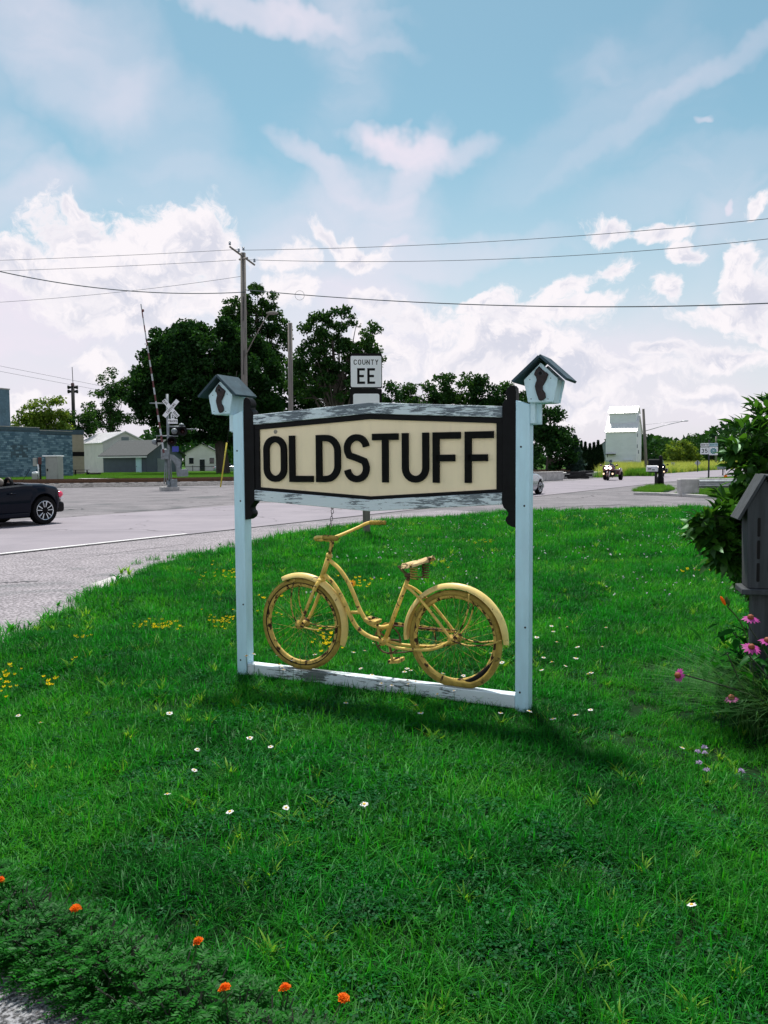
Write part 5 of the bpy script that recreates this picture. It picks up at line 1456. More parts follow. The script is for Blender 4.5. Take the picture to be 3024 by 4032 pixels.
def wire(name, label, a, b, pxs, pys, r, n=40, deg_=2):
    """a = plan point (px, depth), b likewise; the height follows the sag seen in the photograph"""
    A = Vector(((a[0] - 1512) / FPX * a[1], a[1])); B = Vector(((b[0] - 1512) / FPX * b[1], b[1]))
    co = np.polyfit(pxs, pys, deg_)
    pts = []
    for i in range(n + 1):
        q = A.lerp(B, i / n)
        px = 1512 + FPX * q.x / q.y
        pts.append(P(px, float(np.polyval(co, px)), q.y))
    t = MB().tube(pts, r * .8, 6).build(name, WIREM, None, True)
    return tag(t, label, 'wire', 'overhead wires')
wire('overhead_wire', 'upper power line running right from the utility pole across the clouds', (958, 40), (3700, 25), [958, 2000, 3024], [985, 947, 861], .013)
wire('overhead_wire', 'lower power line running right from the utility pole', (975, 40), (3700, 25), [975, 1540, 2000, 3024], [1022, 1032, 1017, 941], .013)
wire('overhead_wire', 'upper power line running left from the utility pole', (940, 40), (-700, 46), [940, 480, 0], [982, 1006, 1025], .012)
wire('overhead_wire', 'lower power line running left from the utility pole', (930, 40.6), (-700, 46.6), [930, 480, 0], [1024, 1048, 1067], .012)
wire('overhead_wire', 'thin line sloping down left from an insulator partway up the pole', (950, 40), (-700, 46), [950, 480, 0], [1088, 1149, 1190], .011)
wire('overhead_cable', 'thick telephone cable sagging left of the utility pole', (966, 39.8), (-700, 27), [966, 664, 300, 0], [1150, 1154, 1123, 1069], .024)
wire('overhead_cable', 'thick telephone cable running right across the whole sky', (966, 39.8), (3700, 25), [966, 1400, 2000, 2500, 3024], [1143, 1172, 1207, 1206, 1194], .024)
wire('overhead_wire', 'higher of two thin lines dropping behind the left trees', (-700, 90), (420, 120), [0, 360], [1441, 1512], .022, 20, 1)
wire('overhead_wire', 'lower of two thin lines dropping behind the left trees', (-700, 90), (420, 120), [0, 360], [1462, 1530], .022, 20, 1)
lp = P(1180, 1165, 39); 
MB_ = MB().torus(P(1180, 1163, 34.5), .19, .007, 24, 5, flat=1.0)
tag(MB_.build('cable_loop', WIREM, None, True), 'small coil of slack cable hanging on the telephone cable', 'cable')

# siren / horn tower far left
si = P(290, 1650, 200); si.z = 0
sn = thing('siren_pole', 'far pole topped with four horn loudspeakers and a thin aerial', 'pole', si, 0)
zt = P(290, 1520, 200).z
MB().tube([(0, 0, 0), (0, 0, zt)], .42, 10).build('shaft', STEEL_DARK, sn, True)
for z in (zt - .3, zt - 1.3):
    for s in (-1, 1):
        MB().tube([(s * .2, 0, z), (s * 1.15, 0, z)], [.2, .48], 12).build('horn', STEEL_DARK, sn, True)
MB().tube([(.1, 0, zt), (0.0, 0, P(290, 1445, 200).z)], .08, 6).build('aerial', STEEL_DARK, sn)
MB().bb(-.3, .3, -.3, .3, zt, zt + .7).build('control_box', REDP, sn)

# street light on a leaning pole by the elevator
lb0 = P(2546, 1868, 86); lb0.z = 0
ltop = P(2533, 1610, 86)
sl_ = upole('street_light', 'leaning wooden pole with long street-light arm right of the grain elevator', lb0, ltop, .17, .13, 'street light')
a_ = P(2541, 1697, 86) - lb0; e_ = P(2690, 1658, 84) - lb0; f_ = P(2704, 1657, 84) - lb0
MB().tube([a_, (a_ + e_) / 2 + Vector((0, 0, .06)), e_], .035, 6).build('arm', GALV, sl_, True)
MB().tube([P(2541, 1672, 86) - lb0, P(2672, 1658, 84.3) - lb0], .015, 5).build('stay', GALV, sl_, True)
MB().ball((e_ + f_) / 2, (.38, .16, .07), 12, 6).build('lamp_head', GALV, sl_, True)

# ================================================================== RIGHT-HAND ROADSIDE
# mailboxes
mbx = G(2582, 1918)
WHT = pm('mailbox_white', (0.66, 0.65, 0.70), 0.4, var=0.05, scale=5)
m1 = thing('mailbox', 'white mailbox on a dark post at the corner of the grass island', 'mailbox', mbx, R_(-6))
MB().bb(-.06, .06, -.06, .06, -.1, .86).build('post', STEEL_DARK, m1)
def mailbox_shell(x0, x1, y0, y1, z0, hgt, nm, mat, parent):
    w = (y1 - y0) / 2; yc = (y0 + y1) / 2
    pl = [(y0, z0), (y1, z0), (y1, z0 + hgt - w)] + [(yc + w * math.cos(R_(a)), z0 + hgt - w + w * math.sin(R_(a))) for a in range(15, 180, 15)] + [(y0, z0 + hgt - w)]
    return MB().prism(pl, x0, x1, 'yz').build(nm, mat, parent, bevel=.01)
sh_ = mailbox_shell(-.52, .08, -.16, .12, .88, .34, 'box', WHT, m1)
m_ = MB(); m_.bb(-.47, -.30, -.165, -.161, 1.00, 1.06); m_.build('name_plate', STEEL_DARK, sh_); MB().bb(-.25, -.10, -.165, -.161, .94, 1.02).build('number_plate', GREYSHED, sh_)
MB().bb(-.4, .06, -.05, .05, .82, .878).build('bracket', STEEL_DARK, m1)
m2 = thing('mailbox', 'black mailbox on a thick ornate black post beside the white one', 'mailbox', mbx + Vector((.42, .5, 0)), R_(-4))
MB().lathe([(.22, 0), (.20, .5), (.17, .55), (.13, .62), (.13, 1.55), (.09, 1.62), (.11, 1.68), (.06, 1.78), (0, 1.80)], 10, (0, 0, 0)).build('post', BLACK_PAINT, m2, True)
mailbox_shell(-.68, -.06, -.16, .14, 1.22, .36, 'box', BLACK_PAINT, m2)
MB().tube([(-.55, 0, 1.20), (-.1, 0, .80)], .03, 6).build('brace', BLACK_PAINT, m2)
# guardrail
gd0 = G(2690, 1956)
gdr = thing('guardrail', 'short galvanised guardrail with blunt pale end on the grass island', 'guardrail', gd0, R_(4))
wp = [(0, .36), (-.02, .40), (-.085, .44), (-.085, .50), (-.02, .535), (-.02, .565), (-.085, .60), (-.085, .66), (-.02, .70), (0, .70), (.0, .685), (-.06, .65), (-.06, .61), (0, .57), (0, .53), (-.06, .49), (-.06, .45), (0, .41)]
MB().prism(wp, .66, 7.0, 'yz').build('rail', GALV, gdr)
pe = MB(); pe.bb(-.10, .70, .02, .45, .0, .74); pe.build('end_block', CONC, gdr, bevel=.03)
MB().bb(.72, 7.0, .19, .55, .66, .74).build('cap', CONC, gdr, bevel=.02)
for x in (1.3, 3.3, 5.3): MB().bb(x, x + .16, .01, .17, -.1, .7).build('post', STEEL_DARK, gdr)
# route 35 signs
s0 = G(2790, 1888)
rs = thing('route_sign', 'pair of NORTH route signs, one numbered 35 and one with a green pilot wheel', 'road sign', s0, R_(-20))
MB().bb(-.06, .06, .01, .09, -.1, 3.02).build('post', GREYWOOD, rs)
GREENW = pm('teal_sign_green', (0.03, 0.22, 0.25), 0.5, var=0.1, scale=5)
PALEB = pm('pale_sign_blue', (0.45, 0.60, 0.66), 0.45, var=0.05, scale=5)
def panel(x0, x1, z0, z1, nm, mat=SIGNWHITE): return MB().prism(rrect(x0, x1, z0, z1, .03), -.006, 0, 'xz').build(nm, mat, rs)
pa = panel(-.61, -.02, 2.50, 2.76, 'direction_panel'); m_ = MB(); L_ = text_len('NORTH', .13, .62, .2); write(m_, 'NORTH', -.315 - L_ / 2, 2.565, .13, .62, .2, .085, -.011, -.007); m_.build('lettering', SIGNBLACK, pa)
pb = panel(-.62, -.02, 1.92, 2.44, 'route_panel')
m_ = MB(); L_ = text_len('35', .30, .62, .22); write(m_, '35', -.32 - L_ / 2, 2.03, .30, .62, .22, .075, -.011, -.007); m_.build('lettering', SIGNBLACK, pb)
pc_ = panel(.0, .61, 2.50, 2.76, 'direction_panel', PALEB); m_ = MB(); write(m_, 'NORTH', .305 - text_len('NORTH', .13, .62, .2) / 2, 2.565, .13, .62, .2, .085, -.011, -.007); m_.build('lettering', GREENW, pc_)
pd = panel(.0, .62, 1.85, 2.47, 'emblem_panel')
m_ = MB(); c_ = (.31, -.010, 2.16); m_.torus(c_, .17, .040, 32, 6, flat=.12)
for i in range(10):
    a = 2 * math.pi * i / 10
    m_.tube([(c_[0] + .05 * math.cos(a), -.010, c_[2] + .05 * math.sin(a)), (c_[0] + .26 * math.cos(a), -.010, c_[2] + .26 * math.sin(a))], .016, 5, flat=.3)
m_.build('pilot_wheel_emblem', GREENW, pd)
m_ = MB().lathe([(.10, 0), (0, .002)], 16, (c_[0], -.014, c_[2]), Rx(R_(90))); m_.build('emblem_centre', GREENW, pd)
m_ = MB(); m_.prism([(.25, 2.15), (.36, 2.14), (.37, 2.19), (.33, 2.20), (.30, 2.23), (.27, 2.19)], -.020, -.017, 'xz'); m_.build('emblem_boat', SIGNWHITE, pd)
# backs of far signs
def backsign(name, label, px, py, D, w, h, diamond):
    b = P(px, 1858, D); b.z = 0
    t = thing(name, label, 'road sign', b, R_(-25))
    zc = P(px, py, D).z
    MB().bb(-.04, .04, 0, .06, 0, zc + (.2 if not diamond else .3)).build('post', GREYWOOD, t)
    if diamond: MB().prism([(-w, zc), (0, zc - w), (w, zc), (0, zc + w)], .07, .075, 'xz').build('panel', GALV, t)
    else: MB().bb(-w / 2, w / 2, .07, .075, zc - h / 2, zc + h / 2).build('panel', GALV, t)
backsign('warning_sign', 'back of a diamond road sign beyond the curve, left of the route 35 signs', 2746, 1823, 100, .36, 0, True)
backsign('small_road_sign', 'back of a small rectangular road sign at the edge of the tall yellow-green grass', 2649, 1829, 102, .42, .52, False)
fp = P(2819, 1857, 130); fp.z = 0
upole('utility_pole', 'thin distant pole standing right behind the route 35 signs', fp, P(2820, 1718, 130), .16, .12)
gmx = G(2846, 1872); 
m3 = thing('mailbox', 'small grey mailbox leaning at the far roadside by the bush', 'mailbox', gmx, R_(20)); MB().bb(-.04, .04, -.04, .04, 0, .62).build('post', STEEL_DARK, m3); mailbox_shell(-.5, .35, -.2, .2, .6, .42, 'box', GREYSHED, m3)
om = G(2857, 1884); t_ = thing('utility_marker', 'thin leaning marker with an orange base at the roadside', 'marker', om, 0)
MB().lathe([(.16, 0), (.13, .25), (0, .27)], 8).build('base', PETAL_ORANGE, t_); MB().tube([(0, 0, .2), (-.2, 0, 1.1)], .012, 5).build('rod', STEEL_DARK, t_)
# concrete blocks, timber and a white fence by the rails
for i, (pa_, pb_, yt, yb, lab) in enumerate([(2126, 2218, 1863, 1895, 'longest grey concrete block wall beside the road, next to the near post'), (2221, 2246, 1866, 1886, 'short grey concrete block between the long wall and the timber heap'), (2322, 2376, 1864, 1881, 'grey concrete block just left of the oncoming trike')]):
    a, b = G(pa_, yb), G(pb_, yb - 4)
    d = b - a; h = P(pa_, yt, a.y).z
    t = thing('concrete_block', lab, 'concrete block', a, math.atan2(d.y, d.x), 'old concrete blocks by the rails')
    MB().bb(0, d.length, 0, .5, 0, h).build('block', CONC, t, bevel=.03)
    MB().bb(-.02, d.length + .02, -.03, .53, h + .003, h + .09).build('cap', CONC, t, bevel=.02)
tm = G(2250, 1886); th_ = thing('timber_heap', 'dark heap of old railway ties between the concrete blocks', 'timber', tm, R_(10))
rt_ = random.Random(4)
for i in range(11):
    r = Rz(R_(rt_.uniform(-18, 18))) @ Ry(R_(rt_.uniform(-6, 6)))
    MB().box((.5 + rt_.uniform(-.2, .9), .3 + .25 * (i % 3), .12 + .2 * (i // 4)), (1.6, .22, .18), r).build('tie', STEEL_DARK, th_)
fw = P(2229, 1858, 112); fw.z = 0; fe = thing('white_fence', 'short white picket rail far off beside the dark conifers', 'fence', fw, 0)
for z in (.35, .75): MB().bb(0, 1.9, 0, .05, z, z + .12).build('rail', SIGNWHITE, fe)
for i in range(5): MB().bb(.02 + i * .45, .12 + i * .45, -.03, 0, 0, 1.0).build('picket', SIGNWHITE, fe)

# ================================================================== TREES
def unit(rng, n):
    v = rng.normal(size=(n, 3)); return v / np.linalg.norm(v, axis=1, keepdims=True)
def leaf_quads(rng, C, size, aspect=0.6, up=0.35, fold=0.18):
    """diamond leaf cards at points C (N,3); slightly folded along the middle"""
    n = len(C)
    nrm = unit(rng, n); nrm[:, 2] += up; nrm /= np.linalg.norm(nrm, axis=1, keepdims=True)
    t = unit(rng, n); t -= nrm * np.sum(t * nrm, 1, keepdims=True); t /= np.linalg.norm(t, axis=1, keepdims=True)
    b = np.cross(nrm, t)
    s = (size * rng.uniform(.65, 1.3, n))[:, None]
    V = np.empty((n, 4, 3), np.float32)
    V[:, 0] = C - t * s * .5; V[:, 2] = C + t * s * .5
    V[:, 1] = C + b * s * .5 * aspect + nrm * s * fold * .5; V[:, 3] = C - b * s * .5 * aspect + nrm * s * fold * .5
    return V.reshape(-1, 3), np.arange(n * 4, dtype=np.int32).reshape(-1, 4)
def in_ball(rng, n, p=0.45):
    return unit(rng, n) * (rng.uniform(0, 1, (n, 1)) ** p)
def tree(name, label, D, lobes, base_px, lm, seed, per_area=0.55, per=130, size=0.42, cl=1.25, trunk=0.35, group=None, cat='tree', base_y=None, limbs=10, shell=0.45):
    """crown lobes are given where they stand in the photograph, at distance D; everything gets depth of its own"""
    rng = np.random.default_rng(seed)
    k = D / FPX
    b = P(base_px, 1840, D); b.z = 0
    t = thing(name, label, cat, b, 0, group)
    cents = []; lob = []
    for (px, py, rx, ry) in lobes:
        c = np.array(P(px, py, D)) - np.array(b); r = np.array((rx * k, min(rx, ry) * k * .95, ry * k))
        c[1] += rng.uniform(-.25, .25) * r[0]
        n = max(5, int(per_area * (r[0] * r[2]) * 3.1 / (cl * cl)))
        u_ = unit(rng, n) * rng.uniform(shell, 1.0, (n, 1)) ** .6
        cents.append(c + u_ * r * .92); lob.append(c)
    cents = np.concatenate(cents); cents = cents[cents[:, 2] > .6]
    cr = cl * rng.uniform(.55, 1.25, len(cents))
    pts = []
    for c, r in zip(cents, cr):
        n = int(per * (r / cl) ** 2 * rng.uniform(.6, 1.2))
        q = in_ball(rng, n, .5); q[:, 2] *= .75
        pts.append(c + q * r)
    C = np.concatenate(pts)
    V, F = leaf_quads(rng, C, size)
    link(bpy.data.objects.new('crown', raw_mesh('crown', V, F, lm)), t)
    m_ = MB(); cc = np.mean(cents, 0); zt = cc[2]
    tp = [Vector((0, 0, -.2)), Vector((cc[0] * .15, cc[1] * .15, zt * .35)), Vector((cc[0] * .5, cc[1] * .5, zt * .75)), Vector((cc[0], cc[1], zt * 1.15))]
    C_ = curve(tp, 5); m_.tube(C_, [trunk * (1.25 - .95 * i / (len(C_) - 1)) for i in range(len(C_))], 9)
    pick = list(lob) + [cents[i] for i in rng.choice(len(cents), min(len(cents), limbs), replace=False)]
    for q in pick:
        q = Vector(q); f = rng.uniform(.30, .75)
        s0 = C_[int(f * (len(C_) - 1))]
        if q.z < s0.z * .7: s0 = C_[max(1, int(.25 * len(C_)))]
        mid = s0.lerp(q, .5) + Vector((rng.uniform(-.4, .4), rng.uniform(-.4, .4), rng.uniform(.1, .6)))
        r0 = trunk * rng.uniform(.22, .42)
        cu_ = curve([s0, mid, q], 4)
        m_.tube(cu_, [r0 * (1 - .8 * i / (len(cu_) - 1)) for i in range(len(cu_))], 6)
    m_.build('trunk', BARK, t, True)
    return t
tree('maple_tree', 'huge dark maple behind the railroad crossing signal', 104, [(700, 1480, 170, 205), (830, 1395, 150, 135), (975, 1500, 140, 200), (630, 1610, 100, 130), (900, 1640, 190, 130), (745, 1330, 90, 75), (560, 1570, 45, 80), (760, 1660, 150, 90), (1040, 1640, 70, 110), (890, 1310, 60, 60), (660, 1370, 70, 80), (600, 1490, 70, 90), (800, 1520, 170, 150)], 880, LEAF_DARK, 1, 1.35, 170, .46, 1.15, .75, limbs=16)
tree('tall_tree', 'tall airy tree rising behind the utility pole', 112, [(940, 1215, 70, 70), (1010, 1180, 75, 55), (1060, 1245, 62, 80), (970, 1300, 85, 80), (1085, 1350, 60, 85), (1030, 1430, 110, 110), (1115, 1290, 30, 50), (900, 1260, 40, 50)], 1030, LEAF_MID, 2, 1.0, 95, .40, .85, .45, limbs=26, shell=.3)
tree('ash_tree', 'open-crowned tree with forked trunks behind the COUNTY EE sign', 96, [(1245, 1290, 75, 62), (1345, 1260, 70, 50), (1300, 1370, 70, 70), (1215, 1390, 60, 60), (1385, 1400, 62, 80), (1455, 1330, 50, 55), (1470, 1410, 45, 48), (1330, 1500, 90, 80), (1250, 1480, 50, 60), (1200, 1530, 80, 50), (1420, 1520, 55, 70) , (1160, 1440, 45, 60), (1270, 1420, 60, 60)], 1330, LEAF_MID, 3, 1.0, 110, .38, .85, .42, limbs=34, shell=.25)
tree('brush_tree', 'low dark trees filling the gap behind the pole and left part of the sign', 118, [(1150, 1560, 110, 80), (1290, 1600, 130, 70), (1420, 1600, 110, 80), (1120, 1660, 150, 90), (1330, 1680, 200, 90) , (1140, 1480, 60, 60), (1240, 1540, 90, 70)], 1230, LEAF_DARK, 4, 1.1, 130, .5, 1.3, .3)
tree('round_tree', 'round leafy tree far left above the blue parapet', 132, [(150, 1635, 80, 60), (215, 1610, 62, 55), (110, 1670, 60, 40), (190, 1670, 90, 50), (240, 1660, 45, 45)], 170, LEAF_LIGHT, 5, 1.0, 110, .5, 1.2, .35)
tree('leafy_tree', 'pale green tree left of the big maple, behind the white barn', 148, [(440, 1520, 75, 62), (400, 1580, 72, 65), (470, 1600, 70, 75), (370, 1640, 45, 50), (500, 1540, 40, 50), (430, 1660, 90, 50)], 440, LEAF_MID, 6, .8, 100, .46, 1.15, .4, limbs=16, shell=.35)
tree('leafy_tree', 'smaller green tree between the round tree and the pale one', 138, [(300, 1650, 55, 50), (330, 1620, 42, 48), (275, 1680, 50, 40), (345, 1680, 50, 40)], 310, LEAF_MID, 7, .9, 100, .5, 1.2, .3)
for i, (x, y, rx, ry) in enumerate([(1560, 1560, 70, 62), (1650, 1555, 66, 66), (1730, 1535, 60, 60), (1820, 1535, 95, 70), (1920, 1550, 85, 68), (2000, 1575, 70, 70), (2080, 1590, 60, 70)]):
    tree('hedgerow_tree', ['leftmost hedgerow tree right of the COUNTY EE sign', 'second hedgerow tree right of the COUNTY EE sign', 'slim hedgerow tree over the middle of the sign', 'broad hedgerow tree over the sign’s right half', 'hedgerow tree just left of the near birdhouse', 'hedgerow tree partly behind the black finial of the near post', 'hedgerow tree right behind the near post and birdhouse'][i],
         112, [(x, y, rx, ry), (x - 20, y + 90, rx * 1.2, 90), (x + 30, y + 170, rx * 1.3, 100)], x, LEAF_MID if i % 2 else LEAF_DARK, 20 + i, .95, 105, .46, 1.1, .3, 'trees of the hedgerow behind the sign')
tree('dark_tree', 'dark broadleaf tree right of the near post, beside the conifers', 92, [(2150, 1680, 70, 85), (2195, 1720, 62, 80), (2160, 1780, 110, 80), (2120, 1650, 55, 75), (2235, 1770, 45, 60)], 2160, LEAF_DARK, 31, 1.0, 130, .40, 1.0, .35)
for i, (x, y, rx, ry, lm, D) in enumerate([(2530, 1795, 60, 55, LEAF_DARK, 190), (2590, 1785, 48, 50, LEAF_DARK, 200), (2640, 1760, 46, 48, LEAF_MID, 185), (2720, 1750, 60, 45, LEAF_MID, 215), (2800, 1765, 62, 50, LEAF_DARK, 190), (2880, 1770, 70, 62, LEAF_DARK, 185), (2960, 1760, 70, 66, LEAF_MID, 180)]):
    tree('distant_tree', ['dark distant tree right behind the street-light pole', 'second dark distant tree right of the street-light pole', 'distant tree whose top rises left of the yellow-green bush', 'distant tree peeping over the yellow-green bush', 'dark distant tree left of the route 35 signs', 'dark distant tree behind the route 35 signs', 'distant tree showing through the garden bush'][i],
         D, [(x, y, rx, ry), (x + 10, y + 45, rx * 1.15, 50)], x, lm, 40 + i, .95, 75, .75, 1.9, .35, 'distant trees across the road')
tree('yellow_green_tree', 'bright yellow-green bushy tree across the road', 150, [(2675, 1770, 45, 48), (2650, 1800, 50, 42), (2705, 1800, 52, 45), (2690, 1830, 70, 40)], 2685, LEAF_LIGHT, 60, 1.1, 110, .55, 1.2, .3)
# far belt that reads as one mass
rng = np.random.default_rng(77)
n = 26000
ang = rng.uniform(-.62, .62, n); dist = rng.uniform(300, 420, n)
hgt = 9 + 5 * np.sin(ang * 21) + 4 * np.sin(ang * 47 + 1)
C = np.stack([dist * np.tan(ang), dist, rng.uniform(0, 1, n) ** .8 * hgt], 1)
V, F = leaf_quads(rng, C, 2.6)
tag(link(bpy.data.objects.new('far_woods', raw_mesh('far_woods', V, F, LEAF_DARK))), 'low band of woods along the horizon', 'woods', kind='stuff')

# conifers
def conifer(name, label, px, ytop, ybot, D, half, lm, seed, column=False, group=None):
    rng = np.random.default_rng(seed); k = D / FPX
    b = P(px, 1845, D); b.z = 0
    zt = P(px, ytop, D).z; r0 = half * k
    t = thing(name, label, 'tree', b, 0, group)
    n = 5200
    h = rng.uniform(0.02, 1, n) ** .85
    prof = (np.sin(np.clip(h * 1.08, 0, 1) * math.pi) ** .45 * (1 - h ** 4) if column else (1 - h) ** .85 * (.82 + .18 * np.sin(h * zt * 5.2)))
    a = rng.uniform(0, 2 * math.pi, n); rr_ = r0 * prof * rng.uniform(.45, 1.06, n) ** .6
    C = np.stack([rr_ * np.cos(a), rr_ * np.sin(a), h * zt - (0 if column else .35 * rr_)], 1)
    V, F = leaf_quads(rng, C, (.34 if column else .5), .38, .1)
    link(bpy.data.objects.new('crown', raw_mesh('crown', V, F, lm)), t)
    MB().tube([(0, 0, -.2), (0, 0, zt * .97)], [.16, .02], 7).build('trunk', BARK, t)
conifer('spruce_tree', 'blue-green spruce left of the dark arborvitae row', 2262, 1716, 1850, 94, 58, LEAF_BLUE, 71)
for i, x in enumerate((2288, 2304, 2322, 2338, 2354, 2366)):
    conifer('arborvitae', ['first slender dark arborvitae beside the blue-green spruce', 'second slender dark arborvitae from the spruce', 'third slender dark arborvitae from the spruce', 'fourth slender dark arborvitae from the spruce', 'fifth slender dark arborvitae from the spruce', 'last slender dark arborvitae, next to the grey shed'][i], x, (1738, 1742, 1748, 1744, 1736, 1752)[i], 1850, 98, 11, LEAF_CONE, 80 + i, True, 'row of arborvitae')

# ================================================================== GARDEN AT THE RIGHT EDGE
def leaf6(rng, C, T, N, size, wid=.5, fold=.25, droop=.2):
    """pointed oval leaves with midrib fold: base C, direction T, normal N"""
    n = len(C); s = (size * rng.uniform(.7, 1.2, n))[:, None]
    T = T / np.linalg.norm(T, axis=1, keepdims=True)
    N = N - T * np.sum(T * N, 1, keepdims=True); N = N / np.linalg.norm(N, axis=1, keepdims=True); B = np.cross(N, T)
    V = np.empty((n, 8, 3), np.float32)
    w = wid * s * .5
    def pt(f, side, wf): return C + T * s * f - N * s * droop * f * f + B * w * wf * side + N * s * fold * abs(side) * .25 * wf
    V[:, 0] = pt(0, 0, 0); V[:, 1] = pt(.30, 1, .9); V[:, 2] = pt(.62, 1, .85); V[:, 3] = pt(1, 0, 0); V[:, 4] = pt(.62, -1, .85); V[:, 5] = pt(.30, -1, .9); V[:, 6] = pt(.30, 0, 0); V[:, 7] = pt(.62, 0, 0)
    base = (np.arange(n) * 8)[:, None]
    F = np.concatenate([base + np.array([[0, 6, 1, 1]]), base + np.array([[6, 7, 2, 1]]), base + np.array([[7, 3, 2, 2]]), base + np.array([[0, 5, 6, 6]]), base + np.array([[5, 4, 7, 6]]), base + np.array([[4, 3, 7, 7]])])
    return V.reshape(-1, 3), F
def tri_quads(name, V, F, mat):
    me = bpy.data.meshes.new(name)
    faces = [tuple(dict.fromkeys(f)) for f in F.tolist()]
    me.from_pydata(V.tolist(), [], faces); me.materials.append(mat); me.polygons.foreach_set('use_smooth', [True] * len(me.polygons)); me.update()
    return me
def make_bush(name, label, base, branches, lm, seed, size=.085, dens=34):
    rng = np.random.default_rng(seed)
    t = thing(name, label, 'bush', base, 0)
    tw = MB(); Cs, Ts, Ns = [], [], []
    for (tip, r) in branches:
        tip = Vector(tip) - Vector(base)
        mid = tip * .5 + Vector((rng.uniform(-.1, .1), rng.uniform(-.1, .1), rng.uniform(.0, .25)))
        cv = curve([Vector((rng.uniform(-.12, .12), rng.uniform(-.12, .12), 0)), mid, tip], 8)
        tw.tube(cv, [.011 * (1 - .8 * i / (len(cv) - 1)) for i in range(len(cv))], 5)
        for q in range(dens):
            f = rng.uniform(.30, 1.0) ** .7; i = min(len(cv) - 2, int(f * (len(cv) - 1)))
            p = cv[i].lerp(cv[i + 1], rng.uniform(0, 1)); d = (cv[i + 1] - cv[i]).normalized()
            o_ = Vector(unit(rng, 1)[0]) * r * rng.uniform(.1, 1)
            o_.z *= .8
            tw.tube([p, p + o_], .0022, 3, cap=False)
            for m in range(4):
                c = p + o_ * (.45 + .18 * m)
                tt = (o_.normalized() + Vector(unit(rng, 1)[0]) * .9 + d * .3)
                Cs.append(c); Ts.append(tt); Ns.append(Vector((rng.uniform(-.5, .5), rng.uniform(-.5, .5), 1)))
    V, F = leaf6(rng, np.array(Cs), np.array(Ts), np.array(Ns), size)
    link(bpy.data.objects.new('foliage', tri_quads('foliage', V, F, lm)), t)
    tw.build('stems', STEM_DARK, t)
    return t
bb_ = Vector((3.35, 5.9, 0))
br = []
for (px, py, D, r) in [(2960, 1640, 5.7, .20), (2900, 1700, 5.6, .16), (2990, 1600, 5.8, .18), (2830, 1740, 5.6, .09), (2905, 1790, 5.6, .16), (2960, 1760, 5.7, .2), (3010, 1700, 5.9, .24), (2880, 1850, 5.5, .13), (2940, 1860, 5.6, .20), (3010, 1830, 5.7, .24), (2900, 1920, 5.5, .15), (2960, 1950, 5.5, .2),
                       (2760, 2010, 5.3, .12), (2730, 2040, 5.3, .08), (2900, 1985, 5.5, .16), (2860, 1975, 5.45, .12), (2930, 2010, 5.5, .18), (2960, 1972, 5.5, .2), (2910, 1972, 5.5, .14), (2880, 2030, 5.4, .14), (2780, 2060, 5.3, .12), (2820, 2110, 5.3, .12), (2860, 1700, 5.6, .12), (2870, 1950, 5.5, .14), (2920, 1640, 5.7, .12), (2980, 1570, 5.8, .10), (2810, 2030, 5.3, .14), (2850, 2000, 5.4, .14), (2740, 2090, 5.3, .07), (2790, 2100, 5.3, .11), (2850, 2080, 5.4, .16), (2840, 2150, 5.3, .12), (2900, 2060, 5.4, .2), (2890, 2160, 5.4, .12), (2960, 2050, 5.5, .2), (3060, 1650, 5.9, .25), (3080, 1800, 5.9, .3), (3080, 1950, 5.9, .3), (3040, 2020, 5.8, .25), (2930, 2210, 5.4, .07), (2870, 2215, 5.3, .05), (3000, 1900, 5.6, .22), (3040, 1760, 5.7, .22), (2990, 2000, 5.5, .2)]:
    br.append((P(px + (48 if py < 1970 else 0), py, D), r * 1.30))
make_bush('garden_bush', 'dark leafy garden bush at the right edge behind the wooden butterfly house', bb_, br, LEAF_BUSH, 91, .105, 46)

# butterfly house
bh0 = P(3000, 2330, 4.75)
bf = thing('butterfly_house', 'grey weathered wooden butterfly house with slots on a post, at the right edge', 'butterfly house', (bh0.x + .03, bh0.y + .09, 0), R_(-14))
zb, ze = P(2950, 2318, 4.75).z, P(2950, 2000, 4.75).z
zp = P(2985, 1872, 4.75).z
zt_ = P(2895, 2050, 4.75).z
hwB = .094
MB().prism([(-hwB * .9, zb), (hwB * .9, zb), (hwB, ze), (0, zp - .02), (-hwB, ze)], -hwB, hwB, 'xz').build('box', GREYWOOD, bf, bevel=.003)
for s in (-1, 1):
    a = (0, zp); e = (s * .138, zt_)
    d = Vector(e) - Vector(a); n_ = Vector((-d.y, d.x)).normalized() * (.016 * s)
    MB().prism([a, e, (e[0] + n_.x, e[1] + n_.y), (a[0] + n_.x, a[1] + n_.y)], -hwB - .035, hwB + .035, 'xz').build('roof_board', GREYWOOD, bf, bevel=.002)
for (x, z) in ((-.030, .76), (-.030, .48), (-.030, .20), (.030, .88), (.030, .60), (.030, .32)):
    zc = zb + (ze - zb) * z
    MB().prism(rrect(x - .008, x + .008, zc - .055, zc + .055, .007, 4), -hwB - .002, -hwB + .01, 'xz').build('slot', SIGNBLACK, bf)
MB().bb(-hwB - .025, hwB + .025, -hwB - .025, hwB + .025, zb - .036, zb - .002).build('base_board', GREYWOOD, bf, bevel=.006)
MB().bb(-.05, .05, -.05, .05, -.1, zb - .038).build('post', GREYWOOD, bf, bevel=.005)

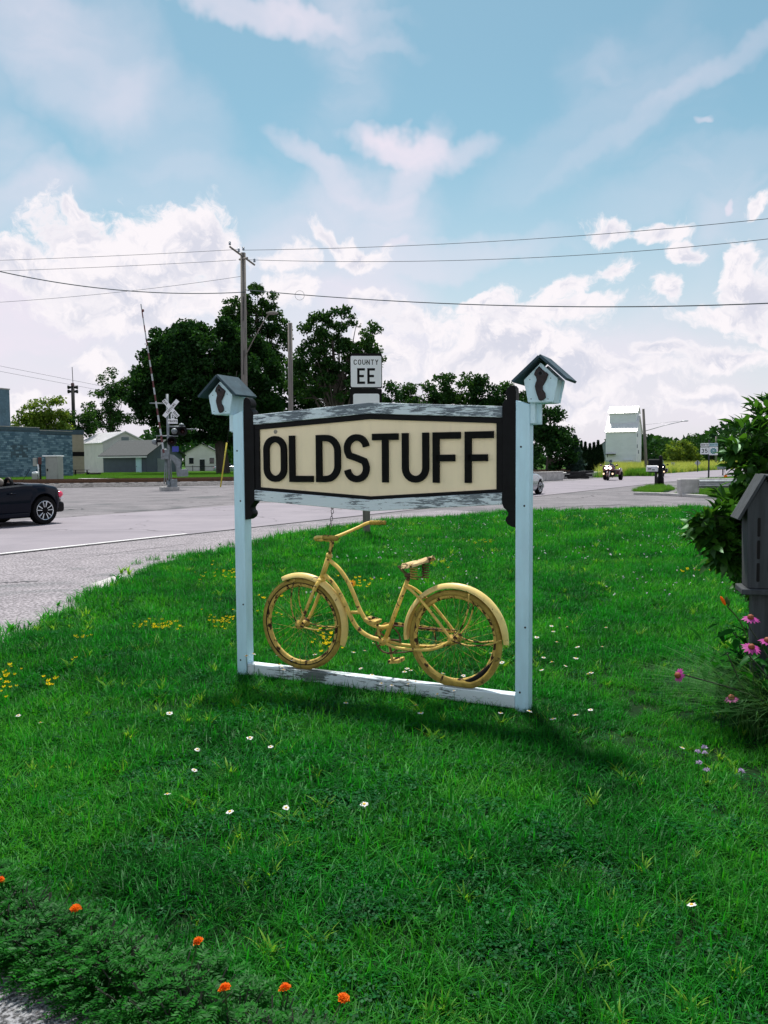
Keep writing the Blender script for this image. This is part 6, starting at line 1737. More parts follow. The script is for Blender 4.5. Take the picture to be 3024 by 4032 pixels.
# coneflowers
def flower_head(parent, c, nrm, r, petals, lm, cone_r, cone_h, cm, droop=.25, wid=.34, seed=1):
    rng = random.Random(seed)
    q = Vector(nrm).normalized().to_track_quat('Z', 'Y').to_matrix()
    m_ = MB()
    for i in range(petals):
        a = 2 * math.pi * (i + rng.uniform(-.25, .25)) / petals; L_ = r * rng.uniform(.85, 1.1); w = r * wid * rng.uniform(.8, 1.1)
        d = Vector((math.cos(a), math.sin(a), 0)); s = Vector((-math.sin(a), math.cos(a), 0)); dz = Vector((0, 0, 1))
        pts = [d * cone_r * .7 - s * w * .25, d * cone_r * .7 + s * w * .25, d * L_ * .65 + s * w * .5 - dz * droop * r * .35, d * L_ - dz * droop * r, d * L_ * .65 - s * w * .5 - dz * droop * r * .35]
        m_.add([Vector(c) + q @ p for p in pts], [(0, 1, 2, 4), (4, 2, 3)])
    po = m_.build('petals', lm, parent)
    k = MB().ball(Vector(c) + q @ Vector((0, 0, cone_h * .35)), (cone_r, cone_r, cone_h), 12, 7, rot=q)
    k.build('cone', cm, parent, True)
CF = [((2672, 2660), 4.45, (-.85, -.3, .25), .042, 'pink coneflower tilted left on a long stem, nearest the sign', (3180, 2830)),
      ((2955, 2434), 4.55, (.0, -.35, 1), .050, 'highest pink coneflower in front of the butterfly house post', (3060, 2900)),
      ((2958, 2550), 4.35, (.05, -.55, 1), .052, 'pink coneflower with broad petals just below the highest one', (3080, 2900)),
      ((2880, 2750), 4.45, (-.2, -.15, 1), .040, 'small pale pink coneflower low among the ornamental grass', (3120, 2880)),
      ((3020, 2525), 4.3, (.2, -.3, 1), .045, 'pink coneflower cut by the right edge of the view', (3100, 2900))]
for i, ((px, py), D, nr, r, lab, (bx, by)) in enumerate(CF):
    c = P(px, py, D); b = P(bx, by, D + .05); b.z = 0
    t = thing('coneflower', lab, 'flower', b, 0, 'pink coneflowers')
    c = c - b
    nv = Vector(nr).normalized()
    MB().tube(curve([Vector((0, 0, 0)), Vector((c.x * .35, c.y * .35, c.z * .62)), c - nv * .06 + Vector((0, 0, .01)), c - nv * .012], 6), .0035, 6).build('stem', STEM_DARK, t, True)
    flower_head(t, c, nv, r, 14, PETAL_PINK, .018, .017, CONE_BROWN, .22, .34, i)
    rng = np.random.default_rng(100 + i)
    Cs = [Vector((c.x * .35 * f, c.y * .35 * f, c.z * .62 * f)) for f in (.25, .4, .55, .7, .85, 1.0)]
    V, F = leaf6(rng, np.array(Cs), np.array([unit(rng, 1)[0] * (1, 1, .4) for _ in Cs]), np.array([(0, 0, 1.)] * len(Cs)), .11, .32, .2, .3)
    link(bpy.data.objects.new('leaves', tri_quads('leaves', V, F, LEAF_MARI)), t)
# daylily with spent orange bud
dl = P(3010, 2520, 4.5); dl.z = 0
t = thing('daylily', 'daylily stalk with orange buds leaning left of the butterfly house', 'flower', dl, 0)
tp_ = P(2862, 2385, 4.5) - dl
MB().tube(curve([(0, 0, 0), tp_ * .7 + Vector((.05, 0, .05)), tp_], 6), .004, 6).build('stem', STEM, t, True)
for (dx, dz, l) in ((-.035, .045, .06), (-.005, .05, .045), (.015, .03, .04)):
    MB().ball(tp_ + Vector((dx * .6, 0, dz * .6)), (.009, .009, l * .5), 8, 8, rot=Ry(R_(-30 if dx < -.01 else 0))).build('bud', PETAL_ORANGE if dx < -.01 else STEM, t, True)
# bed of ornamental grass and dark leaves along the right edge
def blade_mesh(rng, n, base_fn, hl, wd_, lean, seg=4, mat=None):
    V = []; F = []
    for i in range(n):
        b = base_fn(); L_ = rng.uniform(*hl); a = rng.uniform(0, 2 * math.pi) if lean[2] is None else lean[2] + rng.normal() * lean[3]
        ln_ = rng.uniform(lean[0], lean[1]); d = np.array((math.cos(a), math.sin(a), 0)); s = np.array((-math.sin(a), math.cos(a), 0)) * wd_ * rng.uniform(.6, 1.2)
        k = len(V)
        for j in range(seg + 1):
            f = j / seg
            c = b + d * L_ * ln_ * f ** 1.7 + np.array((0, 0, L_ * (f * (1 - .45 * ln_ * f))))
            w = (1 - f ** 1.8) * .5 + .02
            V.append(c + s * w); V.append(c - s * w)
        for j in range(seg): F.append((k + 2 * j, k + 2 * j + 1, k + 2 * j + 3, k + 2 * j + 2))
    return np.array(V), np.array(F)
for i, (px, py, D, lab) in enumerate([(3040, 2880, 4.75, 'arching pale ornamental grass below the butterfly house'), (3130, 2900, 4.5, 'second tuft of ornamental grass at the very right edge')]):
    b = P(px, py, D); b.z = 0
    t = thing('ornamental_grass', lab, 'grass plant', b, 0, 'ornamental grass tufts')
    rng = np.random.default_rng(130 + i)
    V, F = blade_mesh(rng, 420, lambda: np.array((rng.normal() * .09, rng.normal() * .09, 0)), (.40, .75), .0070, (.6, 1.25, math.pi, .9), 6)
    link(bpy.data.objects.new('blades', raw_mesh('blades', V, F, GRASS_ARCH, True)), t)
for i, (px, py, D) in enumerate([(3010, 2830, 4.95), (3080, 2900, 4.6), (3060, 2780, 5.1)]):
    b = P(px, py, D); b.z = 0
    t = thing('leafy_perennial', ['dark leafy perennial beside the ornamental grass', 'dark leafy perennial at the right edge under the coneflowers', 'dark leafy perennial behind the coneflowers'][i], 'plant', b, 0, 'dark perennials')
    rng = np.random.default_rng(140 + i); n = 160
    C = np.stack([rng.normal(size=n) * .16, rng.normal(size=n) * .14, rng.uniform(.05, .55, n)], 1)
    V, F = leaf6(rng, C, unit(rng, n) * (1, 1, .35), np.tile((0, 0, 1.), (n, 1)) + rng.normal(size=(n, 3)) * .3, .12, .34, .2, .35)
    link(bpy.data.objects.new('leaves', tri_quads('leaves', V, F, LEAF_MARI)), t)
    s_ = MB()
    for k in range(12): s_.tube([(rng.normal() * .05, rng.normal() * .05, 0), (rng.normal() * .12, rng.normal() * .12, .5)], .004, 4)
    s_.build('stems', STEM_DARK, t)
# bee balm / self-heal flowers near the bed
def puff(name, label, px, py, h, r, lm, group, seed):
    b = G(px, py, h); t = thing(name, label, 'flower', (b.x, b.y, 0), 0, group); rng = np.random.default_rng(seed)
    MB().tube([(rng.uniform(-.01, .01), .0, 0), (0, 0, h)], .0014, 4).build('stem', STEM, t)
    n = 26; u_ = unit(rng, n) * (1, 1, .8); u_[:, 2] = np.abs(u_[:, 2])
    V, F = leaf_quads(rng, np.array((0, 0, h)) + u_ * r * .75, r * .9, .35, .2)
    link(bpy.data.objects.new('petals', raw_mesh('petals', V, F, lm)), t)
for i, (px, py) in enumerate([(2773, 2944), (2777, 2966), (2782, 3032), (2919, 3037), (2752, 3004), (2748, 2960)]):
    puff('clover_flower', 'lilac clover head in the grass near the right-hand flower bed', px, py, .10, .017, PETAL_LILAC, 'lilac clover heads near the flower bed', 150 + i)

# ================================================================== MARIGOLD BORDER
def marigold_foliage(seed):
    rng = np.random.default_rng(seed); C, T, N = [], [], []
    for i in range(130):
        a = rng.uniform(0, 2 * math.pi); r = .17 * math.sqrt(rng.uniform(0, 1)); z = rng.uniform(.04, .24) * (1 - .45 * (r / .17) ** 2)
        p = np.array((r * math.cos(a), r * math.sin(a), z)); d = np.array((math.cos(a), math.sin(a), rng.uniform(-.1, .6))) + rng.normal(size=3) * .25; d /= np.linalg.norm(d)
        up = np.array((0, 0, 1.)); s = np.cross(d, up); s /= np.linalg.norm(s)
        L_ = rng.uniform(.07, .11)
        for k in range(6):
            f = .15 + .85 * k / 6
            c = p + d * L_ * f - up * L_ * .25 * f * f
            for q in (-1, 1): C.append(c); T.append(s * q * .9 + d * .65); N.append(up + rng.normal(size=3) * .25)
        C.append(p + d * L_ - up * L_ * .25); T.append(d); N.append(up)
    n = len(C); C, T, N = np.array(C), np.array(T), np.array(N)
    T /= np.linalg.norm(T, axis=1, keepdims=True); B = np.cross(N, T); B /= np.linalg.norm(B, axis=1, keepdims=True)
    s = rng.uniform(.020, .034, n)[:, None]
    V = np.empty((n, 4, 3), np.float32); V[:, 0] = C; V[:, 1] = C + T * s * .5 + B * s * .17; V[:, 2] = C + T * s; V[:, 3] = C + T * s * .5 - B * s * .17
    return raw_mesh('foliage', V.reshape(-1, 3), np.arange(n * 4).reshape(-1, 4), LEAF_MARI)
MFOL = [marigold_foliage(200 + i) for i in range(3)]
mst = MB(); rg = random.Random(2)
for k in range(14):
    a = rg.uniform(0, 6.28); mst.tube([(0, 0, 0), (.06 * math.cos(a), .06 * math.sin(a), .1), (.12 * math.cos(a), .12 * math.sin(a), .2)], .003, 4)
MSTEM = mst.mesh('stems', STEM_DARK)
def ruffle(seed, r=.018):
    rng = random.Random(seed); m_ = MB()
    for ring, (n_, rr_, zz) in enumerate([(12, 1.0, 0), (11, .8, .004), (9, .55, .007), (6, .32, .010)]):
        for i in range(n_):
            a = 2 * math.pi * (i + rng.uniform(-.2, .2)) / n_ + ring; d = Vector((math.cos(a), math.sin(a), 0)); s = Vector((-d.y, d.x, 0))
            L_ = r * rr_ * rng.uniform(.85, 1.15); w = r * .34
            m_.add([d * L_ * .2 + Vector((0, 0, zz)), d * L_ * .75 + s * w + Vector((0, 0, zz + .003 + rng.uniform(0, .004))), d * L_ + Vector((0, 0, zz - .001 + rng.uniform(0, .004))), d * L_ * .75 - s * w + Vector((0, 0, zz + .003))], [(0, 1, 2, 3)])
    return m_.mesh('flower', PETAL_ORANGE)
RUF = [ruffle(i) for i in range(3)]
MF = [((0, 3468), .15, ''), ((298, 3578), .16, ''), ((781, 3708), .14, ''), ((885, 3893), .18, ''), ((1122, 3892), .15, ''), ((1353, 3932), .13, '')]
flow = []
for (p, h, _) in MF: flow.append(G(p[0], p[1], h))
row_a, row_b = Vector((-1.72, 2.93, 0)), Vector((-.10, 1.88, 0))
plants = []
for i in range(17):
    for j in range(2):
        q = row_a.lerp(row_b, (i + .5 * j) / 16) + Vector((.075, .13, 0)) * (j * .55 - .2) + Vector((rg.uniform(-.03, .03), rg.uniform(-.03, .03), .018))
        plants.append(q)
names = ['marigold plant in bloom at the left edge of the border', 'marigold plant with one orange flower, second bloom from the left', 'marigold plant with a wide orange flower, third bloom from the left', 'marigold plant with a low small orange flower in the dark foliage', 'marigold plant with a double orange flower, second bloom from the right end', 'marigold plant at the right end of the border with one small bloom']
ORD = 'one two three four five six seven eight nine ten eleven twelve thirteen fourteen fifteen sixteen seventeen'.split()
used = {}
for k, f in enumerate(flow):
    j = min((i for i in range(len(plants)) if i not in used), key=lambda i: (plants[i] - Vector((f.x, f.y, 0))).length); used[j] = k
for i, q in enumerate(plants):
    t = thing('marigold_plant', ('flowerless ferny marigold, number %s from the left in the %s row of the border' % (ORD[i // 2], 'back' if i % 2 else 'front')) if i not in used else names[used[i]], 'plant', q, 0, 'marigold border plants')
    sc_ = rg.uniform(.55, .78)
    if i == len(plants) - 1 or i == len(plants) - 2: sc_ = .75
    fo = link(bpy.data.objects.new('foliage', MFOL[i % 3]), t); fo.scale = (sc_, sc_, sc_ * .85); fo.rotation_euler.z = rg.uniform(0, 6.28)
    so = link(bpy.data.objects.new('stems', MSTEM), t); so.rotation_euler.z = rg.uniform(0, 6.28); so.scale = (.8, .8, .55)
    if i in used:
        f = flow[used[i]] - q
        fl = link(bpy.data.objects.new('flower', RUF[used[i] % 3]), t); fl.location = f; fl.rotation_euler = (R_(-14), R_(rg.uniform(-15, 15)), rg.uniform(0, 6))
        MB().tube([(f.x * .5, f.y * .5, .05), f], .0025, 5).build('flower_stalk', STEM, t)

# ================================================================== LAWN GRASS
SRC = bpy.data.collections.new('grass_source')
def src(name, V, F, mats, mi=None):
    o = bpy.data.objects.new(name, raw_mesh(name, V, F, mats, False, mi)); SRC.objects.link(o)
def clump(seed, n, rad, hl, wd_, lean):
    rng = np.random.default_rng(seed)
    def bf():
        a = rng.uniform(0, 2 * math.pi); r = rad * math.sqrt(rng.uniform(0, 1)); return np.array((r * math.cos(a), r * math.sin(a), -.005))
    return blade_mesh(rng, n, bf, hl, wd_, (*lean, None, 0), 3)
for i in range(3):
    V, F = clump(300 + i, 46, .095, (.040, .12), .0064, (.2, 1.3)); src('a_grass_%d' % i, V, F, GRASS)
def discs(seed, n, rad, hz, size):
    """clover: three round leaflets on a stalk"""
    rng = np.random.default_rng(seed); V = []; F = []
    for i in range(n):
        a = rng.uniform(0, 6.28); r = rad * math.sqrt(rng.uniform(0, 1)); z = rng.uniform(*hz); c = np.array((r * math.cos(a), r * math.sin(a), z)); tl = rng.normal(size=2) * .25
        for k in range(3):
            b = 2.09 * k + a; d = np.array((math.cos(b), math.sin(b), 0)); d[2] = tl @ d[:2]; s = np.array((-math.sin(b), math.cos(b), 0)); q = len(V); sz = size * rng.uniform(.8, 1.2)
            V += [c, c + d * sz * .7 + s * sz * .45 + (0, 0, sz * .1), c + d * sz * 1.05, c + d * sz * .7 - s * sz * .45 + (0, 0, sz * .1)]; F.append((q, q + 1, q + 2, q + 3))
    return np.array(V), np.array(F)
for i in range(2):
    V, F = discs(310 + i, 24, .09, (.02, .05), .012); src('b_clover_%d' % i, V, F, CLOVER)
def rosette(seed, n, hl, wd_, lean):
    rng = np.random.default_rng(seed)
    return blade_mesh(rng, n, lambda: rng.normal(size=3) * (.006, .006, 0), hl, wd_, (*lean, None, 0), 4)
V, F = rosette(320, 13, (.05, .095), .011, (.35, .95)); src('c_weed_0', V, F, GRASS_LT)
V, F = rosette(321, 9, (.04, .08), .017, (.6, 1.1)); src('c_weed_1', V, F, GRASS)
V, F = clump(322, 9, .07, (.09, .16), .0040, (.3, 1.1)); src('d_tall_0', V, F, GRASS_LT)
V, F = clump(323, 60, .30, (.25, .75), .016, (.1, .7)); src('e_field_0', V, F, GRASS_DRY)
V, F = clump(324, 60, .30, (.12, .45), .018, (.1, .8)); src('e_field_1', V, F, GRASS_FAR)
SRCN = sorted(o.name for o in SRC.objects); SI = {n_: i for i, n_ in enumerate(SRCN)}
def scatter(name, pts, rz, scl, ix, label, cat):
    me = bpy.data.meshes.new(name); me.from_pydata(pts.tolist(), [], [])
    for an, ty, dat in (('rz', 'FLOAT', rz), ('sc', 'FLOAT', scl), ('ix', 'INT', ix)):
        a = me.attributes.new(an, ty, 'POINT'); a.data.foreach_set('value', np.asarray(dat, np.float32 if ty == 'FLOAT' else np.int32))
    o = link(bpy.data.objects.new(name, me))
    ng = bpy.data.node_groups.new(name, 'GeometryNodeTree')
    ng.interface.new_socket('Geometry', in_out='INPUT', socket_type='NodeSocketGeometry'); ng.interface.new_socket('Geometry', in_out='OUTPUT', socket_type='NodeSocketGeometry')
    N = ng.nodes; L_ = ng.links
    gi, go = N.new('NodeGroupInput'), N.new('NodeGroupOutput'); io = N.new('GeometryNodeInstanceOnPoints'); ci = N.new('GeometryNodeCollectionInfo')
    ci.inputs['Collection'].default_value = SRC; ci.inputs['Separate Children'].default_value = True; ci.inputs['Reset Children'].default_value = True
    def attr(n_, ty):
        a = N.new('GeometryNodeInputNamedAttribute'); a.data_type = ty; a.inputs['Name'].default_value = n_; return a.outputs[0]
    cx = N.new('ShaderNodeCombineXYZ'); L_.new(attr('rz', 'FLOAT'), cx.inputs[2])
    L_.new(gi.outputs[0], io.inputs['Points']); L_.new(ci.outputs[0], io.inputs['Instance']); io.inputs['Pick Instance'].default_value = True
    L_.new(attr('ix', 'INT'), io.inputs['Instance Index']); L_.new(cx.outputs[0], io.inputs['Rotation'])
    sx = N.new('ShaderNodeCombineXYZ'); s_ = attr('sc', 'FLOAT')
    for k in range(3): L_.new(s_, sx.inputs[k])
    L_.new(sx.outputs[0], io.inputs['Scale']); L_.new(io.outputs[0], go.inputs[0])
    md = o.modifiers.new('scatter', 'NODES'); md.node_group = ng
    return tag(o, label, cat, kind='stuff')
def inside(poly, X, Y):
    r = np.zeros(len(X), bool); n = len(poly)
    for i in range(n):
        (x0, y0), (x1, y1) = poly[i], poly[i - 1]
        c = ((y0 > Y) != (y1 > Y))
        with np.errstate(divide='ignore', invalid='ignore'): r ^= c & (X < (x1 - x0) * (Y - y0) / (y1 - y0 + 1e-12) + x0)
    return r
rng = np.random.default_rng(500)
def vnoise(X, Y, s, seed):
    r = np.random.default_rng(seed); v = np.zeros(len(X))
    for k in range(9):
        a = r.uniform(0, 6.28); f = s * r.uniform(.5, 2.0); v += np.sin((X * math.cos(a) + Y * math.sin(a)) * f + r.uniform(0, 6.28))
    return v / 9 ** .5
allp = []
for (y0, y1, dens, sc0) in ((1.5, 3.2, 330, .85), (3.2, 5.0, 260, .92), (5.0, 8.0, 180, 1.05), (8.0, 13.0, 105, 1.25), (13.0, 27.5, 48, 1.7)):
    hw = .50 * y1 + 1.0; n = int((y1 - y0) * 2 * hw * dens)
    X, Y = rng.uniform(-hw, hw, n), rng.uniform(y0, y1, n)
    jx, jy = X + vnoise(X, Y, 3.0, 1) * .10 * (1 + Y * .02), Y + vnoise(X, Y, 3.0, 2) * .14 * (1 + Y * .03)
    k = inside(lawn_poly, jx, jy) & ~inside(PATH_POLY, X, Y) & (np.abs(X) < .50 * Y + .9)
    X, Y = X[k], Y[k]; n = len(X)
    u_ = rng.uniform(0, 1, n); nz_ = vnoise(X, Y, 1.6, 3); nz2 = vnoise(X, Y, 2.6, 4)
    ix = rng.integers(SI['a_grass_0'], SI['a_grass_2'] + 1, n)
    ix = np.where(u_ < .10 + .14 * (nz_ > .7), rng.integers(SI['b_clover_0'], SI['b_clover_1'] + 1, n), ix)
    ix = np.where((u_ > .982 - .10 * (nz2 > .75)), SI['c_weed_0'], ix); ix = np.where((u_ > .80) & (u_ <= .86), SI['c_weed_1'], ix); ix = np.where((u_ > .86) & (u_ <= .872 + .03 * (nz_ < -.8)), SI['d_tall_0'], ix)
    sc_ = sc0 * rng.uniform(.7, 1.25, n) * (1 + .16 * nz_)
    du = (X - SL.x) * SEu.x + (Y - SL.y) * SEu.y; dw = (X - SL.x) * SBk.x + (Y - SL.y) * SBk.y
    sc_ = np.where((du > -.15) & (du < SD_ + .15) & (np.abs(dw - .03) < .24), sc_ * .55, sc_)
    allp.append((X, Y, ix, sc_))
X, Y, ix, sc_ = (np.concatenate([a[i] for a in allp]) for i in range(4))
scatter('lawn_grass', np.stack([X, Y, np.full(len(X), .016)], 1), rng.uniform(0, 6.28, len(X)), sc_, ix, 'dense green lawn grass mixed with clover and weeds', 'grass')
# rough tufts along the ragged lawn edge
el_ = [G(*p) for p in LAWN_EDGE[2:14]]
ex, ey, es = [], [], []
for a, b in zip(el_[:-1], el_[1:]):
    for k in range(int((b - a).length * 12)):
        q = a.lerp(b, rng.uniform(0, 1)); ex.append(q.x + rng.normal() * .22 + .03); ey.append(q.y + rng.normal() * .20 - .03); es.append(rng.uniform(.9, 2.1))
scatter('edge_weeds', np.stack([ex, ey, np.full(len(ex), .01)], 1), rng.uniform(0, 6.28, len(ex)), es, rng.choice([SI['a_grass_0'], SI['c_weed_1'], SI['b_clover_0'], SI['a_grass_1'], SI['c_weed_0']], len(ex), p=[.4, .22, .1, .22, .06]), 'ragged weeds along the lawn edge by the gravel', 'weeds')
# grass round the feet of the sign, the rail and the county sign post
ex, ey, es, ei = [], [], [], []
for k in range(330):
    u_ = rng.uniform(-.12, SD_ + .12); w_ = rng.choice([-.05, .14]) + rng.normal() * .03
    q = SL + SEu * u_ + SBk * w_; ex.append(q.x); ey.append(q.y); es.append(rng.uniform(.4, .75) if rng.uniform() < .85 else rng.uniform(.8, 1.2)); ei.append(rng.choice([SI['a_grass_0'], SI['a_grass_1'], SI['d_tall_0'], SI['c_weed_1']], p=[.42, .40, .06, .12]))
for k in range(40):
    q = cs0 + Vector((rng.normal() * .14, rng.normal() * .12, 0)); ex.append(q.x); ey.append(q.y); es.append(rng.uniform(1, 1.8)); ei.append(SI['a_grass_1'])
scatter('sign_foot_grass', np.stack([ex, ey, np.full(len(ex), .016)], 1), rng.uniform(0, 6.28, len(ex)), es, ei, 'longer uncut grass along the foot of the shop sign', 'grass')
# grass on the islands and beyond the rails, tall verge across the road
P_ = []
for k, pl in ISLW.items():
    xs = [p[0] for p in pl]; ys = [p[1] for p in pl]; n = int((max(xs) - min(xs)) * (max(ys) - min(ys)) * 14)
    X, Y = rng.uniform(min(xs), max(xs), n), rng.uniform(min(ys), max(ys), n); m = inside(pl, X, Y) & (X < .52 * Y + 1); P_.append(np.stack([X[m], Y[m], np.full(m.sum(), .02)], 1))
A = np.concatenate(P_)
scatter('island_grass', A, rng.uniform(0, 6.28, len(A)), rng.uniform(.35, .7, len(A)), np.full(len(A), SI['e_field_1']), 'short grass on the islands round the mailboxes and guardrail', 'grass')
fr_ = offset(RAIL, 7.2)
n = 60000; X, Y = rng.uniform(-60, 6, n), rng.uniform(58, 118, n)
ln_x = np.array([p.x for p in fr_]); ln_y = np.array([p.y for p in fr_])
m = (Y > np.interp(X, ln_x, ln_y)) & (X > -.50 * Y) & (X < -.14 * Y)
drv = [xy(G(*p)) for p in [(280, 1884), (600, 1885), (585, 1897), (420, 1899), (330, 1897)]]
m &= ~inside(drv, X, Y)
A = np.stack([X[m], Y[m], np.full(m.sum(), -.02)], 1)
scatter('trackside_grass', A, rng.uniform(0, 6.28, len(A)), rng.uniform(.5, .95, len(A)), np.full(len(A), SI['e_field_1']), 'mown grass between the rails and the buildings', 'grass')
n = 26000; s_ = rng.uniform(58, 330, n); w_ = ROADW + 1.2 + rng.uniform(0, 1, n) ** 1.3 * 40
X = E0.x + RD.x * s_ + RN.x * w_; Y = E0.y + RD.y * s_ + RN.y * w_
m = (X > .26 * Y) & (X < .56 * Y) & (Y > 60)
A = np.stack([X[m], Y[m], np.full(m.sum(), -.03)], 1)
scatter('verge_grass', A, rng.uniform(0, 6.28, len(A)), rng.uniform(1.2, 2.2, len(A)), rng.choice([SI['e_field_0'], SI['e_field_1']], len(A), p=[.58, .42]), 'tall yellow-green grass along the far side of the road', 'grass')
# weeds where the near verge meets the elevator
n = 300; ex = [G(2455 + rng.uniform(0, 110), 1872 + rng.uniform(-4, 3)) for _ in range(n)]
scatter('verge_weeds', np.array([(p.x, p.y, 0) for p in ex]), rng.uniform(0, 6.28, n), rng.uniform(1.3, 2.3, n), np.full(n, SI['e_field_1']), 'clump of bright weeds in front of the grain elevator', 'weeds')

# ================================================================== FLOWERS IN THE LAWN
def daisy_mesh(seed, r=.017):
    rng = random.Random(seed); m_ = MB(); n_ = 15
    for i in range(n_):
        a = 2 * math.pi * (i + rng.uniform(-.2, .2)) / n_; L_ = r * rng.uniform(.88, 1.08); w = r * .17; d = Vector((math.cos(a), math.sin(a), 0)); s = Vector((-d.y, d.x, 0)); z = rng.uniform(-.12, .08) * r
        m_.add([d * r * .2 - s * w * .6, d * r * .2 + s * w * .6, d * L_ * .85 + s * w + Vector((0, 0, z)), d * L_ + Vector((0, 0, z)), d * L_ * .85 - s * w + Vector((0, 0, z))], [(0, 1, 2, 3, 4)])
    return m_.mesh('petals', PETAL_WHITE)
DM = [daisy_mesh(i) for i in range(3)]
DD = MB().ball((0, 0, .001), (.0065, .0065, .0035), 10, 5).mesh('disc', DISC_YELLOW, True)
DS = {}
def daisy(px, py, h, label, grp, k):
    b = G(px, py, h); t = thing('daisy', label, 'flower', (b.x, b.y, 0), 0, grp)
    r = random.Random(k)
    e = Euler((R_(r.uniform(-18, 14)), R_(r.uniform(-18, 18)), r.uniform(0, 6)))
    s = r.uniform(.85, 1.15) * (1.0 if b.y < 8 else 1.15)
    for nm, me in (('petals', DM[k % 3]), ('disc', DD)):
        o = link(bpy.data.objects.new(nm, me), t); o.location = (0, 0, h); o.rotation_euler = e; o.scale = (s,) * 3
    hk = round(h, 2)
    if hk not in DS: DS[hk] = MB().tube([(.006, .0, 0), (.004, .003, hk * .5), (0, 0, hk)], .0013, 4).mesh('stem', STEM)
    link(bpy.data.objects.new('stem', DS[hk]), t)
near = [(659, 3126, 'white daisy left of centre, the lowest of that loose line'), (777, 2951, 'white daisy standing straight above another, left of the sign’s base'), (765, 3032, 'white daisy just below its twin, left of the sign’s base'), (905, 3196, 'flat white daisy between two others in the lower left lawn'), (1126, 3180, 'open white daisy below the left wheel of the bicycle'), (1434, 3166, 'faded daisy with drooping petals below the middle of the sign'),
        (2723, 3562, 'white daisy nearest the viewer at the lower right'), (2687, 2944, 'white daisy beside the lilac clover heads at the right'), (1637, 2776, 'white daisy close under the base rail below the rear wheel'), (1657, 2807, 'white daisy just below the one under the rear wheel'), (1971, 2807, 'white daisy left of the near post’s foot'), (1362, 2767, 'white daisy below the middle of the base rail'),
        (1065, 2940, 'white daisy seen nearly edge-on below the far post'), (984, 2905, 'white daisy seen edge-on left of its twin below the far post'), (668, 2808, 'small white daisy in the middle left lawn'), (159, 2845, 'white daisy right of the yellow flowers at the left edge'), (72, 2817, 'white daisy under the yellow flowers at the left edge')]
for i, (px, py, lab) in enumerate(near): daisy(px, py, .11, lab, 'daisies in the lawn', i)
rd = random.Random(8); i = 50
for (x0, x1, y0, y1, cnt) in ((1080, 1240, 2560, 2640, 7), (1380, 2010, 2520, 2700, 17), (2110, 2420, 2430, 2660, 16), (960, 1010, 2540, 2640, 3), (1560, 2010, 2620, 2760, 6), (2080, 2330, 2790, 2860, 4)):
    for k in range(cnt):
        daisy(rd.uniform(x0, x1), rd.uniform(y0, y1), .20 if y1 < 2700 else .12, 'small white daisy among others in the longer grass round the bicycle and posts', 'daisies round the sign', i); i += 1
# yellow bird's-foot trefoil
def tre(seed):
    rng = random.Random(seed); m_ = MB()
    for i in range(5):
        a = 2 * math.pi * i / 5 + rng.uniform(-.3, .3); d = Vector((math.cos(a), math.sin(a), .5)); s = Vector((-d.y, d.x, 0))
        m_.add([Vector((0, 0, 0)), d * .007 + s * .005, d * .013 + Vector((0, 0, .003)), d * .007 - s * .005], [(0, 1, 2, 3)])
        m_.add([Vector((0, 0, 0)), d * .006 + Vector((0, 0, .007)), d * .011 + Vector((0, 0, .008)), d * .009 + s * .003], [(0, 1, 2, 3)])
    return m_.mesh('yellow_flower', PETAL_YELLOW)
TR = [tre(i) for i in range(3)]
rt2 = random.Random(12)
def yellow(px, py, h, label, grp):
    b = G(px, py, h); o = link(bpy.data.objects.new('yellow_flower', TR[rt2.randrange(3)])); o.location = b; o.rotation_euler = (R_(rt2.uniform(-20, 10)), 0, rt2.uniform(0, 6)); o.scale = (rt2.uniform(.8, 1.5) * (1.0 if b.y < 8.5 else 1.25),) * 3
    tag(o, label, 'flower', grp)
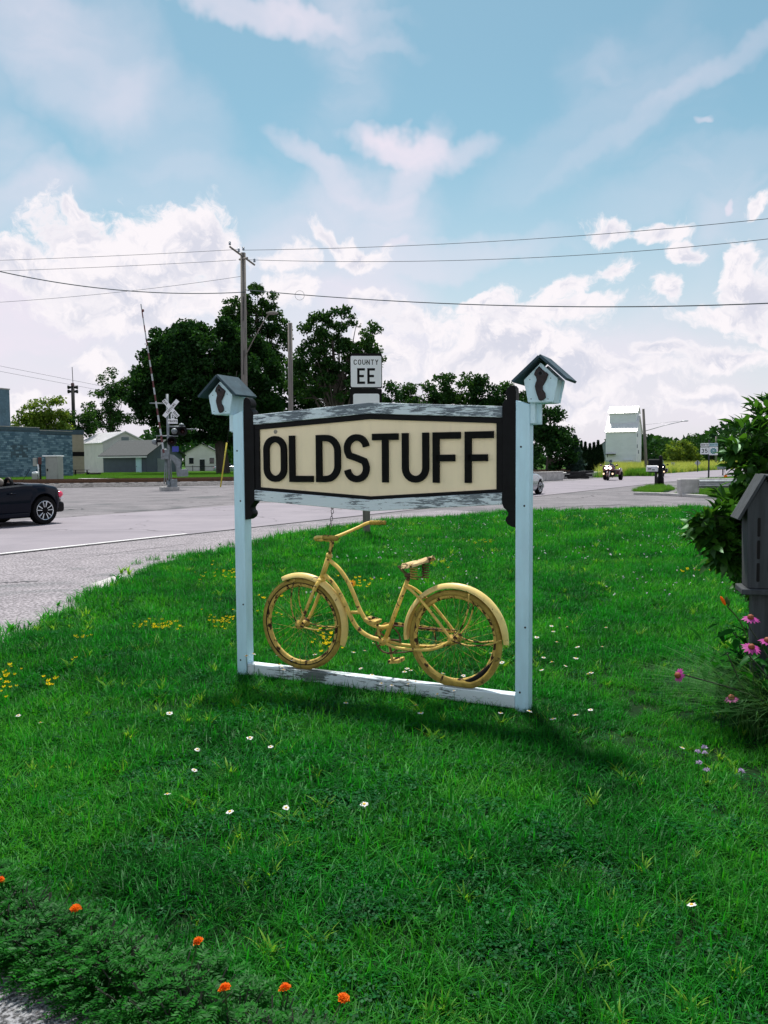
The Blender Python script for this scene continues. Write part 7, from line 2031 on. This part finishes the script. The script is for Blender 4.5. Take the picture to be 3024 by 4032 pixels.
for (cx, cy, sx, sy, cnt, lab, grp) in [(30, 2660, 45, 60, 16, 'yellow flower in the patch at the left edge of the lawn', 'yellow flowers at the left edge'), (195, 2690, 25, 25, 6, 'yellow flower in the small group right of the left-edge patch', 'small yellow group near the left edge'), (290, 2590, 12, 10, 2, 'yellow flower, one of a pair above the left-edge group', 'pair of yellow flowers'),
                                        (640, 2465, 75, 16, 30, 'yellow flower in the long drift left of the far post', 'yellow drift left of the far post'), (860, 2440, 55, 30, 20, 'yellow flower in the drift next to the far post', 'yellow drift next to the far post'), (860, 2260, 60, 30, 20, 'yellow flower scattered near the lawn edge beyond the far post', 'yellow flowers near the lawn edge'),
                                        (1060, 2390, 45, 60, 14, 'yellow flower seen through the front wheel', 'yellow flowers behind the front wheel'), (1280, 2520, 50, 40, 16, 'yellow flower between the front wheel and the pedals', 'yellow flowers behind the frame'), (1420, 2300, 50, 25, 14, 'yellow flower behind the curved frame tubes', 'yellow flowers behind the frame tubes'), (1900, 2130, 60, 12, 18, 'yellow flower in the patch seen between sign and near post', 'yellow flowers behind the sign'), (1740, 2215, 50, 12, 8, 'yellow flower above the saddle', 'yellow flowers above the saddle'), (2730, 2245, 50, 8, 9, 'yellow flower in the patch left of the garden bush', 'yellow flowers near the bush'), (330, 2510, 40, 12, 5, 'yellow flower by the ragged lawn edge at the left', 'yellow flowers by the lawn edge')]:
    for k in range(int(cnt * 1.45)): yellow(cx + rt2.gauss(0, sx * .6), cy + rt2.gauss(0, sy * .6), .07, lab, grp)
# black-eyed Susan behind the frame
bs = G(1385, 2298, .30); t = thing('black_eyed_susan', 'orange-yellow daisy flower with dark centre behind the bicycle frame', 'flower', (bs.x, bs.y, 0), 0)
MB().tube([(0, 0, 0), (0, 0, .30)], .002, 5).build('stem', STEM, t)
flower_head(t, (0, 0, .30), (-.1, -.8, .6), .05, 13, leafm('petal_amber', (0.75, 0.22, 0.01), (0.85, 0.36, 0.02), .3, tcol=(1, 1, .6)), .012, .012, STEM_DARK, .1, .36, 3)
# white clover heads far across the lawn: beyond counting
n = 1300; Yc = 9 + rng.uniform(0, 1, n) ** .8 * 15.5; Xc = rng.uniform(-.1, .52, n) * Yc
k = inside(lawn_poly, Xc, Yc) & ((vnoise(Xc, Yc, 1.2, 9) > -.1) | (Yc > 20)); Xc, Yc = Xc[k], Yc[k]
C = np.stack([Xc, Yc, rng.uniform(.07, .12, len(Xc))], 1); C = np.repeat(C, 3, 0) + rng.normal(size=(len(Xc) * 3, 3)) * .006
V, F = leaf_quads(rng, C, .020, .9, .8)
tag(link(bpy.data.objects.new('clover_blossom', raw_mesh('clover_blossom', V, F, [PETAL_WHITE, PETAL_LILAC], False, np.repeat(rng.integers(0, 2, len(V) // 12), 3)))), 'white clover heads sprinkled over the far part of the lawn', 'clover', kind='stuff')
